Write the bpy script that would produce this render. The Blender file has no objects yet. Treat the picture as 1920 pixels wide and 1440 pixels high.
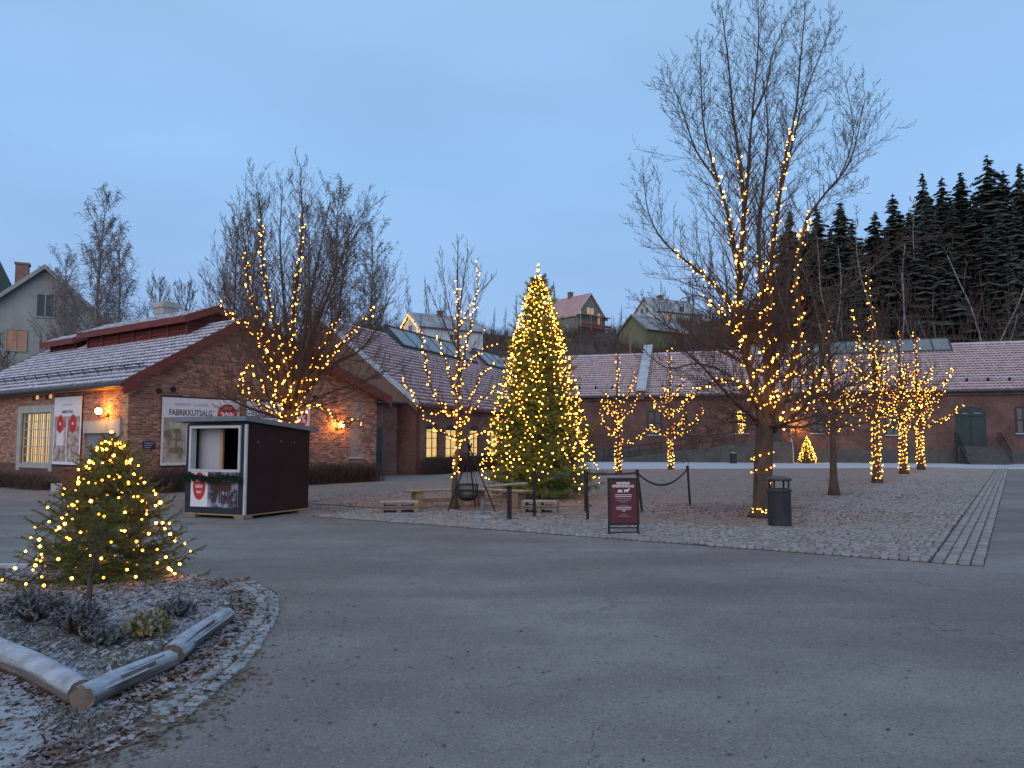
import bpy, math, random
import numpy as np
from mathutils import Vector, Matrix

# ------------------------------------------------------------------ camera
sc = bpy.context.scene
F, CX, CY, HZ, EYE = 1440.0, 960.0, 720.0, 831.0, 1.6
PITCH = math.atan((HZ - CY) / F)
cam_d = bpy.data.cameras.new('camera'); cam = bpy.data.objects.new('camera', cam_d)
sc.collection.objects.link(cam)
cam.location = (0, 0, EYE); cam.rotation_euler = (math.radians(90) + PITCH, 0, 0)
cam_d.sensor_width = 36.0; cam_d.lens = 36.0 * F / 1920.0
cam_d.clip_start = 0.05; cam_d.clip_end = 3000
sc.camera = cam
# ------------------------------------------------------------------ sky (blue hour under thin even cloud)
SUN_EL, SUN_AZ = 16.0, 196.0          # after-glow stands behind the camera
world = bpy.data.worlds.new('World'); sc.world = world; world.use_nodes = True
wt = world.node_tree; wt.nodes.clear()
w_out = wt.nodes.new('ShaderNodeOutputWorld'); w_bg = wt.nodes.new('ShaderNodeBackground')
w_sky = wt.nodes.new('ShaderNodeTexSky'); w_sky.sky_type = 'NISHITA'; w_sky.sun_disc = False
w_sky.sun_elevation = math.radians(2.0); w_sky.sun_rotation = math.radians(SUN_AZ)
w_sky.altitude = 200; w_sky.air_density = 1.0; w_sky.dust_density = 1.5; w_sky.ozone_density = 4.0
w_tc = wt.nodes.new('ShaderNodeTexCoord'); w_sep = wt.nodes.new('ShaderNodeSeparateXYZ')
w_rmp = wt.nodes.new('ShaderNodeValToRGB')
w_rmp.color_ramp.elements[0].position = 0.0; w_rmp.color_ramp.elements[0].color = (0.385, 0.490, 0.735, 1)
w_rmp.color_ramp.elements[1].position = 1.0; w_rmp.color_ramp.elements[1].color = (0.38, 0.54, 0.77, 1)
for p_, c_ in ((0.13, (0.330, 0.515, 0.830, 1)), (0.34, (0.325, 0.575, 0.94, 1)), (0.6, (0.36, 0.585, 0.92, 1))):
    e_ = w_rmp.color_ramp.elements.new(p_); e_.color = c_
w_nz = wt.nodes.new('ShaderNodeTexNoise'); w_nz.inputs['Scale'].default_value = 1.6
w_nz.inputs['Detail'].default_value = 3.0
w_map = wt.nodes.new('ShaderNodeMapping'); w_map.inputs['Scale'].default_value = (1, 1, 3.5)
w_mr = wt.nodes.new('ShaderNodeMapRange')
w_mr.inputs['From Min'].default_value = 0.3; w_mr.inputs['From Max'].default_value = 0.7
w_mr.inputs['To Min'].default_value = 0.90; w_mr.inputs['To Max'].default_value = 1.08
w_mul = wt.nodes.new('ShaderNodeVectorMath'); w_mul.operation = 'SCALE'
w_sk = wt.nodes.new('ShaderNodeVectorMath'); w_sk.operation = 'SCALE'; w_sk.inputs['Scale'].default_value = 0.10
w_mix = wt.nodes.new('ShaderNodeMix'); w_mix.data_type = 'RGBA'; w_mix.inputs[0].default_value = 0.88
L_ = wt.links.new
L_(w_tc.outputs['Generated'], w_sep.inputs[0]); L_(w_sep.outputs['Z'], w_rmp.inputs[0])
L_(w_tc.outputs['Generated'], w_map.inputs[0]); L_(w_map.outputs[0], w_nz.inputs['Vector'])
L_(w_nz.outputs['Fac'], w_mr.inputs['Value'])
L_(w_rmp.outputs[0], w_mul.inputs[0]); L_(w_mr.outputs[0], w_mul.inputs['Scale'])
L_(w_sky.outputs[0], w_sk.inputs[0])
L_(w_sk.outputs[0], w_mix.inputs[6]); L_(w_mul.outputs[0], w_mix.inputs[7])
L_(w_mix.outputs[2], w_bg.inputs[0]); w_bg.inputs[1].default_value = 1.0
L_(w_bg.outputs[0], w_out.inputs[0])
# one very soft, low sun standing for the after-glow behind the cloud
sun_d = bpy.data.lights.new('sun', 'SUN'); sun = bpy.data.objects.new('sun', sun_d)
sc.collection.objects.link(sun)
sun_d.energy = 1.4; sun_d.angle = math.radians(70); sun_d.color = (1.0, 0.80, 0.66)
_az = math.radians(SUN_AZ); _el = math.radians(SUN_EL)
_sd = Vector((math.sin(_az) * math.cos(_el), math.cos(_az) * math.cos(_el), math.sin(_el)))
sun.rotation_euler = _sd.to_track_quat('Z', 'Y').to_euler()
sc.view_settings.view_transform = 'Standard'; sc.view_settings.look = 'None'
sc.view_settings.exposure = 0.08; sc.view_settings.gamma = 1.0
sc.view_settings.use_curve_mapping = False
sc.render.engine = 'CYCLES'
sc.cycles.use_denoising = True
try: sc.cycles.denoiser = 'OPENIMAGEDENOISE'
except Exception: pass
sc.cycles.max_bounces = 5; sc.cycles.diffuse_bounces = 2; sc.cycles.glossy_bounces = 2
sc.cycles.transparent_max_bounces = 8; sc.cycles.caustics_reflective = False; sc.cycles.caustics_refractive = False
sc.cycles.sample_clamp_indirect = 4.0
sc.cycles.use_light_tree = True
sc.render.film_transparent = False

# ------------------------------------------------------------------ helpers
COL = sc.collection
RND = random.Random(7)
NPR = np.random.default_rng(11)
_cp, _sp = math.cos(PITCH), math.sin(PITCH)

def ray(px, py):
    x, z = (px - CX) / F, (CY - py) / F
    return Vector((x, _cp - z * _sp, _sp + z * _cp))
def at(px, py, Y):
    d = ray(px, py); return Vector((0, 0, EYE)) + d * (Y / d.y)
def G(px, py, z=0.0):
    d = ray(px, py); return Vector((0, 0, EYE)) + d * ((z - EYE) / d.z)

class Frame:
    """a place's own axes: origin on the ground, turned by ang about the vertical"""
    def __init__(s, ox, oy, ang):
        s.o = Vector((ox, oy, 0)); s.ang = ang
        s.X = Vector((math.cos(ang), math.sin(ang), 0)); s.Y = Vector((-math.sin(ang), math.cos(ang), 0))
    def w(s, x, y, z=0.0): return s.o + s.X * x + s.Y * y + Vector((0, 0, z))
    def l(s, p):
        d = Vector(p) - s.o; return Vector((d.dot(s.X), d.dot(s.Y), d.z))
    def on_y(s, px, py, y=0.0):
        d = ray(px, py); c = Vector((0, 0, EYE)) - s.o
        t = (y - c.dot(s.Y)) / d.dot(s.Y); p = c + d * t
        return p.dot(s.X), p.z
    def on_x(s, px, py, x=0.0):
        d = ray(px, py); c = Vector((0, 0, EYE)) - s.o
        t = (x - c.dot(s.X)) / d.dot(s.X); p = c + d * t
        return p.dot(s.Y), p.z

def tag(o, label=None, cat=None, group=None, kind=None):
    if label: o['label'] = label
    if cat: o['category'] = cat
    if group: o['group'] = group
    if kind: o['kind'] = kind
    return o
def empty(name, loc, rz=0.0):
    o = bpy.data.objects.new(name, None); COL.objects.link(o)
    o.empty_display_size = 0.3
    o.location = loc; o.rotation_euler = (0, 0, rz); return o
def thing(name, label, cat, loc=(0, 0, 0), rz=0.0, group=None):
    return tag(empty(name, loc, rz), label, cat, group)
def link(name, me, parent=None, world=False):
    o = bpy.data.objects.new(name, me); COL.objects.link(o)
    if parent is not None:
        o.parent = parent
        if world: o.location = -Vector(parent.location)
    return o

def np_mesh(name, V, Fc, mat=None, tint=None, smooth=False):
    V = np.ascontiguousarray(V, dtype=np.float32); Fc = np.ascontiguousarray(Fc, dtype=np.int32)
    me = bpy.data.meshes.new(name)
    me.vertices.add(len(V)); me.vertices.foreach_set('co', V.ravel())
    k = Fc.shape[1]
    me.loops.add(Fc.size); me.loops.foreach_set('vertex_index', Fc.ravel())
    me.polygons.add(len(Fc)); me.polygons.foreach_set('loop_start', np.arange(0, Fc.size, k, dtype=np.int32))
    if smooth: me.polygons.foreach_set('use_smooth', np.ones(len(Fc), dtype=bool))
    me.update(calc_edges=True)
    if tint is not None:
        a = me.attributes.new('tint', 'FLOAT', 'FACE'); a.data.foreach_set('value', np.ascontiguousarray(tint, dtype=np.float32))
    if mat: me.materials.append(mat)
    return me

class MB:
    """collects simple solids; build() links them as one mesh object"""
    def __init__(s): s.v = []; s.f = []; s.m = []
    def add(s, vs, fs, mi=0):
        b = len(s.v); s.v += [tuple(v) for v in vs]
        s.f += [tuple(i + b for i in f) for f in fs]; s.m += [mi] * len(fs); return s
    def box(s, x0, x1, y0, y1, z0, z1, mi=0, M=None):
        vs = [Vector(p) for p in ((x0,y0,z0),(x1,y0,z0),(x1,y1,z0),(x0,y1,z0),(x0,y0,z1),(x1,y0,z1),(x1,y1,z1),(x0,y1,z1))]
        if M is not None: vs = [M @ v for v in vs]
        return s.add(vs, [(0,3,2,1),(4,5,6,7),(0,1,5,4),(1,2,6,5),(2,3,7,6),(3,0,4,7)], mi)
    def bbox(s, x0, x1, y0, y1, z0, z1, c=0.01, mi=0, M=None):
        """box with its long edges chamfered"""
        vs = []
        for z, e in ((z0, c), (z0 + c, 0), (z1 - c, 0), (z1, c)):
            a0, a1, b0, b1 = x0 + e, x1 - e, y0 + e, y1 - e
            vs += [(a0,b0,z),(a1,b0,z),(a1,b1,z),(a0,b1,z)]
        vs = [Vector(p) for p in vs]
        if M is not None: vs = [M @ v for v in vs]
        fs = [(0,3,2,1),(12,13,14,15)]
        for k in range(3):
            for i in range(4):
                j = (i + 1) % 4; fs.append((4*k+i, 4*k+j, 4*k+4+j, 4*k+4+i))
        return s.add(vs, fs, mi)
    def prism(s, poly, vec, mi=0):
        """polygon (3-D points) pushed along vec"""
        n = len(poly); a = [Vector(p) for p in poly]; b = [p + Vector(vec) for p in a]
        fs = [tuple(range(n))[::-1], tuple(range(n, 2 * n))] + [(i, (i+1) % n, n + (i+1) % n, n + i) for i in range(n)]
        return s.add(a + b, fs, mi)
    def quad(s, a, b, c, d, mi=0): return s.add([a, b, c, d], [(0, 1, 2, 3)], mi)
    def tube(s, pts, rad, n=8, mi=0, cap=True):
        pts = [Vector(p) for p in pts]
        if not hasattr(rad, '__len__'): rad = [rad] * len(pts)
        vs, fs = [], []; ref = None
        for i, p in enumerate(pts):
            t = (pts[min(i+1, len(pts)-1)] - pts[max(i-1, 0)]).normalized()
            if ref is None: ref = Vector((1, 0, 0)) if abs(t.x) < .8 else Vector((0, 1, 0))
            e1 = (ref - t * ref.dot(t)).normalized(); e2 = t.cross(e1); ref = e1
            for k in range(n):
                a = 2 * math.pi * k / n; vs.append(p + (e1 * math.cos(a) + e2 * math.sin(a)) * rad[i])
        for i in range(len(pts) - 1):
            for k in range(n):
                k2 = (k + 1) % n; fs.append((i*n+k, i*n+k2, i*n+n+k2, i*n+n+k))
        if cap: fs += [tuple(range(n))[::-1], tuple(range((len(pts)-1)*n, len(pts)*n))]
        return s.add(vs, fs, mi)
    def lathe(s, prof, c=(0, 0, 0), n=20, mi=0):
        vs, fs = [], []; c = Vector(c)
        for r, z in prof:
            for k in range(n):
                a = 2 * math.pi * k / n; vs.append(c + Vector((r * math.cos(a), r * math.sin(a), z)))
        for i in range(len(prof) - 1):
            for k in range(n):
                k2 = (k + 1) % n; fs.append((i*n+k, i*n+k2, i*n+n+k2, i*n+n+k))
        fs += [tuple(range(n))[::-1], tuple(range((len(prof)-1)*n, len(prof)*n))]
        return s.add(vs, fs, mi)
    def build(s, name, mats, parent=None, world=False, smooth=False):
        me = bpy.data.meshes.new(name); me.from_pydata(s.v, [], s.f)
        if not isinstance(mats, (list, tuple)): mats = [mats]
        for m in mats: me.materials.append(m)
        me.polygons.foreach_set('material_index', np.array(s.m, dtype=np.int32))
        if smooth: me.polygons.foreach_set('use_smooth', np.ones(len(s.f), dtype=bool))
        me.update()
        return link(name, me, parent, world)

def segs_arrays(P0, P1, R0, R1, n=3):
    """many loose tapered rods at once"""
    P0, P1 = np.asarray(P0, float), np.asarray(P1, float); R0, R1 = np.asarray(R0, float), np.asarray(R1, float)
    d = P1 - P0; L = np.linalg.norm(d, axis=1, keepdims=True); L[L < 1e-9] = 1e-9; d = d / L
    ref = np.where(np.abs(d[:, 2:3]) < .9, np.array([[0, 0, 1.0]]), np.array([[1.0, 0, 0]]))
    e1 = np.cross(d, ref); e1 /= np.linalg.norm(e1, axis=1, keepdims=True); e2 = np.cross(d, e1)
    m = len(P0); V = np.zeros((m, 2 * n, 3))
    for k in range(n):
        a = 2 * math.pi * k / n; o = e1 * math.cos(a) + e2 * math.sin(a)
        V[:, k] = P0 + o * R0[:, None]; V[:, n + k] = P1 + o * R1[:, None]
    q = np.array([[k, (k+1) % n, n + (k+1) % n, n + k] for k in range(n)])
    Fc = (np.arange(m)[:, None, None] * 2 * n + q[None]).reshape(-1, 4)
    return V.reshape(-1, 3), Fc

# ------------------------------------------------------------------ materials
MATS = {}
def pmat(name, c1, c2=None, scale=4.0, detail=5.0, rough=0.85, bump=0.0, bscale=None, frost=0.0, fscale=6.0, fmin=.45,
         tint=False, metal=0.0, spec=0.25, stretch=(1, 1, 1), emit=None, estr=0.0, frost_col=(0.60, 0.63, 0.68), fz=(0.35, 0.8), lo=.3, hi=.7):
    m = bpy.data.materials.new(name); m.use_nodes = True; nt = m.node_tree; N, L = nt.nodes, nt.links.new
    b = N['Principled BSDF']; b.inputs['Roughness'].default_value = rough; b.inputs['Metallic'].default_value = metal
    b.inputs['Specular IOR Level'].default_value = spec
    tc = N.new('ShaderNodeTexCoord'); mp = N.new('ShaderNodeMapping'); mp.inputs['Scale'].default_value = stretch
    L(tc.outputs['Object'], mp.inputs[0])
    nz = N.new('ShaderNodeTexNoise'); nz.inputs['Scale'].default_value = scale; nz.inputs['Detail'].default_value = detail
    nz.inputs['Roughness'].default_value = .6
    L(mp.outputs[0], nz.inputs['Vector'])
    mr = N.new('ShaderNodeMapRange'); mr.inputs['From Min'].default_value = lo; mr.inputs['From Max'].default_value = hi
    L(nz.outputs['Fac'], mr.inputs['Value'])
    mx = N.new('ShaderNodeMix'); mx.data_type = 'RGBA'
    mx.inputs[6].default_value = (*c1, 1); mx.inputs[7].default_value = (*(c2 or c1), 1)
    L(mr.outputs[0], mx.inputs[0]); col = mx.outputs[2]
    if tint:
        at_ = N.new('ShaderNodeAttribute'); at_.attribute_name = 'tint'
        vm = N.new('ShaderNodeVectorMath'); vm.operation = 'SCALE'
        L(col, vm.inputs[0]); L(at_.outputs['Fac'], vm.inputs['Scale']); col = vm.outputs[0]
    if frost > 0:
        ge = N.new('ShaderNodeNewGeometry'); sx = N.new('ShaderNodeSeparateXYZ'); L(ge.outputs['Normal'], sx.inputs[0])
        zr = N.new('ShaderNodeMapRange'); zr.inputs['From Min'].default_value = fz[0]; zr.inputs['From Max'].default_value = fz[1]
        L(sx.outputs['Z'], zr.inputs['Value'])
        fn = N.new('ShaderNodeTexNoise'); fn.inputs['Scale'].default_value = fscale; fn.inputs['Detail'].default_value = 6
        L(tc.outputs['Object'], fn.inputs['Vector'])
        fr = N.new('ShaderNodeMapRange'); fr.inputs['From Min'].default_value = .32; fr.inputs['From Max'].default_value = .62
        fr.inputs['To Min'].default_value = frost * fmin; fr.inputs['To Max'].default_value = frost
        L(fn.outputs['Fac'], fr.inputs['Value'])
        mu = N.new('ShaderNodeMath'); mu.operation = 'MULTIPLY'; L(zr.outputs[0], mu.inputs[0]); L(fr.outputs[0], mu.inputs[1])
        m2 = N.new('ShaderNodeMix'); m2.data_type = 'RGBA'; L(mu.outputs[0], m2.inputs[0]); L(col, m2.inputs[6])
        m2.inputs[7].default_value = (*frost_col, 1); col = m2.outputs[2]
    L(col, b.inputs['Base Color'])
    if bump > 0:
        bn = N.new('ShaderNodeTexNoise'); bn.inputs['Scale'].default_value = bscale or scale * 4; bn.inputs['Detail'].default_value = 6
        L(mp.outputs[0], bn.inputs['Vector'])
        bp = N.new('ShaderNodeBump'); bp.inputs['Strength'].default_value = bump; bp.inputs['Distance'].default_value = .02
        L(bn.outputs['Fac'], bp.inputs['Height']); L(bp.outputs[0], b.inputs['Normal'])
    if emit:
        b.inputs['Emission Color'].default_value = (*emit, 1); b.inputs['Emission Strength'].default_value = estr
    MATS[name] = m; return m
def emat(name, col, s, vary=False):
    m = bpy.data.materials.new(name); m.use_nodes = True; nt = m.node_tree
    nt.nodes.clear(); o = nt.nodes.new('ShaderNodeOutputMaterial'); e = nt.nodes.new('ShaderNodeEmission')
    e.inputs[0].default_value = (*col, 1); e.inputs[1].default_value = s; nt.links.new(e.outputs[0], o.inputs[0])
    if vary:                                        # bulbs of one string differ in brightness
        a = nt.nodes.new('ShaderNodeAttribute'); a.attribute_name = 'tint'; u = nt.nodes.new('ShaderNodeMath'); u.operation = 'MULTIPLY'; u.inputs[1].default_value = s
        nt.links.new(a.outputs['Fac'], u.inputs[0]); nt.links.new(u.outputs[0], e.inputs[1])
    MATS[name] = m; return m
def brick_mat(name, ca, cb, mortar, scale=1.0):
    m = bpy.data.materials.new(name); m.use_nodes = True; nt = m.node_tree; N, L = nt.nodes, nt.links.new
    b = N['Principled BSDF']; b.inputs['Roughness'].default_value = .9; b.inputs['Specular IOR Level'].default_value = .15
    tc = N.new('ShaderNodeTexCoord'); sx = N.new('ShaderNodeSeparateXYZ'); L(tc.outputs['Object'], sx.inputs[0])
    ad = N.new('ShaderNodeMath'); ad.operation = 'ADD'; L(sx.outputs['X'], ad.inputs[0]); L(sx.outputs['Y'], ad.inputs[1])
    cb_ = N.new('ShaderNodeCombineXYZ'); L(ad.outputs[0], cb_.inputs[0]); L(sx.outputs['Z'], cb_.inputs[1])
    br = N.new('ShaderNodeTexBrick'); L(cb_.outputs[0], br.inputs['Vector'])
    br.inputs['Color1'].default_value = (*ca, 1); br.inputs['Color2'].default_value = (*cb, 1); br.inputs['Mortar'].default_value = (*mortar, 1)
    br.inputs['Scale'].default_value = scale; br.inputs['Brick Width'].default_value = .25; br.inputs['Row Height'].default_value = .077
    br.inputs['Mortar Size'].default_value = .008; br.inputs['Bias'].default_value = -.1
    nz = N.new('ShaderNodeTexNoise'); nz.inputs['Scale'].default_value = .7; nz.inputs['Detail'].default_value = 6; nz.inputs['Roughness'].default_value = .65
    L(tc.outputs['Object'], nz.inputs['Vector'])
    mr = N.new('ShaderNodeMapRange'); mr.inputs['From Min'].default_value = .25; mr.inputs['From Max'].default_value = .75
    mr.inputs['To Min'].default_value = .5; mr.inputs['To Max'].default_value = 1.4; L(nz.outputs['Fac'], mr.inputs['Value'])
    vm = N.new('ShaderNodeVectorMath'); vm.operation = 'SCALE'; L(br.outputs['Color'], vm.inputs[0]); L(mr.outputs[0], vm.inputs['Scale'])
    L(vm.outputs[0], b.inputs['Base Color'])
    bp = N.new('ShaderNodeBump'); bp.inputs['Strength'].default_value = .5; bp.inputs['Distance'].default_value = .01; bp.invert = True
    L(br.outputs['Fac'], bp.inputs['Height']); L(bp.outputs[0], b.inputs['Normal'])
    MATS[name] = m; return m

def asphalt_mat():
    m = bpy.data.materials.new('asphalt'); m.use_nodes = True; nt = m.node_tree; N, L = nt.nodes, nt.links.new
    b = N['Principled BSDF']; b.inputs['Roughness'].default_value = .9; b.inputs['Specular IOR Level'].default_value = .2
    tc = N.new('ShaderNodeTexCoord')
    def noise(s, d, r=.6):
        n = N.new('ShaderNodeTexNoise'); n.inputs['Scale'].default_value = s; n.inputs['Detail'].default_value = d
        n.inputs['Roughness'].default_value = r; L(tc.outputs['Object'], n.inputs['Vector']); return n
    def mrange(src, a, b_, c, d):
        n = N.new('ShaderNodeMapRange'); n.inputs['From Min'].default_value = a; n.inputs['From Max'].default_value = b_
        n.inputs['To Min'].default_value = c; n.inputs['To Max'].default_value = d; L(src, n.inputs['Value']); return n.outputs[0]
    def mix(f, a, b_):
        n = N.new('ShaderNodeMix'); n.data_type = 'RGBA'
        if hasattr(f, 'links'): L(f, n.inputs[0])
        else: n.inputs[0].default_value = f
        for i, v in ((6, a), (7, b_)):
            if hasattr(v, 'links'): L(v, n.inputs[i])
            else: n.inputs[i].default_value = (*v, 1)
        return n.outputs[2]
    big = noise(.22, 5); mid = noise(1.6, 6, .7); fine = noise(60, 4, .8)
    col = mix(mrange(big.outputs['Fac'], .40, .60, 0, 1), (.190, .165, .148), (.270, .248, .222))
    col = mix(mrange(mid.outputs['Fac'], .45, .75, 0, .65), col, (.165, .145, .135))
    # worn wheel paths and damp streaks across the yard
    smp = N.new('ShaderNodeMapping'); smp.inputs['Scale'].default_value = (.16, 1.1, 1); smp.inputs['Rotation'].default_value = (0, 0, .5); L(tc.outputs['Object'], smp.inputs[0])
    st = N.new('ShaderNodeTexNoise'); st.inputs['Scale'].default_value = 1.0; st.inputs['Detail'].default_value = 5; L(smp.outputs[0], st.inputs['Vector'])
    col = mix(mrange(st.outputs['Fac'], .50, .68, 0, .55), col, (.150, .128, .118)); col = mix(mrange(st.outputs['Fac'], .30, .42, .40, 0), col, (.29, .275, .26))
    # aggregate: small pale and dark stones
    vo = N.new('ShaderNodeTexVoronoi'); vo.inputs['Scale'].default_value = 75; L(tc.outputs['Object'], vo.inputs['Vector'])
    sep = N.new('ShaderNodeSeparateColor'); L(vo.outputs['Color'], sep.inputs[0])
    col = mix(mrange(sep.outputs[0], .86, 1.0, 0, .55), col, (.34, .33, .32))
    col = mix(mrange(sep.outputs[1], .80, 1.0, 0, .6), col, (.07, .065, .07))
    # grit and frost crumbs
    v2 = N.new('ShaderNodeTexVoronoi'); v2.inputs['Scale'].default_value = 9; L(tc.outputs['Object'], v2.inputs['Vector'])
    col = mix(mrange(v2.outputs['Distance'], .03, .075, .8, 0), col, (.42, .42, .44))
    # cracks: warped cell borders, only in some places
    wv = noise(1.3, 4); sc_ = N.new('ShaderNodeVectorMath'); sc_.operation = 'SCALE'; sc_.inputs['Scale'].default_value = .9
    L(wv.outputs['Color'], sc_.inputs[0]); ad = N.new('ShaderNodeVectorMath'); ad.operation = 'ADD'
    L(tc.outputs['Object'], ad.inputs[0]); L(sc_.outputs[0], ad.inputs[1])
    v3 = N.new('ShaderNodeTexVoronoi'); v3.feature = 'DISTANCE_TO_EDGE'; v3.inputs['Scale'].default_value = .75; L(ad.outputs[0], v3.inputs['Vector'])
    cr = mrange(v3.outputs['Distance'], .001, .008, .6, 0); cm = mrange(noise(.35, 2).outputs['Fac'], .52, .62, 0, 1)
    mu = N.new('ShaderNodeMath'); mu.operation = 'MULTIPLY'; L(cr, mu.inputs[0]); L(cm, mu.inputs[1])
    col = mix(mu.outputs[0], col, (.045, .04, .04))
    L(col, b.inputs['Base Color'])
    bp = N.new('ShaderNodeBump'); bp.inputs['Strength'].default_value = .35; bp.inputs['Distance'].default_value = .006
    L(fine.outputs['Fac'], bp.inputs['Height']); L(bp.outputs[0], b.inputs['Normal'])
    MATS['asphalt'] = m; return m

asphalt_mat()
pmat('gravel', (.170, .108, .074), (.285, .205, .155), 3.0, 8, .95, .5, 60, frost=.12, fscale=1.5)
pmat('litter_ground', (.13, .085, .055), (.24, .18, .14), 5, 8, .95, .5, 40)
pmat('sett_stone', (.21, .182, .162), (.32, .285, .255), 14, 5, .85, .3, 60, frost=.12, fscale=2, tint=True)
pmat('sett_joint', (.05, .043, .04), (.09, .08, .07), 20, 4, .95)
pmat('bed_sett', (.20, .215, .21), (.30, .315, .305), 14, 5, .8, .3, 60, frost=.25, fscale=2, tint=True)
pmat('frost_road', (.40, .40, .42), (.56, .57, .60), .25, 8, .9, .2, 10, stretch=(.3, 1, 1))
pmat('lane', (.20, .175, .155), (.27, .24, .21), .5, 8, .92, .3, 40)
pmat('hill_ground', (.055, .036, .028), (.11, .078, .058), .25, 8, .95, .8, 1.5)
pmat('soil', (.045, .032, .026), (.10, .075, .06), 6, 8, .95, .8, 30, frost=.55, fscale=9)
pmat('slab', (.22, .23, .23), (.31, .32, .32), 3, 6, .85, .3, 30, frost=.22, fscale=3)
pmat('brick', (.30, .135, .085), (.40, .21, .15), 9, 5, .9, .4, 50, tint=True)
pmat('mortar', (.26, .19, .155), (.36, .28, .235), 3, 6, .95, .5, 40)
brick_mat('brick_far', (.215, .098, .074), (.28, .135, .105), (.20, .155, .13))
brick_mat('brick_dark', (.140, .074, .063), (.182, .100, .086), (.145, .112, .10))
pmat('plinth', (.10, .055, .045), (.16, .09, .075), 2.5, 7, .95, .5, 20)
pmat('concrete', (.34, .32, .29), (.44, .42, .38), 2, 6, .9, .3, 20)
pmat('concrete_dark', (.065, .068, .066), (.115, .115, .108), 1.2, 6, .9, .3, 20)
pmat('stair_stone', (.09, .085, .08), (.15, .145, .135), 2, 6, .9, .3, 20, frost=.5, fscale=2)
pmat('tile_red', (.19, .145, .155), (.27, .205, .215), 3, 5, .8, frost=.96, fmin=.84, fscale=1.2, tint=True, frost_col=(.56, .62, .73), fz=(.28, .70))
pmat('tile_pink', (.235, .145, .14), (.32, .20, .19), 3, 5, .8, frost=.90, fmin=.76, fscale=.8, tint=True, frost_col=(.60, .585, .64), fz=(.28, .70))
pmat('roof_slab', (.24, .11, .085), (.30, .15, .12), 3, 5, .85, frost=.6, fscale=1.0)
pmat('oxide_red', (.135, .038, .031), (.19, .056, .046), 1.6, 5, .75, .15, 30, stretch=(1, 1, 4))
pmat('gutter', (.045, .05, .06), (.07, .075, .085), 3, 3, .5, metal=.3)
pmat('dark_clad', (.14, .085, .065), (.20, .125, .095), 2, 5, .9, stretch=(8, 8, 1))
pmat('frosted_metal', (.34, .37, .41), (.46, .49, .53), 2, 5, .6)
pmat('door_grey', (.17, .18, .205), (.20, .21, .235), 2, 4, .6)
pmat('door_green', (.025, .042, .045), (.04, .06, .062), 2, 4, .6)
pmat('dark_frame', (.03, .035, .038), None, 2, 2, .6)
pmat('white_paint', (.43, .44, .45), (.54, .55, .55), 3, 4, .6)
pmat('charcoal_paint', (.030, .032, .042), (.040, .042, .052), 2, 4, .75, spec=.15)
pmat('black_panel', (.030, .018, .017), (.040, .026, .024), 1.5, 6, .85, .1, 20, spec=.08)
pmat('grey_board', (.36, .37, .39), (.42, .43, .45), 1.2, 5, .7)
pmat('interior_dark', (.012, .010, .014), None, 2, 2, .9)
pmat('raw_wood', (.36, .22, .12), (.50, .33, .19), 3, 6, .75, .2, 20, stretch=(1, 8, 8))
pmat('old_wood', (.19, .125, .08), (.30, .21, .14), 3, 7, .8, .3, 20, stretch=(2, 14, 14), frost=.28, fscale=4)
pmat('pallet_wood', (.20, .145, .10), (.31, .235, .17), 3, 7, .85, .3, 20, stretch=(2, 10, 10), frost=.35, fscale=3)
pmat('black_metal', (.020, .019, .022), (.032, .030, .033), 4, 4, .5, metal=.2)
pmat('bin_metal', (.028, .028, .034), (.055, .055, .064), 2.5, 7, .55, .15, 12, metal=.2, frost=.12, fscale=5)
pmat('frosted_grey', (.14, .15, .165), (.20, .21, .23), 3, 5, .8, frost=.35, fscale=4)
pmat('belt', (.05, .042, .05), None, 2, 2, .8)
pmat('bark', (.060, .043, .034), (.125, .088, .065), 7, 8, .95, .9, 22, stretch=(1, 1, .35))
pmat('twig', (.075, .052, .043), (.115, .080, .064), 3, 3, .95)
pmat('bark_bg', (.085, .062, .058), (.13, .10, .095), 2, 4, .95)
pmat('twig_bg', (.17, .145, .15), (.22, .19, .195), 2, 3, .95)  # paled: the haze over distant trees is put into the twig colour
pmat('twig_slope', (.085, .068, .064), (.13, .105, .10), 1, 3, .95)
pmat('twig_scrub', (.072, .047, .041), (.118, .078, .067), .2, 3, .95)
pmat('birch_bark', (.17, .16, .155), (.34, .325, .31), 3, 6, .9, stretch=(1, 1, 3))
pmat('log_wood', (.13, .115, .10), (.27, .25, .23), 4, 8, .9, .9, 14, stretch=(1.2, 14, 14), frost=.92, fmin=.45, fscale=6, frost_col=(.54, .59, .66), fz=(.0, .6))
pmat('log_end', (.13, .10, .08), (.22, .18, .15), 8, 6, .9, .5, 30)
pmat('needle', (.060, .088, .024), (.115, .145, .040), 6, 4, .75, tint=True)  # raised and yellowed, the bulbs' golden glow mixed into the colour
pmat('needle_lit_gold', (.085, .130, .028), (.150, .190, .045), 3, 4, .7, tint=True)  # gold-green as lit by the bulbs, their light painted into the needles
pmat('needle_far', (.052, .066, .058), (.092, .108, .092), .3, 4, .9, tint=True)  # lightened towards blue, air haze painted into the spruce colour
pmat('garland', (.014, .028, .018), (.024, .042, .026), 8, 3, .85)
pmat('heather', (.060, .062, .055), (.105, .105, .095), 5, 4, .9, tint=True, frost=.4, fscale=12)
pmat('yellow_shrub', (.17, .15, .045), (.27, .22, .07), 7, 4, .85, tint=True, frost=.35, fscale=12)
pmat('dead_leaf', (.10, .062, .042), (.17, .110, .072), 1.2, 3, .9, tint=True)
pmat('frost_leaf', (.11, .065, .045), (.22, .14, .10), 2.5, 3, .9, tint=True, frost=.80, fmin=.12, fscale=7, frost_col=(.46, .49, .55), fz=(.60, .99))
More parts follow.
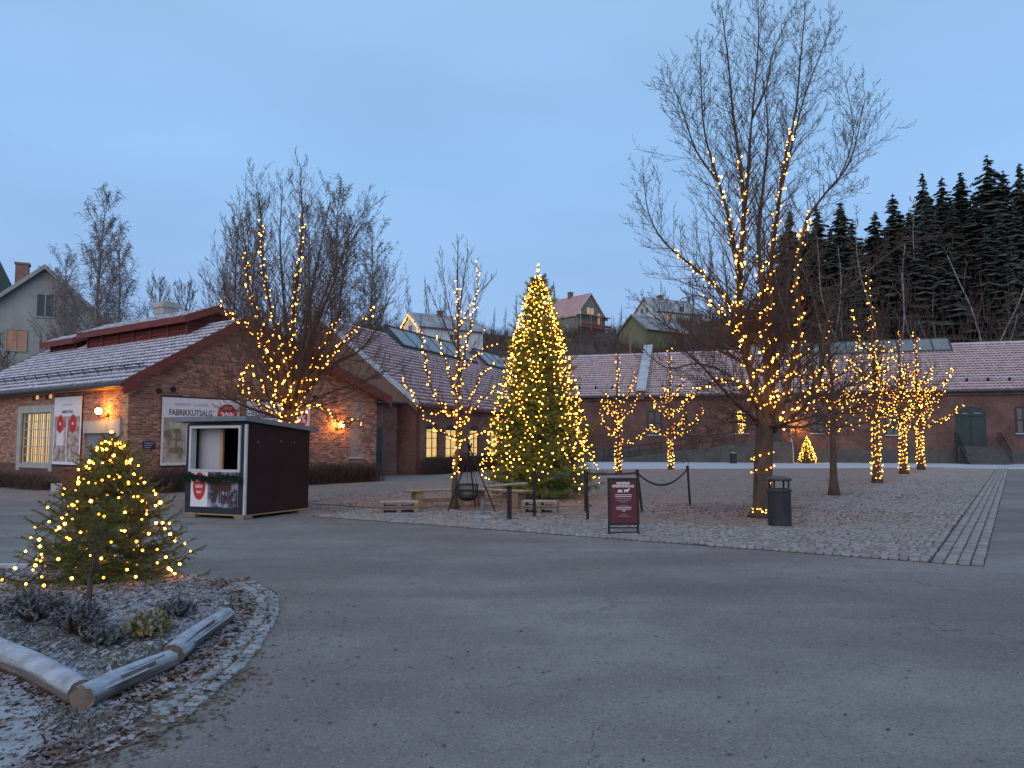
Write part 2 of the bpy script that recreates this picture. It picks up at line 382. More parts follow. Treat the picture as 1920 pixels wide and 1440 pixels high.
pmat('verge_leaf', (.11, .062, .042), (.23, .145, .10), 2.5, 3, .9, tint=True, frost=.62, fmin=.05, fscale=5, frost_col=(.44, .46, .52), fz=(.55, .99))
pmat('frost_grass', (.17, .175, .15), (.27, .275, .25), 3, 3, .9, tint=True)
pmat('banner_white', (.66, .63, .65), (.74, .70, .72), 1, 3, .6)
pmat('print_red', (.44, .030, .028), (.50, .04, .034), 1, 2, .6)
pmat('print_dark', (.05, .04, .05), None, 1, 2, .7)
pmat('print_brown', (.17, .125, .085), (.24, .19, .14), 6, 3, .7)
pmat('print_grey', (.34, .32, .34), None, 1, 2, .7)
pmat('photo_sepia', (.20, .15, .10), (.52, .46, .36), 2.6, 5, .6, lo=.35, hi=.62)
pmat('photo_shop', (.22, .12, .09), (.50, .43, .38), 5, 4, .6, lo=.38, hi=.6)
pmat('photo_winter', (.045, .030, .035), (.40, .42, .55), 3.2, 5, .6, stretch=(1, 1, 1.6), lo=.45, hi=.68)
pmat('horse_print', (.050, .026, .022), (.085, .045, .036), 5, 4, .6)
pmat('poster_red', (.085, .018, .026), (.125, .026, .034), 2.2, 4, .45)
pmat('plaque', (.03, .03, .075), None, 1, 2, .5)
pmat('lettering_white', (.80, .78, .78), None, 1, 2, .6)
pmat('maroon_box', (.16, .035, .030), (.21, .05, .042), 2, 4, .7)
pmat('house_pale', (.25, .265, .26), (.35, .36, .35), .8, 6, .9, .2, 6)
pmat('house_white', (.52, .56, .57), (.60, .64, .65), .5, 4, .85)
pmat('house_grey', (.185, .175, .155), (.225, .215, .19), .6, 4, .9)
pmat('house_green', (.15, .155, .095), (.185, .19, .12), .6, 4, .9)
pmat('roof_dark', (.07, .075, .085), (.12, .125, .135), .6, 5, .85, frost=.55, fscale=.5)
pmat('roof_red', (.36, .15, .13), (.44, .21, .185), .6, 4, .85, frost=.32, fscale=.4)
pmat('chimney_brick', (.17, .10, .085), (.23, .15, .125), 3, 5, .9)
pmat('pane_dark', (.035, .045, .055), None, 1, 2, .15, spec=.5)
pmat('skylight_glass', (.15, .165, .165), (.20, .215, .21), 1, 2, .25, spec=.5)
pmat('scaffold_red', (.32, .055, .05), None, 1, 2, .7)
pmat('spire_green', (.05, .075, .06), (.07, .10, .08), 1, 4, .8)
pmat('orange_panel', (.46, .22, .15), (.52, .27, .19), 1, 4, .8)
pmat('cable', (.012, .022, .012), None, 1, 2, .7)
emat('bulb_glow', (1.0, .345, .034), 23.0, True)
emat('bulb_far', (1.0, .36, .038), 13.0, True)
emat('globe_glow', (1.0, .40, .06), 170.0)
emat('street_glow', (1.0, .62, .18), 5.0)
emat('window_warm', (1.0, .62, .22), .95)
emat('window_small', (1.0, .52, .17), .85)
emat('window_far', (1.0, .60, .30), .55)
def glass_mat():
    m = bpy.data.materials.new('clear_glass'); m.use_nodes = True; nt = m.node_tree; nt.nodes.clear(); N, L = nt.nodes, nt.links.new
    o = N.new('ShaderNodeOutputMaterial'); t = N.new('ShaderNodeBsdfTransparent'); g = N.new('ShaderNodeBsdfGlossy'); g.inputs['Roughness'].default_value = .05
    x = N.new('ShaderNodeMixShader'); x.inputs[0].default_value = .07; L(t.outputs[0], x.inputs[1]); L(g.outputs[0], x.inputs[2]); L(x.outputs[0], o.inputs[0]); MATS['clear_glass'] = m
glass_mat()
M = MATS
def curtain_mat():
    m = bpy.data.materials.new('curtain_glow'); m.use_nodes = True; nt = m.node_tree; nt.nodes.clear(); N, L = nt.nodes, nt.links.new
    o = N.new('ShaderNodeOutputMaterial'); e = N.new('ShaderNodeEmission'); tc = N.new('ShaderNodeTexCoord')
    mp = N.new('ShaderNodeMapping'); mp.inputs['Scale'].default_value = (5.5, 5.5, .25); L(tc.outputs['Object'], mp.inputs[0])
    nz = N.new('ShaderNodeTexNoise'); nz.inputs['Scale'].default_value = 1.3; nz.inputs['Detail'].default_value = 3; L(mp.outputs[0], nz.inputs['Vector'])
    r = N.new('ShaderNodeValToRGB'); r.color_ramp.elements[0].position = .3; r.color_ramp.elements[0].color = (.80, .42, .12, 1)
    r.color_ramp.elements[1].position = .68; r.color_ramp.elements[1].color = (1.05, .74, .30, 1); L(nz.outputs['Fac'], r.inputs[0])
    L(r.outputs[0], e.inputs[0]); e.inputs[1].default_value = 1.0; L(e.outputs[0], o.inputs[0]); MATS['curtain_glow'] = m
curtain_mat()

# ================================================================== THE SETTING
FA = Frame(*[0, 0], 0)
ANG_A = math.atan2(.8146, .5801)
E1 = G(1845, 1063)
ANG_P = math.atan2(.8374, .5466)
FP = Frame(E1.x, E1.y, ANG_P)                      # the square: X recedes along its right edge, Y runs along its near edge

me = np_mesh('ground', [(-500, -60, 0), (500, -60, 0), (500, 900, 0), (-500, 900, 0)], [[0, 1, 2, 3]], M['asphalt'])
tag(link('ground', me), 'wide grey asphalt yard scattered with leaves', None, None, 'structure')

def sheet(name, pts, z, mat, kind='structure', label=None):
    b = MB(); b.add([(p[0], p[1], z) for p in pts], [tuple(range(len(pts)))])
    o = b.build(name, mat); tag(o, label, None, None, kind); return o
fw = FP.w
sheet('lane', [(-40, 36), (-13.0, 21.0), (-5.7, 20.3), (-1.3, 44.5), (5, 62), (-2, 62), (-6.5, 38), (-10, 32), (-16, 26), (-40, 40)], .004, M['lane'])
sheet('frosted_road', [(-2.0, 47.3), (70, 47.3), (70, 62), (1.5, 66)], .008, M['frost_road'])
gp = [fw(2.4, 3.6), fw(46, 3.6), Vector((-1.0, 46, 0)), Vector((-5.4, 20.5, 0)), fw(2.4, 11.6)]
sheet('square_gravel', gp, .014, M['gravel'])
sheet('sett_bedding', [fw(0, 0), fw(46, 0), fw(46, 5.2), fw(6, 5.2), fw(4.0, 12.4), fw(0, 12.6)], .005, M['sett_joint'])

# ---- the setts: real stones, the nearest 300 one by one, the others as one mass
def sett_variants(mat):
    out = []
    for k in range(6):
        a = .5; c = .40 + .02 * (k % 3)
        j = NPR.uniform(-.03, .03, (4, 2))
        base = np.array([[-a, -a], [a, -a], [a, a], [-a, a]]); top = base * (c / a) + j
        V = np.array([(*p, -.6) for p in base] + [(*p, .25) for p in base * .97] + [(*p, .5) for p in top])
        Fq = [[8, 9, 10, 11]] + [[i, (i+1) % 4, 4+(i+1) % 4, 4+i] for i in range(4)] + [[4+i, 4+(i+1) % 4, 8+(i+1) % 4, 8+i] for i in range(4)]
        out.append((V, np.array(Fq)))
    return out
SETT = sett_variants(None)
def place_setts(parent_name, specs, mat, nmax, part='sett', label=None, root=None):
    """specs: (x, y, z, sx, sy, sz, rot) in world metres; nearest nmax get to be parts, the rest one part of kind stuff"""
    specs = sorted(specs, key=lambda s: s[0] ** 2 + s[1] ** 2)
    mes = []
    for k, (V, Fq) in enumerate(SETT):
        for t in (.8, 1.0, 1.2): mes.append(np_mesh(part, V, Fq, mat, np.full(len(Fq), t)))
    for i, s in enumerate(specs[:nmax]):
        o = link(part, mes[(i * 7) % len(mes)], root); o.location = Vector(s[:3]) - (root.location if root else Vector())
        o.scale = s[3:6]; o.rotation_euler = (RND.uniform(-.03, .03), RND.uniform(-.03, .03), s[6])
    rest = specs[nmax:]
    if rest:
        Vs, Fs, Ts, nb = [], [], [], 0
        for i, s in enumerate(rest):
            V, Fq = SETT[i % 6]; c, n = math.cos(s[6]), math.sin(s[6])
            W = V * np.array(s[3:6]); W = np.stack([W[:, 0] * c - W[:, 1] * n + s[0], W[:, 0] * n + W[:, 1] * c + s[1], W[:, 2] + s[2]], 1)
            Vs.append(W); Fs.append(Fq + nb); Ts.append(np.full(len(Fq), RND.uniform(.72, 1.25))); nb += len(V)
        o = link('sett_field', np_mesh('sett_field', np.concatenate(Vs), np.concatenate(Fs), mat, np.concatenate(Ts)), root)
        o.location = -Vector(root.location) if root else (0, 0, 0); tag(o, None, None, None, 'stuff')
sq = empty('sett_paving', tuple(E1)); tag(sq, 'grey granite sett paving along the edge of the square', None, None, 'structure')
sp = []
for r in range(4):                                  # straight courses along the right edge
    x = 0.0
    while x < 45:
        Ls = RND.uniform(.14, .22); w_ = .135
        p = fw(x + Ls / 2, .08 + r * .15 + RND.uniform(-.006, .006))
        sp.append((p.x, p.y, .012, Ls - .014, w_, .045 + RND.uniform(-.006, .006), ANG_P + RND.uniform(-.03, .03))); x += Ls
for r in range(400):                                # field, gently arched rows
    x0 = .06 + r * .118
    if x0 > 44: break
    y = .615 + RND.uniform(0, .03)
    ymax = 12.4 if x0 < 3.1 else 4.9
    while y < ymax:
        wy = RND.uniform(.10, .15)
        arch = .10 * abs(math.sin(y * 2.1)); edge = (x0 - 2.0) / 1.1 if y > 3.9 else (y - 3.6) / 1.3
        if edge < 0 or RND.random() > edge:
            p = fw(x0 + arch * min(1, x0) + RND.uniform(-.012, .012), y + wy / 2)
            if x0 < .2: p = fw(x0 + .02, y + wy / 2)
            sp.append((p.x, p.y, .010 + RND.uniform(-.005, .004),   .098 + RND.uniform(-.016, .006), wy - .018, .050, ANG_P + RND.uniform(-.16, .16)))
        y += wy
place_setts('sett_paving', sp, M['sett_stone'], 300, root=sq)

# ---- hill behind the far building
def hill_h(x, y):
    if y < 78: return -1.0
    t = min(1, max(0, (y - 78) / 75.0)); t = t * t * (3 - 2 * t)
    H = 23.5 + max(0, min(1, (x - 34) / 50)) * 16 - max(0, min(1, (-x - 30) / 45)) * 10
    n = 1.2 * math.sin(x * .11 + 1) * math.sin(y * .07) + .5 * math.sin(x * .31) * math.cos(y * .23)
    return H * t + n * t - .3
gx = np.linspace(-170, 210, 96); gy = np.linspace(77, 330, 64)
V = [(x, y, hill_h(x, y)) for y in gy for x in gx]; nx = len(gx)
Fq = [[j*nx+i, j*nx+i+1, (j+1)*nx+i+1, (j+1)*nx+i] for j in range(len(gy)-1) for i in range(nx-1)]
tag(link('hillside', np_mesh('hillside', V, Fq, M['hill_ground'], smooth=True)), 'brown hillside rising behind the buildings', None, None, 'structure')

# ================================================================== BUILDINGS
# roof tiles: profile across, raised lower edge with a lip
def tile_shape(w, c, amp=.030, lh=.022):
    us = np.linspace(0, 1, 6); hs = amp * np.sin(us * 2 * np.pi - .6)
    lo = np.stack([us * w, np.zeros(6) - .03, hs + lh], 1); hi = np.stack([us * w, np.full(6, c), hs + .004], 1); lip = lo - np.array([0, -.012, lh])
    V = np.concatenate([lo, hi, lip]); Fq = [[i, i+1, 7+i, 6+i] for i in range(5)] + [[12+i, 13+i, 1+i, i] for i in range(5)]
    return V, np.array(Fq)
def tile_roof(parent, O, a, s, n, cols, rows, w, c, mat, nind, frame, name='roof_tile', keep=None):
    V, Fq = tile_shape(w, c, *((.017, .014) if mat is M['tile_red'] else ())); a, s, n, O = (np.array(v, float) for v in (a, s, n, O))
    cells = [(i, j) for j in range(rows) for i in range(cols) if keep is None or keep(i * w, j * c)]
    pos = np.array([O + a * (i * w) + s * (j * c) for i, j in cells])
    wpos = np.array([tuple(frame.w(*p)) for p in pos])
    order = np.argsort(((wpos - np.array([0, 0, EYE])) ** 2).sum(1))
    ind, rest = order[:nind], order[nind:]
    if nind:
        mes = [np_mesh(name, V, Fq, mat, np.full(len(Fq), t)) for t in (.7, .85, 1.0, 1.15, 1.3)]
        R = Matrix(((a[0], s[0], n[0]), (a[1], s[1], n[1]), (a[2], s[2], n[2]))).to_quaternion()
        for k in ind:
            o = link(name, mes[RND.randrange(5)], parent); o.location = pos[k] + n * RND.uniform(-.006, .008)
            o.rotation_mode = 'QUATERNION'; o.rotation_quaternion = R
    B = np.stack([a, s, n], 1); W = V @ B.T
    jit = NPR.uniform(-.006, .008, (len(rest), 1, 1)) * n[None, None]
    VV = (pos[rest][:, None] + W[None] + jit).reshape(-1, 3); FF = (np.arange(len(rest))[:, None, None] * len(V) + Fq[None]).reshape(-1, 4)
    o = link('roof_tiling', np_mesh('roof_tiling', VV, FF, mat, np.repeat(NPR.uniform(.7, 1.3, len(rest)), len(Fq))), parent); tag(o, None, None, None, 'stuff')
    return o

# ---------------- A: the brick outlet building on the left
A = at(238, 831, 24.5); FA = Frame(A.x, A.y, ANG_A)
WA, LA, EZ, RX, RZ = 10.97, 13.8, 3.62, 4.0, 6.02
RW = (RZ - EZ) / RX; RE = (RZ - EZ) / (WA - RX)
def roofA(x): return EZ + x * RW if x < RX else RZ - (x - RX) * RE
outlet = thing('brick_building', 'low brick outlet building with red gable boards and sale banners', 'building', tuple(FA.o), FA.ang)
b = MB()
b.prism([(0, .01, 0), (WA, .01, 0), (WA, .01, EZ), (RX, .01, RZ), (0, .01, EZ)], (0, .3, 0))
b.prism([(WA, .31, 0), (WA, LA, 0), (WA, LA, EZ), (WA, .31, EZ)], (-.3, 0, 0))
b.prism([(0, LA - .3, 0), (WA, LA - .3, 0), (WA, LA - .3, EZ), (RX, LA - .3, RZ), (0, LA - .3, EZ)], (0, .3, 0))
# openings in the left wall
wy0, wz1 = FA.on_x(97, 772); wy1, wz0 = FA.on_x(38, 868); wz1 = FA.on_x(68, 774)[1]; wz0 = FA.on_x(68, 869)[1]
dy0, dz1 = FA.on_x(221, 812); dy1, _ = FA.on_x(158, 812); dz1 = FA.on_x(190, 812)[1]; dz0 = .30
sm = [(FA.on_x(72, 745)[0], FA.on_x(59, 745)[0]), (FA.on_x(97, 744)[0], FA.on_x(84, 744)[0])]
sz1, sz0 = FA.on_x(78, 738)[1], FA.on_x(78, 750)[1]
holesL = [(wy0, wy1, wz0, wz1), (dy0, dy1, 0.0, dz1)] + [(p, q, sz0, sz1) for p, q in sm]
def wall_cells(x0, x1, z0, z1, holes):
    xs = sorted({x0, x1, *[h[0] for h in holes], *[h[1] for h in holes]}); zs = sorted({z0, z1, *[h[2] for h in holes], *[h[3] for h in holes]})
    for i in range(len(xs) - 1):
        for j in range(len(zs) - 1):
            cx, cz = (xs[i] + xs[i+1]) / 2, (zs[j] + zs[j+1]) / 2
            if not any(h[0] < cx < h[1] and h[2] < cz < h[3] for h in holes): yield xs[i], xs[i+1], zs[j], zs[j+1]
for p, q, r, s_ in wall_cells(.31, LA - .31, 0, EZ, holesL): b.box(.01, .3, p, q, r, s_)
b.build('wall', M['mortar'], outlet)
# bricks
nx0, nz1 = FA.on_y(660, 758); nx1, nz0 = FA.on_y(677, 857)
holesG = [(nx0, nx1, nz0, nz1)]
bs = []
def course(length, top, holes, face):
    z, k = .012, 0
    while z < RZ:
        x = -.125 if k % 2 else 0.0
        while x < length:
            a_, b_ = max(0, x), min(length, x + .238)
            if b_ - a_ > .05 and z + .065 < top((a_ + b_) / 2) - .04 and not any(h[0] - .02 < b_ and a_ < h[1] + .02 and h[2] - .02 < z + .065 and z < h[3] + .02 for h in holes):
                bs.append((face, (a_ + b_) / 2, z + .0325, (b_ - a_) / 2))
            x += .25
        z += .077; k += 1
course(WA, roofA, holesG, 0)
lint = [(wy0 - .30, wy1 + .30, wz0 - .30, wz1 + .28), (dy0 - .16, dy1 + .05, 0, dz1 + .42)]
course(LA, lambda y: EZ, holesL + lint, 1)
def brick_pts(face, c, z, h):
    e, hh, p = .006, .0325, RND.uniform(.004, .013)
    if face == 0: return [(c-h, .012, z-hh), (c+h, .012, z-hh), (c+h, .012, z+hh), (c-h, .012, z+hh), (c-h+e, .01-p, z-hh+e), (c+h-e, .01-p, z-hh+e), (c+h-e, .01-p, z+hh-e), (c-h+e, .01-p, z+hh-e)]
    return [(.012, c+h, z-hh), (.012, c-h, z-hh), (.012, c-h, z+hh), (.012, c+h, z+hh), (.01-p, c+h-e, z-hh+e), (.01-p, c-h+e, z-hh+e), (.01-p, c-h+e, z+hh-e), (.01-p, c+h-e, z+hh-e)]
BQ = np.array([[4, 5, 6, 7], [0, 1, 5, 4], [1, 2, 6, 5], [2, 3, 7, 6], [3, 0, 4, 7]])
def bdist(q):
    p = FA.w(q[1], 0, q[2]) if q[0] == 0 else FA.w(0, q[1], q[2]); return (p - Vector((0, 0, EYE))).length + (3 if q[2] < 1.2 else 0) + (0 if q[3] > .1 else 9)
def btint(z):
    t = RND.choice((.55, .72, .85, .95, 1.0, 1.1, 1.25, 1.5))
    return t
bs.sort(key=bdist)
hb = .119
tmpl = {}
for face in (0, 1):
    for t in (.6, .8, .95, 1.1, 1.4):
        tmpl[face, t] = np_mesh('brick', brick_pts(face, 0, 0, hb), BQ, M['brick'], np.full(5, t))
for q in bs[:300]:
    o = link('brick', tmpl[q[0], RND.choice((.6, .8, .95, .95, 1.1, 1.4))], outlet)
    o.location = (q[1], 0, q[2]) if q[0] == 0 else (0, q[1], q[2]); o.scale = (q[3] / hb, 1, 1) if q[0] == 0 else (1, q[3] / hb, 1)
rest = bs[300:]
V = np.array([brick_pts(*q) for q in rest]).reshape(-1, 3); Fq = (np.arange(len(rest))[:, None, None] * 8 + BQ[None]).reshape(-1, 4)
tag(link('brickwork', np_mesh('brickwork', V, Fq, M['brick'], np.repeat([btint(q[2]) for q in rest], 5)), outlet), None, None, None, 'stuff')
# concrete surrounds, lintel, plinth
b = MB()
t_ = .27
for a_ in ((wy0 - t_, wy1 + t_, wz1, wz1 + .26), (wy0 - t_, wy0, wz0 - .26, wz1), (wy1, wy1 + t_, wz0 - .26, wz1), (wy0, wy1, wz0 - .16, wz0)):
    b.box(-.045, .22, a_[0], a_[1], a_[2], a_[3])
b.build('window_surround', M['concrete'], outlet)
b = MB(); b.box(-.04, .2, dy0 - .14, dy1 + .02, dz1, dz1 + .40); b.box(-.06, .02, dy0 - .20, dy0 - .02, dz1 - .25, dz1 + .46); b.build('door_lintel', M['concrete'], outlet)
b = MB(); b.box(-.03, .012, .0, dy0 - .2, 0, .75); b.box(-.03, .012, dy1 + .05, LA, 0, .85); b.box(-.03, WA, -.03, .012, 0, .5); b.build('plinth', M['plinth'], outlet)
# window with bars and curtain
def lit_window(parent, ax, c0, c1, z0, z1, nc, nr, depth, mframe, mglow, pos0=0.0, curved=True, name='window'):
    w = MB(); bw = .028
    def bx(p, q, r, s_, d0, d1):
        if ax == 'x': w.box(pos0 + d0, pos0 + d1, p, q, r, s_)
        else: w.box(p, q, pos0 + d0, pos0 + d1, r, s_)
    for i in range(nc + 1):
        u = c0 + (c1 - c0) * i / nc; k = bw * (1.5 if i in (0, nc) else .6); bx(u - k, u + k, z0, z1, .05, .09)
    for j in range(nr + 1):
        u = z0 + (z1 - z0) * j / nr; k = bw * (1.5 if j in (0, nr) else .6); bx(c0, c1, u - k, u + k, .055, .095)
    wo = w.build(name, mframe, parent)
    g = MB(); n = 60
    for i in range(n):
        u0, u1 = c0 + (c1 - c0) * i / n, c0 + (c1 - c0) * (i + 1) / n
        d0, d1 = (depth + .025 * math.sin(u0 * 38), depth + .025 * math.sin(u1 * 38)) if curved else (depth, depth)
        if ax == 'x': g.quad((pos0 + d0, u1, z0), (pos0 + d0, u0, z0), (pos0 + d0, u0, z1), (pos0 + d0, u1, z1))
        else: g.quad((u0, pos0 + d0, z0), (u1, pos0 + d1, z0), (u1, pos0 + d1, z1), (u0, pos0 + d0, z1))
    g.build('curtain', mglow, wo)
    for i in range(nc):
        for j in range(nr):
            u0, u1 = c0 + (c1 - c0) * i / nc + bw, c0 + (c1 - c0) * (i + 1) / nc - bw; v0, v1 = z0 + (z1 - z0) * j / nr + bw, z0 + (z1 - z0) * (j + 1) / nr - bw; pn = MB()
            if ax == 'x': pn.box(pos0 + .068, pos0 + .074, u0, u1, v0, v1)
            else: pn.box(u0, u1, pos0 + .068, pos0 + .074, v0, v1)
            pn.build('pane', M['clear_glass'], wo)
    return wo
lit_window(outlet, 'x', wy0, wy1, wz0, wz1, 4, 6, .20, M['frosted_metal'], M['curtain_glow'])
for p, q in sm: lit_window(outlet, 'x', p, q, sz0, sz1, 1, 1, .16, M['dark_frame'], M['window_small'], curved=False)
b = MB(); b.box(.08, .12, dy0, dy1, dz0, dz1); b.box(.06, .082, dy0 + .12, dy1 - .12, .45, dz1 - .12); dr = b.build('door', M['door_grey'], outlet)
b = MB(); b.box(.035, .06, dy0 + .34, dy0 + .42, dz1 - .42, dz1 - .22); b.build('door_notice', M['white_paint'], dr)
b = MB(); b.tube([(.06, dy1 - .12, 1.25), (.0, dy1 - .12, 1.25), (.0, dy1 - .24, 1.25)], .012, 6); b.build('handle', M['frosted_metal'], dr)
b = MB(); b.box(-.9, .05, dy0 - .1, dy1 + .2, 0, .28); b.build('door_step', M['concrete'], outlet)
# slim dark window in the gable
b = MB(); b.box(nx0, nx1, .08, .11, nz0, nz1); sw = b.build('slim_window', M['pane_dark'], outlet)
b = MB(); b.box(nx0, nx0 + .05, .03, .09, nz0, nz1); b.box(nx1 - .05, nx1, .03, .09, nz0, nz1); b.box(nx0, nx1, .03, .09, nz1 - .05, nz1)
for k in range(1, 4): b.box(nx0, nx1, .05, .085, nz0 + (nz1 - nz0) * k / 4 - .012, nz0 + (nz1 - nz0) * k / 4 + .012)
b.build('window_frame', M['dark_frame'], sw)
b = MB(); b.box(nx0 - .06, nx1 + .06, -.06, .1, nz0 - .06, nz0); b.build('window_sill', M['frosted_metal'], sw)
# tie plates
for px, py in ((298, 733), (325, 730), (590, 745)):
    x, z = FA.on_y(px, py); b = MB()
    b.tube([(x, .0, z), (x, -.05, z)], [.10, .085], 10); b.build('tie_plate', M['black_metal'], outlet)
# roof
OV = .34; OG = .42
def slopeZ(x): return roofA(x)
b = MB(); th = .12
zl = EZ - OV * RW; zr = EZ - OV * RE
b.prism([(-OV, -OG, zl), (RX, -OG, RZ), (RX, -OG, RZ + th), (-OV, -OG, zl + th)], (0, LA + 2 * OG, 0))
b.prism([(RX, -OG, RZ), (WA + OV, -OG, zr), (WA + OV, -OG, zr + th), (RX, -OG, RZ + th)], (0, LA + 2 * OG, 0))
roof = b.build('roof', M['roof_slab'], outlet)
sv = Vector((RX + OV, 0, RZ - zl)).normalized(); nv = Vector((-sv.z, 0, sv.x))
tile_roof(roof, Vector((-OV - .03, -OG, zl + th + .004)) + Vector((0, LA + 2 * OG, 0)), (0, -1, 0), tuple(sv), tuple(nv), int((LA + 2 * OG) / .245), int((RX + OV) / sv.x / .33), .245, .33, M['tile_red'], 300, FA)
sv2 = Vector((-(WA + OV - RX), 0, RZ - zr)).normalized(); nv2 = Vector((sv2.z, 0, -sv2.x))
tile_roof(roof, Vector((WA + OV + .03, -OG, zr + th + .004)), (0, 1, 0), tuple(sv2), tuple(nv2), int((LA + 2 * OG) / .245), int((WA + OV - RX) / abs(sv2.x) / .33), .245, .33, M['tile_red'], 0, FA)
for y0 in (-OG - .05, LA + OG):
    b = MB(); b.prism([(-OV - .06, y0, zl - .16), (RX, y0, RZ - .13), (RX, y0, RZ + th + .05), (-OV - .06, y0, zl + th + .05)], (0, .05, 0))
    b.prism([(RX, y0, RZ - .13), (WA + OV + .05, y0, zr - .17), (WA + OV + .05, y0, zr + th + .05), (RX, y0, RZ + th + .05)], (0, .05, 0)); b.build('barge_board', M['oxide_red'], outlet)
b = MB(); b.prism([(-OV - .08, -OG - .08, zl - .30), (.12, -OG - .08, zl - .05), (.12, -OG - .08, zl + .12), (-OV - .08, -OG - .08, zl + th)], (0, .028, 0)); b.build('board_end', M['oxide_red'], outlet)
b = MB(); b.prism([(WA + .05, -OG - .08, zr - .07), (WA + OV + .1, -OG - .08, zr - .42), (WA + OV + .1, -OG - .08, zr + th), (WA - .1, -OG - .08, zr + .15)], (0, .028, 0)); b.build('board_end', M['oxide_red'], outlet)
b = MB(); b.tube([(-OV - .09, -OG - .02, zl + .03), (-OV - .09, LA + OG, zl + .03)], .075, 8); b.build('gutter', M['gutter'], outlet); b = MB(); b.tube([(WA + OV + .09, -OG + .1, zr + .03), (WA + OV + .09, LA + OG, zr + .03)], .075, 8)
b.build('gutter', M['gutter'], outlet)
b = MB(); b.box(-OV + .02, -.0, -OG, LA + OG, zl - .05, zl + .004); b.build('soffit', M['raw_wood'], outlet)
b = MB()                                            # snow guard
p0 = Vector((-OV, 0, zl + th)) + sv * .85 + nv * .14
b.tube([p0 + Vector((0, -OG, 0)), p0 + Vector((0, LA + OG, 0))], .018, 5); b.tube([p0 + nv * .1 + Vector((0, -OG, 0)), p0 + nv * .1 + Vector((0, LA + OG, 0))], .018, 5)
for k in range(16): b.tube([p0 + Vector((0, k * .92, 0)) - nv * .12, p0 + Vector((0, k * .92, 0)) + nv * .12], .016, 4)
b.build('snow_guard', M['black_metal'], roof)
# louvred ridge vents
def vent(y0, y1, hw, up, rise):
    v = MB(); base = RZ - hw * RW - .1; zt = RZ + up
    v.box(RX - hw, RX + hw, y0, y1, base, zt)
    v.prism([(RX - hw, y0 - .01, zt), (RX + hw, y0 - .01, zt), (RX, y0 - .01, zt + rise)], (0, y1 - y0 + .02, 0))
    vo = v.build('ridge_vent', M['oxide_red'], outlet)
    l = MB(); n = 4
    for k in range(n):
        z = zt - .06 - k * .13
        l.prism([(RX - hw - .05, y0, z - .07), (RX - hw, y0, z), (RX - hw, y0, z - .07)], (0, y1 - y0, 0))
        l.prism([(RX - hw, y0 - .05, z - .07), (RX - hw, y0, z), (RX - hw, y0, z - .07)], (2 * hw, 0, 0))
    yy = y0
    while yy < y1 + .01: l.box(RX - hw - .07, RX - hw, yy - .04, yy + .04, base, zt); yy += (y1 - y0) / max(2, round((y1 - y0) / 1.3))
    l.build('louvre', M['oxide_red'], vo)
    r = MB(); o_, e_ = .32, .35; s1 = rise / hw
    for sg in (-1, 1):
        r.prism([(RX, y0 - e_, zt + rise + .02), (RX + sg * (hw + o_), y0 - e_, zt - o_ * s1 + .02), (RX + sg * (hw + o_), y0 - e_, zt - o_ * s1 + .13), (RX, y0 - e_, zt + rise + .13)][::sg], (0, y1 - y0 + 2 * e_, 0))
    ro = r.build('vent_roof', M['roof_slab'], vo)
    f = MB()
    for sg in (-1, 1):
        for yb in (y0 - e_ - .04, y1 + e_):
            f.prism([(RX, yb, zt + rise - .12), (RX + sg * (hw + o_ + .03), yb, zt - o_ * s1 - .12), (RX + sg * (hw + o_ + .03), yb, zt - o_ * s1 + .16), (RX, yb, zt + rise + .16)][::sg], (0, .04, 0))
        xx = RX + sg * (hw + o_); f.box(min(xx, xx + sg * .04), max(xx, xx + sg * .04), y0 - e_, y1 + e_, zt - o_ * s1 - .1, zt - o_ * s1 + .14)
    f.build('vent_board', M['oxide_red'], vo)
    st = Vector((hw + o_, 0, rise + o_ * s1)).normalized(); nt = Vector((-st.z, 0, st.x))
    tile_roof(vo, Vector((RX - hw - o_ - .02, y1 + e_, zt - o_ * s1 + .134)), (0, -1, 0), tuple(st), tuple(nt), int((y1 - y0 + 2 * e_) / .245), max(3, int((hw + o_) / st.x / .33)), .245, .33, M['tile_red'], 0, FA)
vent(1.7, 9.0, 1.0, .18, .42)
vent(10.6, 12.9, .75, .10, .32)
# chimney
cx_, cy_ = 5.0, 0
for yy in np.arange(2, 13, .1):
    p = FA.w(5.0, yy, 0); px = CX + F * p.x / p.y
    if px < 307: cy_ = yy; break
b = MB(); b.box(4.65, 5.35, cy_ - .35, cy_ + .35, RZ - .8, RZ + 1.55); b.box(4.6, 5.4, cy_ - .4, cy_ + .4, RZ + 1.30, RZ + 1.42); b.build('chimney', M['concrete'], outlet)
# right-hand link between the outlet and the wing
# ---------------- B: the wing behind, its long wall receding
Bp = at(777, 831, 39.0); FB = Frame(Bp.x, Bp.y, math.atan2(.9242, .3819))
EB, RB, WB, LB = 3.72, 8.2, 11.2, 24.0
wing = thing('brick_wing', 'long brick wing with steep tiled roof, ridge skylights and lit arched windows', 'building', tuple(FB.o), FB.ang)
win = []
for p0_, p1_, q0, q1 in ((800, 823, 803, 858), (836, 858, 805, 858)):
    x0, z1 = FB.on_y(p0_, q0); x1, z0 = FB.on_y(p1_, q1); win.append((x0, x1, max(z0, .8), z1))
x3 = win[1][1] + 1.6; win.append((x3, x3 + 1.3, win[0][2], win[0][3])); win.append((x3 + 3, x3 + 4.3, win[0][2], win[0][3]))
b = MB()
for p, q, r, s_ in wall_cells(0, LB, 0, EB, win): b.box(p, q, 0, .3, r, s_)
b.prism([(0, .3, 0), (0, WB, 0), (0, WB, EB), (0, WB / 2, RB), (0, .3, EB + .24)], (.3, 0, 0))
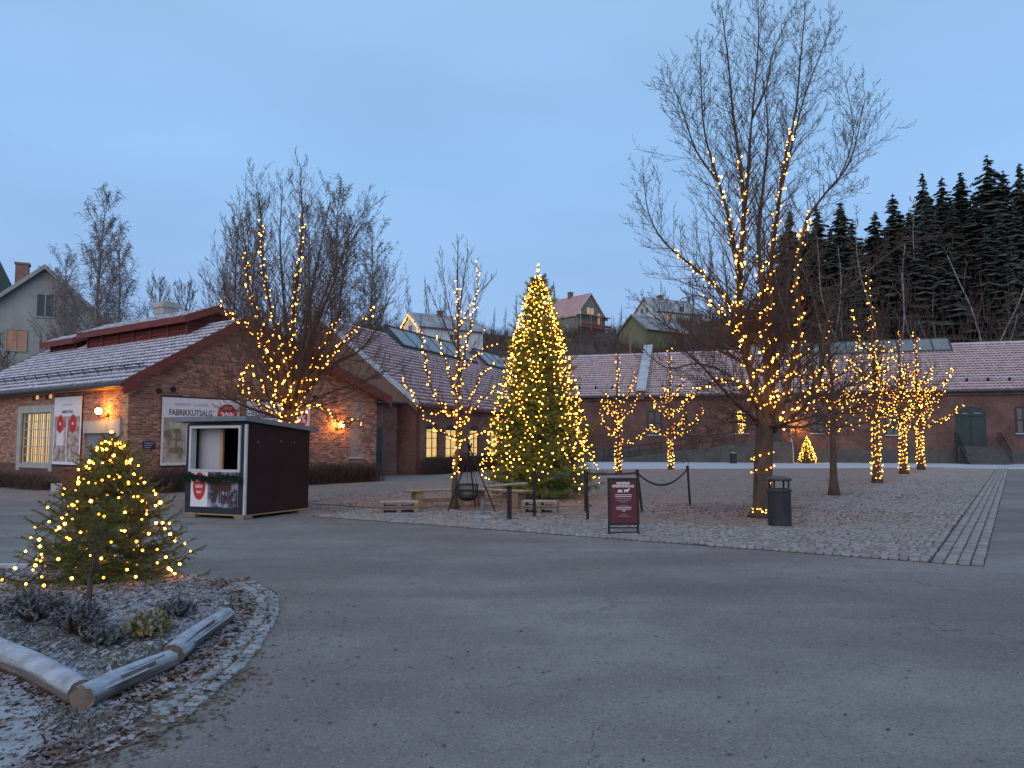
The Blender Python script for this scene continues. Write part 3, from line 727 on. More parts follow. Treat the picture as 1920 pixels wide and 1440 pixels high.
b.prism([(LB - .3, .3, 0), (LB - .3, WB, 0), (LB - .3, WB, EB), (LB - .3, WB / 2, RB), (LB - .3, .3, EB + .24)], (.3, 0, 0))
b.build('wall', M['brick_far'], wing)
for i, (x0, x1, z0, z1) in enumerate(win):
    w = lit_window(wing, 'y', x0, x1, z0, z1, 2, 3, .16, M['dark_frame'], M['curtain_glow'], name='window')
    a = MB(); n = 8
    for k in range(n):
        t0, t1 = k / n, (k + 1) / n
        f0, f1 = .22 * math.sin(math.pi * t0), .22 * math.sin(math.pi * t1)
        a.prism([(x0 + (x1-x0)*t0, -.03, z1), (x0 + (x1-x0)*t1, -.03, z1), (x0 + (x1-x0)*t1, -.03, z1 + f1 + .05), (x0 + (x1-x0)*t0, -.03, z1 + f0 + .05)], (0, .03, 0))
    a.build('arch', M['dark_frame'], w)
    a = MB(); a.box(x0 - .08, x1 + .08, -.08, .06, z0 - .07, z0); a.build('sill', M['concrete_dark'], w)
sB = (RB - EB) / (WB / 2); oB = .35
b = MB(); zb = EB - oB * sB
b.prism([(-.35, -oB, zb), (-.35, WB / 2, RB), (-.35, WB / 2, RB + .14), (-.35, -oB, zb + .14)], (LB + .7, 0, 0))
b.prism([(-.35, WB + oB, zb), (-.35, WB / 2, RB), (-.35, WB / 2, RB + .14), (-.35, WB + oB, zb + .14)][::-1], (LB + .7, 0, 0))
rb = b.build('roof', M['roof_slab'], wing)
sv = Vector((0, WB / 2 + oB, RB - zb)).normalized(); nv = Vector((0, -sv.z, sv.y))
tile_roof(rb, (-.35, -oB - .03, zb + .145), (1, 0, 0), tuple(sv), tuple(nv), int((LB + .7) / .25), int((WB / 2 + oB) / sv.y / .34), .25, .34, M['tile_pink'], 0, FB)
b = MB()
b.prism([(-.42, -oB - .05, zb - .02), (-.42, WB / 2, RB - .02), (-.42, WB / 2, RB + .24), (-.42, -oB - .05, zb + .24)], (.16, 0, 0)); b.build('verge_flashing', M['frosted_metal'], wing)
b = MB(); b.prism([(-.40, -oB, zb - .25), (-.40, WB / 2, RB - .25), (-.40, WB / 2, RB - .03), (-.40, -oB, zb - .03)], (.06, 0, 0)); b.prism([(-.38, .3, EB), (-.38, WB, EB), (-.38, WB / 2, RB - .1)], (.03, 0, 0)); b.build('gable_cladding', M['dark_clad'], wing)
b = MB(); b.tube([(-.3, -oB - .08, zb + .04), (LB, -oB - .08, zb + .04)], .07, 8); b.tube([(.25, -oB - .06, zb), (.25, -.1, zb - .35), (.25, -.1, .1)], .05, 8); b.build('gutter', M['oxide_red'], wing)
def skylight(parent, frame_mat, x0, x1, yc, zr, half, sl, up, panes, nm='skylight'):
    """glass lantern astride a ridge that runs along x"""
    s = MB(); zb_ = zr - half * sl - .1
    yl = yc - half; zt = zr - half * sl + up; top = zr + up + .25
    s.prism([(x0, yl, zb_), (x0, yc + half, zb_), (x0, yc + half, zt), (x0, yc, top), (x0, yl, zt)], (.22, 0, 0))
    s.prism([(x1 - .22, yl, zb_), (x1 - .22, yc + half, zb_), (x1 - .22, yc + half, zt), (x1 - .22, yc, top), (x1 - .22, yl, zt)], (.22, 0, 0))
    s.box(x0, x1, yl - .04, yl + .12, zb_, zt); s.box(x0, x1, yc + half - .12, yc + half, zb_, zt); s.box(x0, x1, yc - .08, yc + .08, top - .1, top + .06)
    for k in range(panes + 1):
        x = x0 + .1 + (x1 - x0 - .2) * k / panes
        s.prism([(x - .05, yl, zt), (x - .05, yc, top), (x - .05, yc, top + .07), (x - .05, yl, zt + .07)], (.10, 0, 0))
    so = s.build(nm, frame_mat, parent)
    for k in range(panes):
        xa, xb = x0 + .1 + (x1 - x0 - .2) * k / panes + .06, x0 + .1 + (x1 - x0 - .2) * (k + 1) / panes - .06
        g = MB(); g.prism([(xa, yl, zt + .02), (xa, yc, top + .02), (xa, yc, top + .04), (xa, yl, zt + .04)], (xb - xa, 0, 0)); g.build('pane', M['skylight_glass'], so)
        g = MB(); g.prism([(xa, yc, top + .02), (xa, yc + half, zt + .02), (xa, yc + half, zt + .04), (xa, yc, top + .04)], (xb - xa, 0, 0)); g.build('pane', M['skylight_glass'], so)
    fl = MB(); fl.prism([(x0 - .1, yl - .45, zb_ - .26), (x0 - .1, yl - .04, zb_ + .08), (x0 - .1, yl - .04, zb_ + .16), (x0 - .1, yl - .45, zb_ - .18)], (x1 - x0 + .2, 0, 0)); fl.build('flashing', M['frosted_metal'], so)
    return so
skylight(wing, M['gutter'], 6.1, 16.8, WB / 2, RB + .1, 1.25, sB, .26, 6)
skylight(wing, M['gutter'], 18.6, 23.4, WB / 2, RB + .1, 1.25, sB, .26, 3)
# ---------------- link block between A and B
La = at(684, 831, 37.2); Lb = at(744, 831, 38.4); FL = Frame(La.x, La.y, math.atan2(Lb.y - La.y, Lb.x - La.x))
LL = (Lb - La).length
linkb = thing('link_block', 'narrow recessed brick link with dark door between outlet and wing', 'building', tuple(FL.o), FL.ang)
b = MB(); b.box(-3, LL, 0, 4, 0, 3.55); b.build('wall', M['brick_dark'], linkb)
b = MB(); b.box(-3, LL + .2, -.35, 4, 3.55, 3.75); b.build('roof', M['roof_slab'], linkb)
b = MB(); b.tube([(-2, -.4, 3.6), (LL + .25, -.4, 3.6)], .08, 8); b.build('gutter', M['gutter'], linkb)
dx0, _ = FL.on_y(706, 850); dx1, dz = FL.on_y(717, 802)
b = MB(); b.box(dx0 - .5, dx1, -.03, .02, .05, dz); b.build('door', M['door_green'], linkb)
# ---------------- C: the long building across the back
C0 = at(1065, 831, 70.0); C1 = at(1990, 831, 59.0); FC = Frame(C0.x, C0.y, math.atan2(C1.y - C0.y, C1.x - C0.x))
EC, RC, WC = 5.95, 10.1, 11.0; X0, X1 = -14.0, 46.0
hall = thing('brick_hall', 'long brick factory hall with frosted tile roof across the back', 'building', tuple(FC.o), FC.ang)
b = MB(); b.box(X0, X1, 0, .4, 0, EC); b.prism([(X1 - .4, .4, 0), (X1 - .4, WC, 0), (X1 - .4, WC, EC), (X1 - .4, WC / 2, RC), (X1 - .4, .4, EC + .3)], (.4, 0, 0)); b.prism([(X0, .4, 0), (X0, WC, 0), (X0, WC, EC), (X0, WC / 2, RC), (X0, .4, EC + .3)], (.4, 0, 0)); b.box(X0 + .4, X1 - .4, WC - .4, WC, 0, EC)
b.build('wall', M['brick_dark'], hall)
b = MB(); b.box(X0, X1, -.12, -.002, 0, 1.05); b.build('plinth', M['concrete_dark'], hall)
b = MB(); b.box(X0, X1, -.22, -.002, EC - .55, EC - .12); b.build('cornice', M['brick_dark'], hall)
sC = (RC - EC) / (WC / 2); oC = .4; zc = EC - oC * sC
b = MB()
b.prism([(X0, -oC, zc), (X0, WC / 2, RC), (X0, WC / 2, RC + .15), (X0, -oC, zc + .15)], (X1 - X0, 0, 0))
b.prism([(X0, WC + oC, zc), (X0, WC / 2, RC), (X0, WC / 2, RC + .15), (X0, WC + oC, zc + .15)][::-1], (X1 - X0, 0, 0))
rc = b.build('roof', M['roof_slab'], hall)
sv = Vector((0, WC / 2 + oC, RC - zc)).normalized(); nv = Vector((0, -sv.z, sv.y))
tile_roof(rc, (X0, -oC - .03, zc + .155), (1, 0, 0), tuple(sv), tuple(nv), int((X1 - X0) / .30), int((WC / 2 + oC) / sv.y / .38), .30, .38, M['tile_pink'], 0, FC)
b = MB(); b.tube([(X0, -oC - .1, zc + .05), (X1, -oC - .1, zc + .05)], .10, 8); b.build('gutter', M['gutter'], hall)
b = MB(); p0 = Vector((0, -oC, zc + .15)) + sv * 1.3 + nv * .2
b.tube([p0 + Vector((X0, 0, 0)), p0 + Vector((X1, 0, 0))], .03, 4)
for k in range(40): b.box(X0 + k * 1.5 - .06, X0 + k * 1.5 + .06, p0.y - .05, p0.y + .12, p0.z - .22, p0.z + .05)
b.build('snow_guard', M['tile_red'], rc)
fx, _ = FC.on_y(1197, 735)
b = MB(); b.prism([(fx, -oC - .3, zc - .2), (fx, WC / 2, RC), (fx, WC / 2, RC + .75), (fx, -oC - .3, zc + .55)], (.55, 0, 0)); b.build('fire_wall', M['brick_dark'], hall)
b = MB(); b.prism([(fx - .12, -oC - .4, zc + .55), (fx - .12, WC / 2 + .1, RC + .82), (fx - .12, WC / 2 + .1, RC + .95), (fx - .12, -oC - .4, zc + .68)], (.85, 0, 0)); b.build('fire_wall_coping', M['frosted_metal'], hall)
xa, _ = FC.on_y(1405, 700); xb, _ = FC.on_y(1790, 700)
skylight(hall, M['gutter'], xa, xb + 1.0, WC / 2, RC - .1, 1.15, sC, .42, 12)
# doors, steps, windows, ramp of the hall
def wallrect(px0, px1, py0, py1):
    x0, z1 = FC.on_y(px0, py0); x1, z0 = FC.on_y(px1, py1); return x0, x1, z0, z1
x0, x1, z0, z1 = wallrect(1790, 1851, 772, 836)
b = MB(); b.box(x0, x1, -.05, .02, z0, z1); n = 10
for k in range(n):
    t0, t1 = k / n, (k + 1) / n; h0, h1 = .42 * math.sin(math.pi * t0), .42 * math.sin(math.pi * t1)
    b.prism([(x0 + (x1-x0)*t0, -.05, z1 + .002), (x0 + (x1-x0)*t1, -.05, z1 + .002), (x0 + (x1-x0)*t1, -.05, z1 + h1 + .01), (x0 + (x1-x0)*t0, -.05, z1 + h0 + .01)], (0, .05, 0))
d_ = b.build('door', M['door_green'], hall)
b = MB(); b.box((x0+x1)/2 - .03, (x0+x1)/2 + .03, -.09, -.05, z0, z1 - .35); b.box(x0 + .1, x1 - .1, -.09, -.05, z1 - .42, z1 - .34); b.build('door_rail', M['dark_frame'], d_)
b = MB(); b.box(x0 + .5, (x0+x1)/2 - .2, -.065, -.05, z1 - .18, z1 - .10); b.box((x0+x1)/2 + .25, x1 - .3, -.065, -.05, z1 - .18, z1 - .10); b.build('transom_pane', M['skylight_glass'], d_)
b = MB(); nst = 8
for k in range(nst):
    b.box(x0 + .1, x1 + .6, -.9 - (nst - k) * .30, -.9 - (nst - k - 1) * .30, 0, z0 * (k + 1) / (nst + 1))
b.box(x0 - .1, x1 + .6, -.9, -.12, 0, z0 - .02); b.build('stair', M['concrete_dark'], hall)
for xx in (x0 - .15, x1 + .7):
    b = MB(); b.tube([(xx, -.2, z0 + 1.0), (xx, -1.0, z0 + 1.0), (xx, -.9 - nst * .3, 1.0)], .03, 6)
    for k in range(14):
        y = -.2 - k * .24; zt = z0 + 1.0 if y > -1.0 else z0 + 1.0 - (z0) * (-1.0 - y) / (nst * .3 - .1)
        b.tube([(xx, y, max(0, zt - 1.0)), (xx, y, zt)], .016, 4)
    b.build('handrail', M['black_metal'], hall)
x0, x1, z0, z1 = wallrect(1442, 1465, 783, 828)
b = MB(); b.box(x0, x1, -.05, .02, z0, z1); b.build('side_door', M['door_green'], hall)
b = MB()
for k in range(8): b.box(x0 - .1, x1 + .75, -.9 - (8 - k) * .3, -.9 - (7 - k) * .3, 0, z0 * (k + 1) / 9); b.box(x0 - .1, x1 + .75, -.93 - (8 - k) * .3, -.87 - (8 - k) * .3, z0 * (k + 1) / 9 - .05, z0 * (k + 1) / 9 + .012)
b.box(x0 - .1, x1 + .75, -.9, -.12, 0, z0 - .03); b.build('side_stair', M['stair_stone'], hall)
for xx in (x0 - .25, x1 + .72):
    b = MB(); b.tube([(xx, -.25, z0 + 1.05), (xx, -1.1, z0 + 1.05), (xx, -3.3, 1.0), (xx, -3.3, 0)], .04, 6); b.tube([(xx, -1.1, z0 + 1.05), (xx, -1.1, z0 - .1)], .035, 6)
    b.build('side_handrail', M['frosted_metal'], hall)
for r_ in ((1617, 1678, 846, 864),):
    x0, x1, z0, z1 = wallrect(*r_); b = MB(); z0 = .05; n = 10
    for k in range(n):
        t0, t1 = k / n, (k + 1) / n; h0, h1 = (z1 - z0 - .35) + .4 * math.sin(math.pi * t0), (z1 - z0 - .35) + .4 * math.sin(math.pi * t1)
        b.prism([(x0 + (x1-x0)*t0, -.16, z0), (x0 + (x1-x0)*t1, -.16, z0), (x0 + (x1-x0)*t1, -.16, z0 + h1), (x0 + (x1-x0)*t0, -.16, z0 + h0)], (0, .06, 0))
    b.build('cellar_window', M['pane_dark'], hall)
for r_ in ((1377, 1402, 768, 812), (1520, 1545, 780, 812), (1660, 1690, 772, 815), (1904, 1932, 764, 812), (1215, 1240, 772, 815)):
    x0, x1, z0, z1 = wallrect(*r_)
    b = MB(); b.box(x0 - .05, x0 + .06, -.07, -.04, z0, z1); b.box(x1 - .06, x1 + .05, -.07, -.04, z0, z1); b.box(x0, x1, -.07, -.04, z1 - .06, z1 + .05); b.box((x0+x1)/2 - .04, (x0+x1)/2 + .04, -.068, -.04, z0, z1); b.box(x0, x1, -.066, -.04, (z0+z1)/2 - .03, (z0+z1)/2 + .03)
    w_ = b.build('window', M['dark_frame'], hall)
    for i in (0, 1):
        for j in (0, 1):
            b = MB(); u0 = x0 + (x1 - x0) * i / 2 + .05; v0 = z0 + (z1 - z0) * j / 2 + .04; b.box(u0, u0 + (x1 - x0) / 2 - .1, -.045, -.01, v0, v0 + (z1 - z0) / 2 - .08); b.build('pane', M['pane_dark'], w_)
    b = MB(); b.box(x0 - .1, x1 + .1, -.14, .0, z0 - .09, z0); b.build('window_sill', M['frosted_metal'], w_)
# ramp with railing in front of the hall
rx0, _ = FC.on_y(1150, 850); rx1, _ = FC.on_y(1418, 850)
ramp = thing('ramp', 'dark concrete ramp with railings climbing towards the stair door', 'ramp', tuple(FC.w(rx0, -2.2)), FC.ang)
RLn = rx1 - rx0
b = MB(); b.prism([(0, 0, 0), (RLn, 0, 0), (RLn, 0, 1.75), (RLn * .12, 0, .35), (0, 0, .30)], (0, 1.9, 0)); b.build('ramp_wall', M['concrete_dark'], ramp)
b = MB()
b.tube([(0, .05, 1.15), (RLn * .12, .05, 1.25), (RLn, .05, 2.75)], .05, 6); b.tube([(0, .05, .75), (RLn * .12, .05, .8), (RLn, .05, 2.25)], .035, 6)
for k in range(15):
    x = RLn * k / 14; zt = 1.15 + .1 * min(1, x / (RLn * .12)) + max(0, (x - RLn * .12) / (RLn * .88)) * 1.5
    b.tube([(x, .05, zt - .85), (x, .05, zt)], .03, 5)
b.build('railing', M['dark_frame'], ramp)
low = thing('retaining_wall', 'low dark retaining wall ending behind the lit fir', 'wall', tuple(FC.w(-13, -3.0)), FC.ang)
b = MB(); b.box(0, rx0 + 12.6, 0, .5, 0, 1.15); b.build('wall_body', M['concrete_dark'], low)
b = MB(); b.box(-.1, rx0 + 12.7, -.08, .58, 1.152, 1.25); b.build('coping', M['concrete_dark'], low)

# ---------------- houses on the hill and behind
def house(name, label, o, ang, W, L, ez, rz, base, ridge, mw, mr, wins=(), chim=(), trim='white_paint', ov=.35):
    """near corner at o; X to the right-back (W), Y to the left-back (L); ridge 'x' or 'y'"""
    root = thing(name, label, 'house', (o[0], o[1], base), ang)
    b = MB(); eh, rh = ez - base, rz - base; dn = -3.0
    if ridge == 'y':
        b.prism([(0, 0, dn), (W, 0, dn), (W, 0, eh), (W / 2, 0, rh), (0, 0, eh)], (0, L, 0))
    else:
        b.prism([(0, 0, dn), (0, L, dn), (0, L, eh), (0, L / 2, rh), (0, 0, eh)][::-1], (W, 0, 0))
    b.build('wall', M[mw], root)
    r = MB(); t = MB(); D = L if ridge == 'x' else W; s = (rh - eh) / (D / 2); Z0 = eh - ov * s; th = .18
    for sg in (0, 1):
        e = -ov if sg == 0 else D + ov
        prof = [(e, Z0), (D / 2, rh), (D / 2, rh + th), (e, Z0 + th)]
        if ridge == 'y':
            r.prism([(p, -ov, z + .01) for p, z in prof][::1 if sg == 0 else -1], (0, L + 2 * ov, 0))
            t.prism([(p, -ov - .06, z - (.14 if i < 2 else -.02)) for i, (p, z) in enumerate(prof)][::1 if sg == 0 else -1], (0, .06, 0))
        else:
            r.prism([(-ov, p, z + .01) for p, z in prof][::-1 if sg == 0 else 1], (W + 2 * ov, 0, 0))
            t.prism([(-ov - .06, p, z - (.14 if i < 2 else -.02)) for i, (p, z) in enumerate(prof)][::-1 if sg == 0 else 1], (.06, 0, 0))
    ro = r.build('roof', M[mr], root); t.build('barge_board', M[trim], root)
    for cxy in chim:
        c = MB(); x, y, w_, z1 = cxy; c.box(x - w_, x + w_, y - w_, y + w_, rh - 1.2, z1 - base); c.box(x - w_ - .07, x + w_ + .07, y - w_ - .07, y + w_ + .07, z1 - base, z1 - base + .14); c.build('chimney', M['chimney_brick'], ro)
    for face, u0, u1, z0, z1, mg in wins:
        z0 -= base; z1 -= base
        w = MB(); g = MB()
        bars = [(u0 - .1, u0, z0 - .1, z1 + .1), (u1, u1 + .1, z0 - .1, z1 + .1), (u0, u1, z1, z1 + .1), (u0, u1, z0 - .1, z0), ((u0+u1)/2 - .04, (u0+u1)/2 + .04, z0, z1)]
        for p, q, a_, c_ in bars:
            if face == 'y': w.box(p, q, -.09, -.01, a_, c_)
            else: w.box(-.09, -.01, p, q, a_, c_)
        wo = w.build('window', M[trim], root)
        if face == 'y': g.box(u0, u1, -.05, -.02, z0, z1)
        else: g.box(-.05, -.02, u0, u1, z0, z1)
        g.build('pane', M[mg], wo)
    return root
def fr(px, Y, ang): p = at(px, 831, Y); return Frame(p.x, p.y, ang)
# grey house with scaffold
Y2 = 160; f2 = fr(1080, Y2, math.atan2(1, 1.17)); zz = lambda py, Y: at(960, py, Y).z
grey = house('hill_house', 'grey house with red roof and scaffolding on the hill', f2.o, f2.ang, 9.2, 9.5, zz(590, Y2), zz(546, Y2), zz(640, Y2), 'y', 'house_grey', 'roof_red',
      [('y', 3.6, 4.4, zz(589, Y2+3), zz(578, Y2+3), 'window_far'), ('y', 4.75, 5.5, zz(589, Y2+3), zz(578, Y2+3), 'window_far'), ('y', .9, 1.6, zz(588, Y2), zz(579, Y2), 'window_far'), ('y', 6.9, 7.4, zz(607, Y2+4), zz(588, Y2+4), 'window_far'), ('y', .8, 2.0, zz(622, Y2), zz(612, Y2), 'pane_dark'), ('x', 2.2, 4.0, zz(620, Y2), zz(608, Y2), 'skylight_glass')], [(4.6, 6.0, .45, zz(546, Y2) + 1.1)])
b = MB(); base2 = zz(640, Y2)
for zp in (zz(589, Y2), zz(612, Y2), zz(634, Y2)): b.box(.3, 9.8, -1.3, -.2, zp - base2 - .08, zp - base2)
scaf = thing('scaffold', 'scaffold with red boards against the grey hill house', 'scaffold', (f2.o.x, f2.o.y, base2), f2.ang)
b.build('deck', M['old_wood'], scaf)
b = MB()
for zp in (zz(609, Y2), zz(631.5, Y2)): b.box(.6, 9.9, -1.34, -1.28, zp - base2 - .1, zp - base2 + .45)
b.build('guard_board', M['scaffold_red'], scaf)
for x in (.3, 3.4, 6.6, 9.8):
    b = MB(); b.tube([(x, -1.3, -1.5), (x, -1.3, zz(583, Y2) - base2)], .05, 5); b.tube([(x, -.25, -1.5), (x, -.25, zz(583, Y2) - base2)], .05, 5); b.build('pole', M['frosted_metal'], scaf)
# green shed
Y3 = 128; f3 = fr(1216, Y3, math.atan2(1440, 1925))
house('green_shed', 'olive green shed with grey roof below the white house', f3.o, f3.ang, 10.5, 6.6, zz(616, Y3), zz(590, Y3 + 2), zz(644, Y3), 'x', 'house_green', 'roof_dark', (), trim='house_green')
# white house behind the shed
Y4 = 175; f4 = fr(1236, Y4, math.atan2(1, 1.9))
house('white_house', 'pale white house with steep gables above the green shed', f4.o, f4.ang, 13, 9.0, zz(582, Y4), zz(552, Y4), zz(625, Y4), 'x', 'house_white', 'roof_dark',
      [('x', 3.2, 4.1, zz(581, Y4), zz(572, Y4), 'pane_dark'), ('x', 5.2, 6.1, zz(581, Y4), zz(572, Y4), 'pane_dark'), ('y', 2.2, 3.6, zz(598, Y4), zz(588, Y4), 'window_far'), ('y', 6.5, 7.8, zz(580, Y4), zz(570, Y4), 'pane_dark')], [(4.5, 4.5, .6, zz(546, Y4))])
# white house with warm gable
Y1 = 112; f1 = fr(786, Y1, math.atan2(1, 1.5))
house('warm_house', 'white house with string-lit gable above the wing skylights', f1.o, f1.ang, 10.8, 6.5, zz(611, Y1), zz(588, Y1 + 3), zz(652, Y1), 'x', 'house_white', 'roof_dark', [('x', 2.6, 3.7, zz(617, Y1), zz(606, Y1), 'pane_dark'), ('y', 5.0, 6.2, zz(633, Y1), zz(622, Y1), 'pane_dark'), ('x', .35, .75, zz(634, Y1), zz(614, Y1), 'window_far'), ('x', 5.75, 6.15, zz(632, Y1), zz(614, Y1), 'window_far')], [(5.0, 3.25, .35, zz(588, Y1) + 1.2)])
# old pale house at the far left
Y0 = 56; o0 = at(-70, 831, 52)
f0 = Frame(o0.x, o0.y, math.atan2(.45, .89))
house('pale_house', 'weathered pale house with bare climbers behind the outlet roof', f0.o, f0.ang, 8.6, 12, zz(606, 54.5), zz(508, 54.8), 0.0, 'y', 'house_pale', 'roof_dark', [('y', 3.9, 4.9, zz(597, 54.8), zz(557, 54.8), 'pane_dark'), ('y', 2.2, 3.3, zz(659, 54), zz(622, 54), 'orange_panel')], [(2.5, 4.0, .42, zz(505, 58))], trim='house_pale', ov=.5)
sp_ = at(-24, 831, 70); tw = thing('spire', 'dark green copper spire cut by the picture edge', 'spire', (sp_.x, sp_.y, 0)); b = MB()
b.lathe([(2.2, 0), (2.2, zz(560, 70)), (1.9, zz(555, 70)), (.05, zz(480, 70))], n=8); b.build('spire_body', M['spire_green'], tw)
b = MB(); b.tube([(0, 0, zz(480, 70) - .2), (0, 0, zz(480, 70) + .9)], .05, 5); b.build('finial', M['gutter'], tw)
# ================================================================== TREES
def smooth_line(pts, per=5):
    """Catmull-Rom through the points"""
    P = [Vector(p) for p in pts]; P = [P[0] * 2 - P[1]] + P + [P[-1] * 2 - P[-2]]; out = []
    for i in range(1, len(P) - 2):
        for k in range(per):
            t = k / per; a, b_, c, d = P[i-1], P[i], P[i+1], P[i+2]
            out.append(.5 * ((2 * b_) + (c - a) * t + (2*a - 5*b_ + 4*c - d) * t*t + (3*b_ - a - 3*c + d) * t**3))
    out.append(P[-2]); return out
def rv(r): 
    while True:
        v = Vector((r.uniform(-1, 1), r.uniform(-1, 1), r.uniform(-1, 1)))
        if .05 < v.length < 1: return v.normalized()
def grow(S, p, d, L, r, lvl, mx, R, up=.12, wig=.16, dens=(1.0, 1.0, 1.0), ang=.85, shr=.5, rmin=.0035, droop=0.0):
    n = 5 if lvl <= 1 else (4 if lvl == 2 else 3); step = L / n; r0 = r
    for i in range(n):
        u = up if lvl < mx else up - droop
        d = (d + rv(R) * wig + Vector((0, 0, u))).normalized(); q = p + d * step; r1 = max(rmin, r * (1 - .85 * (i + 1) / n))
        S.append((p, q, r0, r1))
        if lvl < mx and (i > 0 or lvl > 1):
            k = dens[min(lvl, len(dens) - 1)]; k = int(k) + (1 if R.random() < k - int(k) else 0)
            for _ in range(k):
                t = R.random(); e = rv(R); e = (e - d * e.dot(d)); 
                if e.length < .05: continue
                e.normalize(); a = ang * R.uniform(.7, 1.25); dd = d * math.cos(a) + e * math.sin(a)
                grow(S, p.lerp(q, t), dd, L * shr * R.uniform(.55, 1.15) * (1 - .35 * i / n), max(rmin, r0 * .55), lvl + 1, mx, R, up, wig, dens, ang, shr, rmin, droop)
        p, r0 = q, r1
    return p
def segs_mesh(name, S, mat, n=3):
    V, Fq = segs_arrays([tuple(s[0]) for s in S], [tuple(s[1]) for s in S], [s[2] for s in S], [s[3] for s in S], n)
    return np_mesh(name, V, Fq, mat)
class Limb:
    def __init__(s, pts, r0, r1): s.p = pts; n = len(pts); s.r = [r0 + (r1 - r0) * (i / (n - 1)) ** .8 for i in range(n)]
def px_limb(seq, Y, r0, r1, per=4, jit=0.0):
    """seq of (px, py, depth offset): traced limb standing in the tree's own depth"""
    pts = [at(q[0], q[1], Y + (q[2] if len(q) > 2 else 0)) for q in seq]
    return Limb(smooth_line(pts, per), r0, r1)
def side_growth(S, lb, R, step, Lmax, a0=.15, mx=2, up=.12, ang=.8, dens=(1, 1.1, .9), shape=None, rmin=.0035, wig=.15, shr=.5, droop=0, rk=.42):
    n = len(lb.p); tot = sum((lb.p[i+1] - lb.p[i]).length for i in range(n - 1)); acc = 0; nxt = a0 * tot; az = R.random() * 6
    for i in range(n - 1):
        seg = lb.p[i+1] - lb.p[i]; l = seg.length; t = seg / max(l, 1e-6)
        while nxt < acc + l:
            f = nxt / tot; p = lb.p[i] + t * (nxt - acc); az += 2.4 + R.uniform(-.5, .5)
            ref = Vector((0, 0, 1)) if abs(t.z) < .9 else Vector((1, 0, 0)); e1 = t.cross(ref).normalized(); e2 = t.cross(e1)
            e = e1 * math.cos(az) + e2 * math.sin(az); a = ang * R.uniform(.75, 1.25); dd = t * math.cos(a) + e * math.sin(a)
            Lh = Lmax * (shape(f) if shape else (1 - .55 * f)) * R.uniform(.6, 1.2)
            grow(S, p, dd, Lh, max(rmin * 1.4, min(lb.r[i] * rk, .03)), 1, mx, R, up, wig, dens, ang, shr, rmin, droop)
            nxt += step * R.uniform(.7, 1.3)
        acc += l
def make_tree(name, label, base, trunk, limbs, S, group=None, mt='bark', mtw='twig', cat='tree'):
    root = thing(name, label, cat, tuple(base), 0, group)
    b = MB()
    fl = [r * (1 + .55 * max(0, 1 - i / 2.2)) for i, r in enumerate(trunk.r)]
    b.tube(trunk.p, fl, 12); b.build('trunk', M[mt], root, True, True)
    b = MB()
    for lb in limbs: b.tube(lb.p, lb.r, 7)
    c = b.build('crown', M[mt], root, True, True)
    if S:
        t = link('twigs', segs_mesh('twigs', S, M[mtw]), c); t.location = (0, 0, 0)
    return root
# ---- strings of lights
_ph = (1 + 5 ** .5) / 2
ICO = np.array([(-1, _ph, 0), (1, _ph, 0), (-1, -_ph, 0), (1, -_ph, 0), (0, -1, _ph), (0, 1, _ph), (0, -1, -_ph), (0, 1, -_ph), (_ph, 0, -1), (_ph, 0, 1), (-_ph, 0, -1), (-_ph, 0, 1)]) / math.sqrt(1 + _ph ** 2)
ICOF = np.array([(0,11,5),(0,5,1),(0,1,7),(0,7,10),(0,10,11),(1,5,9),(5,11,4),(11,10,2),(10,7,6),(7,1,8),(3,9,4),(3,4,2),(3,2,6),(3,6,8),(3,8,9),(4,9,5),(2,4,11),(6,2,10),(8,6,7),(9,8,1)])
def spiral(lb, f0, f1, pitch, gap, R, off=.02, cables=None, jitter=.02):
    """bulb places wound round a limb between the fractions f0 and f1 of its length"""
    out = []; n = len(lb.p); Ls = [(lb.p[i+1] - lb.p[i]).length for i in range(n - 1)]; tot = sum(Ls); acc = 0; nxt = f0 * tot; az = R.random() * 6; line = []
    for i in range(n - 1):
        t = (lb.p[i+1] - lb.p[i]) / max(Ls[i], 1e-6); ref = Vector((0, 0, 1)) if abs(t.z) < .9 else Vector((1, 0, 0)); e1 = t.cross(ref).normalized(); e2 = t.cross(e1)
        while nxt < acc + Ls[i] and nxt <= f1 * tot:
            r = lb.r[i] + off; p = lb.p[i] + t * (nxt - acc) + (e1 * math.cos(az) + e2 * math.sin(az)) * r
            out.append(p + rv(R) * jitter); line.append(p)
            per = 2 * math.pi * r; turn = per / pitch                      # angle moved for each metre climbed
            dl = gap / math.sqrt(1 + turn ** 2) * R.uniform(.6, 1.4); az += dl * turn / r; nxt += dl
        acc += Ls[i]
    if cables is not None and len(line) > 1: cables.append(line)
    return out
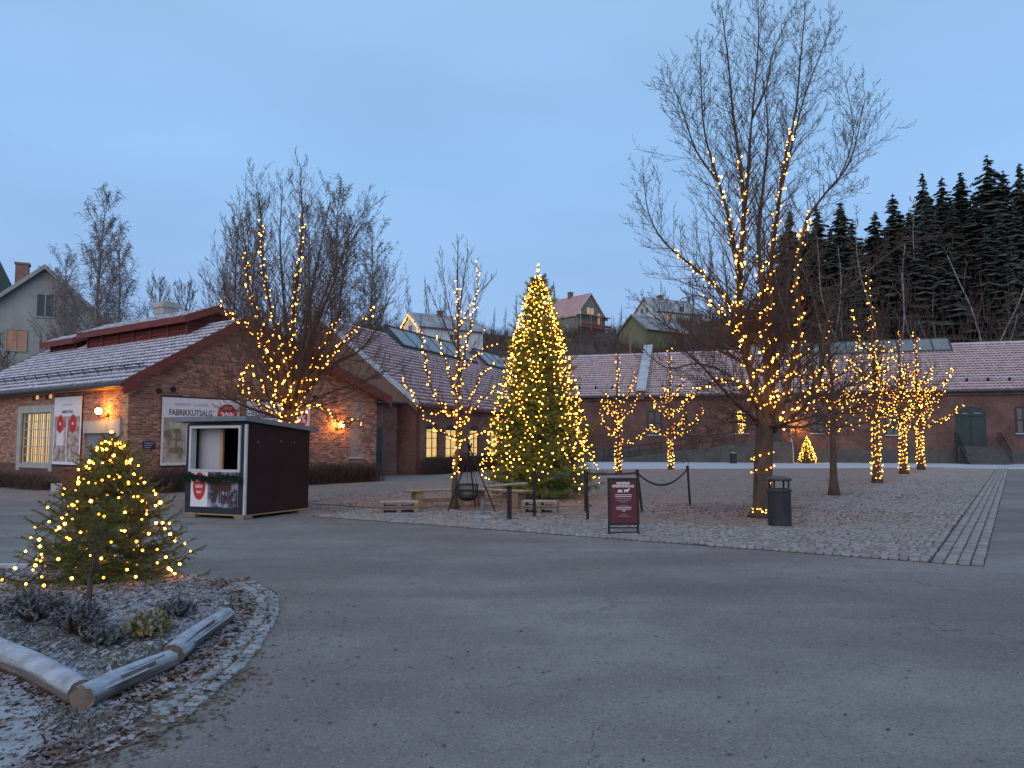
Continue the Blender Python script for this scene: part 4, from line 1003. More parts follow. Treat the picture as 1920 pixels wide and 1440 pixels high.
def light_string(label, base, bulbs, cables, r, ind=0, mat='bulb_glow', group='strings of warm lights', rc=.004, name='light_string', stuffname='bulb_cluster'):
    root = thing(name, label, 'string lights', tuple(base), 0, group)
    S = [(l[i], l[i+1], rc, rc) for l in cables for i in range(len(l) - 1) if (l[i+1] - l[i]).length < 1.5]
    if S:
        o = link('cable', segs_mesh('cable', S, M['cable']), root); o.location = -Vector(root.location); tag(o, None, None, None, 'stuff')
    bulbs = sorted(bulbs, key=lambda p: p.length)
    if ind:
        mes = [np_mesh('bulb', ICO * r * (.8 + .14 * t ** .6), ICOF, M[mat], np.full(20, t), True) for t in (.3, .6, 1.0, 1.7, 3.2)]
        for p in bulbs[:ind]:
            o = link('bulb', mes[RND.choice((0, 0, 1, 1, 1, 2, 2, 2, 3, 3, 4))], root); o.location = p - Vector(root.location); k = RND.uniform(.8, 1.2); o.scale = (k, k, k)
    rest = bulbs[ind:]
    if rest:
        P = np.array([tuple(p) for p in rest]); tb_ = NPR.choice((.3, .6, 1.0, 1.7, 3.2), len(P), p=(.18, .27, .28, .18, .09)); rr = r * (.8 + .14 * tb_ ** .6)[:, None, None] * NPR.uniform(.85, 1.15, (len(P), 1, 1))
        V = (P[:, None] + ICO[None] * rr).reshape(-1, 3); Fq = (np.arange(len(P))[:, None, None] * 12 + ICOF[None]).reshape(-1, 3)
        o = link(stuffname, np_mesh(stuffname, V, Fq, M[mat], np.repeat(tb_, 20), True), root); o.location = -Vector(root.location); tag(o, None, None, None, 'stuff')
    return root

GT = 'bare trees on the square'
# ---- T1: the tall linden with the bin at its foot
R = random.Random(21); YT = 16.7; base = G(1430, 967); base.z = 0
tr = px_limb([(1430, 970), (1430, 930), (1431, 870), (1433, 820), (1434, 785)], YT, .215, .185, 4)
spec = [
 ([(1430,800,0),(1416,725,.05),(1397,660,.1),(1386,570,.1),(1390,480,.0),(1395,390,-.1),(1388,312,-.1),(1374,208,0),(1366,121,.1),(1353,14,.2)], .105, .010, .62),
 ([(1393,425,-.05),(1402,330,.2),(1406,270,.3),(1410,222,.3),(1422,80,.3),(1421,-6,.3)], .050, .008, 0),
 ([(1410,222,.3),(1437,162,0),(1450,97,-.2),(1480,30,-.3)], .028, .007, 0),
 ([(1436,800,0),(1438,700,-.2),(1432,600,-.4),(1427,520,-.5),(1422,440,-.6),(1432,340,-.8),(1440,250,-.9),(1432,150,-1)], .095, .009, .5),
 ([(1440,800,.1),(1450,690,.4),(1444,600,.6),(1447,490,.7),(1458,399,.8),(1472,300,.8),(1492,208,.8),(1503,87,.8),(1511,5,.8)], .085, .008, .72),
 ([(1466,350,.8),(1490,250,1.1),(1512,170,1.2),(1543,90,1.3),(1558,45,1.3)], .032, .007, 0),
 ([(1390,520,0),(1378,470,-.3),(1364,399,-.5),(1347,340,-.6),(1322,253,-.7),(1315,174,-.7),(1313,90,-.7)], .050, .008, .55),
 ([(1347,342,-.6),(1305,282,-.9),(1280,208,-1),(1256,150,-1)], .025, .007, 0),
 ([(1387,590,0),(1362,560,.5),(1330,525,.8),(1294,496,1.0),(1244,452,1.2),(1216,399,1.2),(1206,325,1.2)], .060, .007, .55),
 ([(1444,800,0),(1472,735,-.3),(1492,660,-.5),(1500,600,-.6),(1492,520,-.5),(1510,420,-.4),(1548,362,-.3),(1595,300,-.2),(1622,185,-.2)], .085, .008, .62),
 ([(1548,362,-.3),(1575,330,.3),(1600,250,.5),(1585,150,.5)], .022, .007, 0),
 ([(1446,808,0),(1495,772,-.6),(1537,705,-.9),(1545,620,-1.0),(1572,560,-1.0),(1638,500,-.9),(1700,455,-.8),(1772,440,-.8)], .085, .007, .30),
 ([(1444,760,.3),(1500,745,.9),(1560,738,1.2),(1620,700,1.3),(1660,640,1.3)], .055, .007, .0),
 ([(1440,800,-.1),(1490,790,-.9),(1545,776,-1.4),(1590,790,-1.6)], .045, .006, .0),
 ([(1424,770,0),(1393,722,-.3),(1345,714,-.5),(1302,738,-.6),(1270,765,-.6)], .045, .006, .95),
 ([(1404,685,0),(1345,655,.8),(1290,632,1.2),(1235,600,1.4),(1195,560,1.4)], .045, .006, 0),
 ([(1424,800,0),(1385,776,.6),(1345,800,1.0),(1305,818,1.2),(1275,812,1.2)], .040, .006, 0),
 ([(1420,790,0),(1375,750,-1.0),(1320,690,-1.6),(1270,640,-1.8),(1225,560,-1.8)], .050, .007, .0),
 ([(1420,765,0),(1368,705,.9),(1310,682,1.4),(1252,690,1.6),(1205,655,1.6)], .042, .006, 0),
 ([(1425,795,0),(1362,792,-.9),(1305,828,-1.3),(1262,800,-1.4)], .036, .006, 0),
 ([(1446,795,0),(1510,800,.9),(1570,772,1.4),(1640,756,1.6),(1690,720,1.6)], .045, .006, 0),
 ([(1440,720,0),(1500,690,1.2),(1560,640,1.7),(1630,620,1.8),(1680,580,1.8)], .045, .006, 0),
 ([(1398,640,.1),(1355,590,-.9),(1318,556,-1.3),(1278,560,-1.5)], .040, .006, .8),
 ([(1436,690,-.2),(1470,610,-1.2),(1480,520,-1.6),(1520,470,-1.7)], .045, .007, .0),
]
limbs = [px_limb(s[0], YT, s[1], s[2]) for s in spec]; S = []
for lb, s in zip(limbs, spec):
    top = s[0][-1][1]
    side_growth(S, lb, R, .092, 1.85 if top < 400 else 1.3, .10, 3, up=.10, ang=.76, dens=(1, 1.7, .75), rmin=.0034, shr=.37, wig=.085, shape=lambda f: 1.0 - .70 * f, rk=.34)
make_tree('linden_tree', 'tallest bare tree, beside the black litter bin, branches wrapped in lights', base, tr, limbs, S, GT)
bl, cb = [], []
bl += spiral(tr, .02, .10, .06, .09, R, .03, cb); bl += spiral(tr, .36, .66, .30, .16, R, .03, cb)
for lb, s in zip(limbs, spec):
    if s[3] > 0: bl += spiral(lb, .04, s[3], .40, .10, R, .03, cb, .04)
light_string('warm string lights wound up the tallest tree by the bin', base, bl, cb, .0180, 300)

# ---- T2: broad tree behind the kiosk
R = random.Random(5); YT = 21.0; base = at(545, 831, YT); base.z = 0
tr = px_limb([(545, 941), (546, 880), (546, 820), (547, 768)], YT, .20, .17, 4)
spec = [
 ([(540,790),(515,720,-.4),(495,655,-.6),(470,615,-.7),(430,592,-.8),(400,545,-.8)], .070, .008, .92),
 ([(541,775),(512,680,.3),(487,600,.4),(466,540,.4),(461,470,.4),(450,400,.4)], .075, .008, .8),
 ([(543,770),(528,670,-.4),(508,580,-.6),(493,500,-.6),(489,400,-.6),(480,345,-.6)], .070, .008, .84),
 ([(546,775),(548,680,.2),(551,580,.3),(562,480,.3),(567,400,.3),(562,325,.3)], .085, .008, .84),
 ([(549,775),(562,680,-.3),(580,570,-.5),(600,470,-.6),(618,380,-.6)], .070, .008, 0),
 ([(552,770),(580,700,.4),(612,640,.6),(634,595,.7),(640,540,.7),(655,440,.7)], .070, .008, .55),
 ([(553,765),(592,700,-.5),(640,645,-.8),(685,598,-.9),(718,568,-.9)], .065, .008, .96),
 ([(552,785),(580,760,-.5),(612,768,-.9),(640,795,-1.1),(672,788,-1.2),(690,828,-1.2)], .045, .006, .9),
 ([(539,790),(500,775,-.8),(460,762,-1.2),(415,738,-1.5),(362,705,-1.6)], .050, .007, .12),
 ([(541,795),(505,745,-.9),(478,700,-1.3),(455,690,-1.4),(452,760,-1.5)], .040, .006, .9),
 ([(540,790),(510,770,.8),(470,745,1.2),(455,700,1.3),(440,640,1.3)], .040, .006, .7),
 ([(548,760),(540,640,1.0),(530,540,1.4),(525,440,1.5),(530,350,1.5)], .06, .008, 0),
 ([(550,760),(590,620,1.0),(630,520,1.4),(660,430,1.5),(690,390,1.5)], .06, .008, 0),
 ([(552,770),(620,735,.8),(680,715,1.1),(735,690,1.2)], .045, .006, 0),
 ([(541,770),(480,640,1.0),(430,560,1.4),(410,500,1.5)], .05, .007, 0),
 ([(548,760),(575,650,-1.2),(605,560,-1.6),(640,480,-1.7),(680,420,-1.7)], .055, .008, 0),
 ([(551,770),(610,690,0),(670,660,.2),(715,600,.3),(730,520,.3)], .05, .007, 0),
]
limbs = [px_limb(s[0], YT, s[1], s[2]) for s in spec]; S = []
for lb, s in zip(limbs, spec):
    side_growth(S, lb, R, .105, 1.75, .12, 3, up=.12, ang=.62, dens=(1, 1.5, .7), rmin=.0038, shr=.42, wig=.09, shape=lambda f: 1.0 - .55 * f, rk=.34)
make_tree('linden_tree', 'broad bare tree rising behind the black kiosk', base, tr, limbs, S, GT)
bl, cb = [], []
bl += spiral(tr, .6, 1, .2, .14, R, .03, cb)
for lb, s in zip(limbs, spec):
    if s[3] > 0: bl += spiral(lb, .03, s[3], .45, .115, R, .03, cb, .05)
light_string('warm string lights in the broad tree behind the kiosk', base, bl, cb, .0195, 300)

# ---- T3: slender tree by the fire basket
R = random.Random(9); YT = 18.7; base = G(854, 957); base.z = 0
tr = px_limb([(853, 959), (852, 920), (854, 880), (858, 830), (859, 770), (860, 690), (859, 600), (858, 520), (859, 452)], YT, .085, .009, 4)
spec = [
 ([(857,822),(820,806,-.3),(784,762,-.5),(756,706,-.6)], .030, .006, 1),
 ([(858,790),(815,742,.2),(800,690,.3),(790,614,.3)], .030, .006, 1),
 ([(859,750),(836,680,-.3),(820,628,-.5)], .025, .006, 1),
 ([(859,820),(880,760,.3),(900,705,.4),(932,678,.4)], .028, .006, 1),
 ([(858,815),(892,762,-.3),(938,716,-.5)], .028, .006, 1),
 ([(860,720),(880,620,-.2),(896,535,-.3),(893,490,-.3)], .026, .005, 1),
 ([(861,700),(900,660,.3),(932,640,.4)], .022, .005, 1),
 ([(859,830),(890,812,-.3),(928,812,-.4)], .022, .005, 1),
 ([(859,640),(838,560,.2),(826,480,.3)], .020, .005, 0),
 ([(859,620),(890,560,.3),(925,520,.4)], .020, .005, .5),
 ([(859,600),(870,520,-.3),(878,470,-.3)], .018, .005, 0),
 ([(858,780),(825,770,.5),(810,778,.6)], .02, .005, 1),
 ([(859,660),(825,590,-.4),(805,540,-.5)], .02, .005, 0),
]
limbs = [px_limb(s[0], YT, s[1], s[2]) for s in spec]; S = []
for lb in limbs + [tr]: side_growth(S, lb, R, .13, .8, .12 if lb is not tr else .3, 2, up=.16, ang=.6, dens=(1, 1.3, .8), rmin=.0038, shape=lambda f: 1 - .65 * f)
make_tree('young_tree', 'slender lit tree standing by the hanging fire basket', base, tr, limbs, S, GT)
bl, cb = [], []
bl += spiral(tr, .12, .86, .30, .095, R, .03, cb, .04)
for lb, s in zip(limbs, spec):
    if s[3] > 0: bl += spiral(lb, .05, s[3], .45, .105, R, .03, cb, .035)
light_string('warm string lights on the slender tree by the fire basket', base, bl, cb, .0165, 300)

# ---- T4..T9: younger trees further back, built from the same kind of growth
def vase_tree(label, llabel, px, py, ptop, pfork, seed, rt, nl, spread, lit_low=True, r=.020, gap=.085, lit=1.0, tall=1.0):
    R = random.Random(seed); base = G(px, py); base.z = 0; Y = base.y; k = Y / F
    H = (py - ptop) * k; Hf = (py - pfork) * k
    tp = [Vector((base.x, Y, -.05))]
    for i in range(1, 9):
        f = i / 8; tp.append(Vector((base.x + R.uniform(-.05, .05) * f * 2, Y + R.uniform(-.05, .05) * f * 2, H * f)))
    tr = Limb(smooth_line(tp, 3), rt, .010); limbs, S = [], []
    for i in range(nl):
        a = i * 2.4 + R.uniform(-.4, .4); h0 = Hf * R.uniform(.92, 1.12) + (H - Hf) * .42 * (i / nl); ln = spread * R.uniform(.75, 1.15) * (1 - .45 * i / nl)
        d = Vector((math.cos(a), math.sin(a) * .8, 0)); p0 = Vector((base.x, Y, h0)); rise = R.uniform(.25, .8) * ln + .5 * ln * (i / nl)
        pts = [p0, p0 + d * ln * .35 + Vector((0, 0, rise * .15)), p0 + d * ln * .7 + Vector((0, 0, rise * .5)), p0 + d * ln + Vector((0, 0, rise * 1.15))]
        limbs.append(Limb(smooth_line(pts, 4), rt * .42, .007))
    for lb in limbs: side_growth(S, lb, R, .20, spread * .5, .15, 2, up=.14, ang=.65, dens=(1, 1.4, .8), rmin=.0065, shape=lambda f: 1 - .5 * f)
    side_growth(S, tr, R, .20, spread * .55, Hf / H, 2, up=.16, ang=.6, dens=(1, 1.4, .8), rmin=.0065, shape=lambda f: 1.25 - f)
    make_tree('young_tree', label, base, tr, limbs, S, GT)
    bl, cb = [], []
    if lit_low: bl += spiral(tr, .03, Hf / H, .22, gap * 1.15, R, .05, cb, .05)
    bl += spiral(tr, Hf / H * (1 if lit_low else .88), .93, .6, gap * 1.5, R, .06, cb, .12)
    for i, lb in enumerate(limbs):
        if i < nl * lit: bl += spiral(lb, .05, 1, .6, gap * 1.15, R, .06, cb, .10)
    light_string(llabel, base, bl, cb, r * .80, 0, 'bulb_far')
vase_tree('young lit tree just right of the big fir', 'string lights on the young tree just right of the big fir', 1160, 889, 650, 828, 31, .13, 9, 1.7, r=.030, gap=.12)
vase_tree('young lit tree in front of the ramp railing', 'string lights on the young tree in front of the ramp railing', 1258, 881, 632, 822, 32, .13, 9, 1.8, r=.033, gap=.13)
vase_tree('pale-trunked tree whose lower trunk is unlit', 'string lights above the bare lower trunk of the pale-trunked tree', 1564, 929, 555, 800, 33, .13, 12, 2.0, lit_low=False, r=.021, gap=.10)
vase_tree('tall lit tree, first to the right of the pale trunk', 'string lights on the tall tree, first to the right of the pale trunk', 1645, 906, 478, 800, 34, .15, 13, 2.0, r=.025, gap=.095)
vase_tree('lit tree with thickly wrapped trunk, second to the right of the pale trunk', 'string lights on the thickly wrapped trunk, second to the right of the pale trunk', 1695, 889, 600, 800, 35, .17, 12, 2.2, r=.030, gap=.105)
vase_tree('rearmost lit tree nearest the green hall door', 'string lights on the rearmost tree nearest the green hall door', 1727, 881, 600, 806, 36, .17, 12, 2.3, r=.033, gap=.115)

# ================================================================== FIRS
def needles(P0, P1, m, ln, wd, R_, fwd=.55):
    """m thin needle blades along each twig"""
    P0, P1 = np.asarray(P0), np.asarray(P1); k = len(P0); d = P1 - P0; L = np.linalg.norm(d, axis=1, keepdims=True); d = d / np.maximum(L, 1e-9)
    ref = np.where(np.abs(d[:, 2:3]) < .9, np.array([[0, 0, 1.0]]), np.array([[1.0, 0, 0]])); e1 = np.cross(d, ref); e1 /= np.linalg.norm(e1, axis=1, keepdims=True); e2 = np.cross(d, e1)
    t = np.tile((np.arange(m) + .5) / m, (k, 1)) + R_.uniform(-.5, .5, (k, m)) / m; a = R_.uniform(0, 2 * np.pi, (k, m))
    o = e1[:, None] * np.cos(a)[..., None] + e2[:, None] * np.sin(a)[..., None]
    b = P0[:, None] + (P1 - P0)[:, None] * t[..., None]; dr = o + d[:, None] * fwd; dr /= np.linalg.norm(dr, axis=2, keepdims=True)
    l = ln * R_.uniform(.7, 1.15, (k, m, 1)); tip = b + dr * l; sd = np.cross(dr, d[:, None]); sd /= np.maximum(np.linalg.norm(sd, axis=2, keepdims=True), 1e-6)
    V = np.stack([b - sd * wd * .5, b + sd * wd * .5, tip], 2).reshape(-1, 3); return V, np.arange(len(V)).reshape(-1, 3)
def fir(name, label, base, H, Rb, seed, whorls, per, twn, m, ln, wd, mat, prof=1.0, low=.06, group=None, tiltup=.25, rt=.06, leaf_from=.12):
    R = random.Random(seed); NR = np.random.default_rng(seed); base = Vector(base)
    root = thing(name, label, 'conifer', tuple(base), 0, group)
    b = MB(); b.tube([(0, 0, -.05), (0, 0, H * .5), (0, 0, H)], [rt, rt * .6, .008], 8); tro = b.build('trunk', M['bark'], root)
    T0, T1, S, tips = [], [], [], []
    for w in range(whorls):
        f = w / (whorls - 1); h = H * (low + (.915 - low) * f ** .95)
        rad = Rb * max(.0, (1 - (h / H) / .955)) ** prof + .03 * Rb
        n = max(4, int(per * (1 - .45 * f)))
        for k in range(n):
            a = 2 * math.pi * (k + R.random() * .7) / n + w * 1.7; L = rad * R.uniform(.62, 1.18); dirh = Vector((math.cos(a), math.sin(a), 0))
            sag = (-.32 + .75 * f) * L; lift = tiltup * L; hh = h + R.uniform(-.5, .5) * H / whorls
            pts = [base + Vector((0, 0, hh)) + dirh * L * t + Vector((0, 0, sag * t + lift * t * t * t)) for t in (0, .25, .5, .75, 1)]
            for i in range(4): S.append((pts[i], pts[i+1], max(.004, rt * .18 * (1 - i * .22)), max(.003, rt * .18 * (1 - (i + 1) * .22))))
            tips.append(pts[-1]); side = dirh.cross(Vector((0, 0, 1)))
            T0.append(pts[3]); T1.append(pts[4] + (pts[4] - pts[3]).normalized() * .06 * L); T0.append(pts[2]); T1.append(pts[3]); T0.append(pts[1]); T1.append(pts[2])
            nt = max(3, int(twn * (.45 + .55 * L / Rb)))
            for j in range(nt):
                t = leaf_from + (1 - leaf_from) * (j + R.random()) / nt; i = min(3, int(t * 4)); p = pts[i].lerp(pts[i+1], t * 4 - i); ax = (pts[i+1] - pts[i]).normalized()
                sg = 1 if j % 2 else -1; tl = L * .46 * (1.08 - t) * R.uniform(.7, 1.2) + .05 * Rb
                d = (ax * .75 + side * sg * R.uniform(.6, 1.0) + Vector((0, 0, R.uniform(-.25, .12)))).normalized(); q = p + d * tl
                T0.append(p); T1.append(q)
                if tl > .16 * Rb:
                    for s2 in (-1, 1):
                        pp = p.lerp(q, R.uniform(.35, .65)); d2 = (d + side.cross(d) * 0 + ax * .2 * s2 + Vector((0, 0, -.1)) + rv(R) * .6).normalized(); T0.append(pp); T1.append(pp + d2 * tl * .45)
    for q in range(6): T0.append(base + Vector((0, 0, H * (.88 + .02 * q)))); T1.append(base + Vector((0, 0, H * (.90 + .02 * q))))
    A0, A1 = np.array([tuple(p) for p in T0]), np.array([tuple(p) for p in T1])
    V, Fc = needles(A0, A1, m, ln, wd, NR); tint = np.repeat(NR.uniform(.6, 1.4, len(A0)), m)
    me = np_mesh('crown', V - np.array(base), Fc, M[mat], tint); c = link('crown', me, root)
    V, Fq = segs_arrays(A0 - np.array(base), A1 - np.array(base), np.full(len(A0), .0022 + .0005 * Rb), np.full(len(A0), .0015), 3); V2, F2 = segs_arrays([tuple(s[0] - base) for s in S], [tuple(s[1] - base) for s in S], [s[2] for s in S], [s[3] for s in S], 4)
    link('branches', np_mesh('branches', V2, F2, M['bark']), c)
    return root, tips
def fir_lights(label, base, H, Rb, seed, n, gap, r, ind, mat='bulb_glow', prof=1.0, h0=.06, out=1.02, vert=True, amp=.12):
    R = random.Random(seed); base = Vector(base); bl, cb = [], []
    for k in range(n):
        a = 2 * math.pi * k / n + R.uniform(-.12, .12); h = H * (R.uniform(.88, .95) if k % 10 else .998); end = H * h0 * R.uniform(.6, 2.6); line = []; tw = R.uniform(-.25, .25); ph = R.random() * 6
        while h > end:
            f = 1 - h / H; rr = Rb * max(0, 1 - (h / H) / .965) ** prof * out * (.93 + amp * math.sin(h * 3.1 / (H / 7.0) + ph)) + (.03 if f > .08 else .008) * Rb
            aa = a + tw * f * 2 + .10 * math.sin(h * 4 / (H / 7.0) + ph)
            p = base + Vector((math.cos(aa) * rr, math.sin(aa) * rr, h + R.uniform(-.03, .03) * H / 7)); line.append(p); bl.append(p + rv(R) * .02 * H / 7)
            h -= gap * R.uniform(.7, 1.3) * H / 7.0
        cb.append(line)
    return light_string(label, base, bl, cb, r, ind, mat)
# big Christmas tree
base = G(1013, 934); base.z = 0; Yx = base.y; Hx = (934 - 492) / F * Yx; Rx = 116 / F * Yx
base.x = (1003 - 960) / F * Yx + .1
fir('christmas_tree', 'tall fir covered in warm lights at the centre of the square', base, Hx, Rx, 3, 38, 15, 16, 15, .085, .018, 'needle_lit_gold', prof=.80, low=.07, rt=.11)
fir_lights('warm string lights hanging down the tall central fir', base, Hx, Rx, 4, 48, .205, .0180, 300, prof=.82, out=.99)
b = MB(); st = thing('tree_stand', 'red-brown timber stand under the tall central fir', 'stand', (base.x + .15, base.y - .15, 0))
b.box(-.17, .17, -.17, .17, 0, .62); b.build('post', M['maroon_box'], st)
b = MB(); b.bbox(-1.1, 1.2, -.10, .10, 0, .13, .01); b.bbox(-.1, .1, -.9, .9, .132, .25, .01); b.build('beam', M['old_wood'], st)
# small fir in the flower bed
basef = G(196, 1108); basef.z = .02; Hf_ = (1108 - 818) / F * basef.y; Rf_ = 166 / F * basef.y
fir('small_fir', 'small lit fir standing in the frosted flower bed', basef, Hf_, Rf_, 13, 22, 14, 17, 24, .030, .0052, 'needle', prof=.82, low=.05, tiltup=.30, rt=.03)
fir_lights('warm string lights on the small fir in the flower bed', basef, Hf_, Rf_, 14, 22, .80, .0155, 300, prof=.82, out=.93, h0=.04, amp=.2)
# far small fir by the hall wall
pf = G(1514, 869); pf.z = 0
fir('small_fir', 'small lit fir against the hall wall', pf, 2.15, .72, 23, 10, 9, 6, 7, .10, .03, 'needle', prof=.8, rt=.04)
fir_lights('string lights on the small fir against the hall wall', pf, 2.15, .75, 24, 11, .62, .040, 0, 'bulb_far', prof=.8)

# ---- spruces on the slope
def spruce_mesh(seed, H=20.0, Rb=3.5, whorls=44):
    R = random.Random(seed); V, Fc, T = [], [], []
    for w in range(whorls):
        f = w / whorls; h = H * (.10 + .89 * f); rad = (Rb * (1 - f) ** .75 + .12) * R.uniform(.72, 1.22); n = max(5, int(11 * (1 - .5 * f)))
        for k in range(n):
            a = 2 * math.pi * (k + R.random()) / n; L = rad * R.uniform(.45, 1.35); c, s = math.cos(a), math.sin(a); z = h + R.uniform(-.35, .35); wd = .30 * L * R.uniform(.7, 1.2) + .1; tt = R.uniform(.6, 1.4)
            pts = [(0, z + .15), (.5, z - .12 * L), (.8, z - .26 * L), (1, z - .22 * L)]
            prev = None
            for i, (t, zz_) in enumerate(pts):
                ww = wd * (.35, 1.0, .8, .08)[i]; i0 = len(V); dz = -R.uniform(.05, .25) * ww
                V += [(c*L*t - s*ww, s*L*t + c*ww, zz_ + dz), (c*L*t, s*L*t, zz_ + .12 * ww), (c*L*t + s*ww, s*L*t - c*ww, zz_ + dz)]
                if prev is not None: Fc += [(prev, prev+1, i0+1, i0), (prev+1, prev+2, i0+2, i0+1)]; T += [tt, tt]
                prev = i0
            for q in range(7):                      # hanging side sprays
                t = R.uniform(.35, .95); sg = R.choice((-1, 1)); i0 = len(V); zc = z - .2 * L * t; ln_ = wd * R.uniform(1.0, 1.9)
                x, y = c*L*t, s*L*t; V += [(x, y, zc + .1), (x - s*sg*ln_ + c*.2*ln_, y + c*sg*ln_ + s*.2*ln_, zc - .3 * ln_), (x + c*.25*ln_, y + s*.25*ln_, zc - .25 * ln_), (x - c*.1, y - s*.1, zc - .15)]
                Fc.append((i0, i0+1, i0+2, i0+3)); T.append(tt * .9)
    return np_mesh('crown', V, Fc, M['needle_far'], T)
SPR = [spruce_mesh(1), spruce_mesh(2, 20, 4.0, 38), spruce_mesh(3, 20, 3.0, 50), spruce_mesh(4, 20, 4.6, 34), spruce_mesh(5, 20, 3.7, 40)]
tb = MB(); tb.tube([(0, 0, -2), (0, 0, 12), (0, 0, 20)], [.28, .18, .03], 6); _t = tb.build('trunk', M['bark_bg']); TRM = _t.data; bpy.data.objects.remove(_t)
spr = [(1481, 392, 118), (1468, 430, 112), (1530, 382, 122), (1512, 420, 116), (1575, 378, 124), (1556, 425, 114), (1597, 410, 118), (1640, 395, 128), (1673, 362, 126), (1660, 430, 112), (1729, 322, 128), (1704, 390, 118), (1765, 330, 132), (1752, 400, 114), (1800, 322, 134), (1786, 380, 120), (1850, 288, 128), (1825, 360, 118), (1880, 318, 136), (1870, 390, 112), (1910, 304, 126), (1940, 320, 120), (1900, 380, 114), (1975, 300, 130), (1845, 430, 108), (1720, 450, 108), (1610, 450, 110), (1780, 455, 106), (1695, 415, 116), (1740, 365, 122), (1895, 440, 106)]
for i, (px, py, Y) in enumerate(spr):
    top = at(px, py, Y); g = hill_h(top.x, Y) - .3; H = top.z - g; k = max(.35, H / 20.0)
    lab = 'highest spruce of the dark stand above the hall roof' if i == 16 else 'dark spruce in the dense stand on the wooded slope'
    root = thing('spruce_tree', lab, 'conifer', (top.x, Y, g), RND.random() * 6, None if i == 16 else 'spruces on the wooded slope')
    for nm, me in (('trunk', TRM), ('crown', SPR[(i * 3) % 5])):
        o = link(nm, me, root); kw = k * (.95 + .5 * ((i * 37) % 10) / 10); o.scale = (kw, kw * .95, k)

# ---- bare trees of the background, shared growths
def bare_mesh(seed, H, r0, nl, spread, up, ang, dens, droop=0, mx=3, rmin=.012, wig=.16, lean=.15, step=.5, start=.2):
    R = random.Random(seed); tp = [Vector((0, 0, -.5))]; x = y = 0
    for i in range(1, 8): x += R.uniform(-lean, lean); y += R.uniform(-lean, lean); tp.append(Vector((x, y, H * i / 7)))
    tr = Limb(smooth_line(tp, 3), r0, .02); S = []
    side_growth(S, tr, R, step, spread, start, mx, up, ang, dens, lambda f: 1.15 - .85 * f, rmin, wig, .52, droop, .5)
    b = MB(); b.tube(tr.p, tr.r, 7); t = b.build('trunk', M['bark_bg'], None, False, True); tm = t.data; bpy.data.objects.remove(t)
    return tm, S
def bare_tree(label, name, pos, tm, cm, rz=0, s=1.0, group=None, bark=None):
    root = thing(name, label, 'tree', tuple(pos), rz, group)
    for nm, me in (('trunk', tm), ('crown', cm)):
        o = link(nm, me, root); o.scale = (s, s, s)
    return root
tmB, SB = bare_mesh(41, 17, .22, 9, 5.0, .10, .55, (1, 2.2, 1.7), droop=.55, mx=3, rmin=.012, step=.26, start=.16)
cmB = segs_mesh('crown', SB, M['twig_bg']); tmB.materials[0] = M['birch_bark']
tmC, SC_ = bare_mesh(42, 14, .2, 9, 4.6, .16, .6, (1, 2.0, 1.5), mx=3, rmin=.012, step=.28, start=.14)
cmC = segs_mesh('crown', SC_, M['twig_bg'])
tmD, SD = bare_mesh(43, 12, .13, 7, 2.6, .2, .5, (1, 1.4, 1.0), mx=3, rmin=.018, step=.55, start=.2, lean=.25)
cmD = segs_mesh('crown', SD, M['twig_scrub'])
def bgpos(px, Y, z=0.0): p = at(px, 831, Y); return Vector((p.x, Y, z))
bare_tree('tall weeping birch behind the pale house', 'birch_tree', bgpos(172, 48), tmB, cmB, 0, .98)
bare_tree('weeping birch leaning beside the taller one, left', 'birch_tree', bgpos(112, 52), tmB, cmB, 2.2, .82)
bare_tree('smaller birch right of the tall weeping birch', 'birch_tree', bgpos(212, 46), tmB, cmB, 4.0, .80)
bare_tree('bare tree left of the outlet chimney', 'bare_tree', bgpos(283, 50), tmC, cmC, 1, .84)
bare_tree('bare tree right of the outlet chimney', 'bare_tree', bgpos(335, 52), tmC, cmC, 3, .86)
bare_tree('hazy bare tree left of the broad kiosk tree', 'bare_tree', bgpos(418, 50), tmC, cmC, 2, 1.12)
bare_tree('weeping tree behind the wing, furthest right of the kiosk tree', 'bare_tree', bgpos(690, 64), tmB, cmB, 5.0, 1.12)
bare_tree('slender hazy tree between the kiosk tree and its left neighbour', 'bare_tree', bgpos(468, 56), tmB, cmB, .6, 1.10)
bare_tree('large weeping tree behind the wing, right of the kiosk tree crown', 'bare_tree', bgpos(628, 62, 0), tmB, cmB, 1.4, 1.28)
bare_tree('large weeping tree directly behind the kiosk tree crown', 'bare_tree', bgpos(575, 66, 0), tmB, cmB, 3.1, 1.26)
GS = 'bare trees along the hill'
def hill_tree(px, Y, s, rz, label='small bare tree on the hill skyline', m=None):
    p = at(px, 831, Y); g = hill_h(p.x, Y); tm, cm = m or (tmD, cmD)
    bare_tree(label, 'bare_tree', (p.x, Y, g - .2), tm, cm, rz, s, GS)
HL = ['bare tree behind the left gable of the string-lit house', 'bare tree behind the roof of the string-lit house', 'small bare tree right of the string-lit house chimney', 'low bare tree just right of the hill street lamp', 'bare tree showing at the left edge of the central fir', 'bare tree hidden behind the top of the central fir', 'tall thin bare tree behind the red roof of the scaffolded house', 'bare tree just right of the scaffolded house', 'bare tree midway between the scaffolded house and the green shed', 'bare tree above the left eave of the green shed', 'bare tree above the ridge of the green shed', 'bare tree left of the string-lit house, behind the wing roof', 'bare tree right of the white house, left of the tallest tree', 'bare tree behind the left limbs of the tallest tree', 'bare tree directly left of the main stem of the tallest tree', 'bare tree directly behind the main stem of the tallest tree', 'bare tree at the left end of the spruce stand', 'low bare tree right of the string-lit house eaves', 'lowest bare tree between the street lamp and the fir']
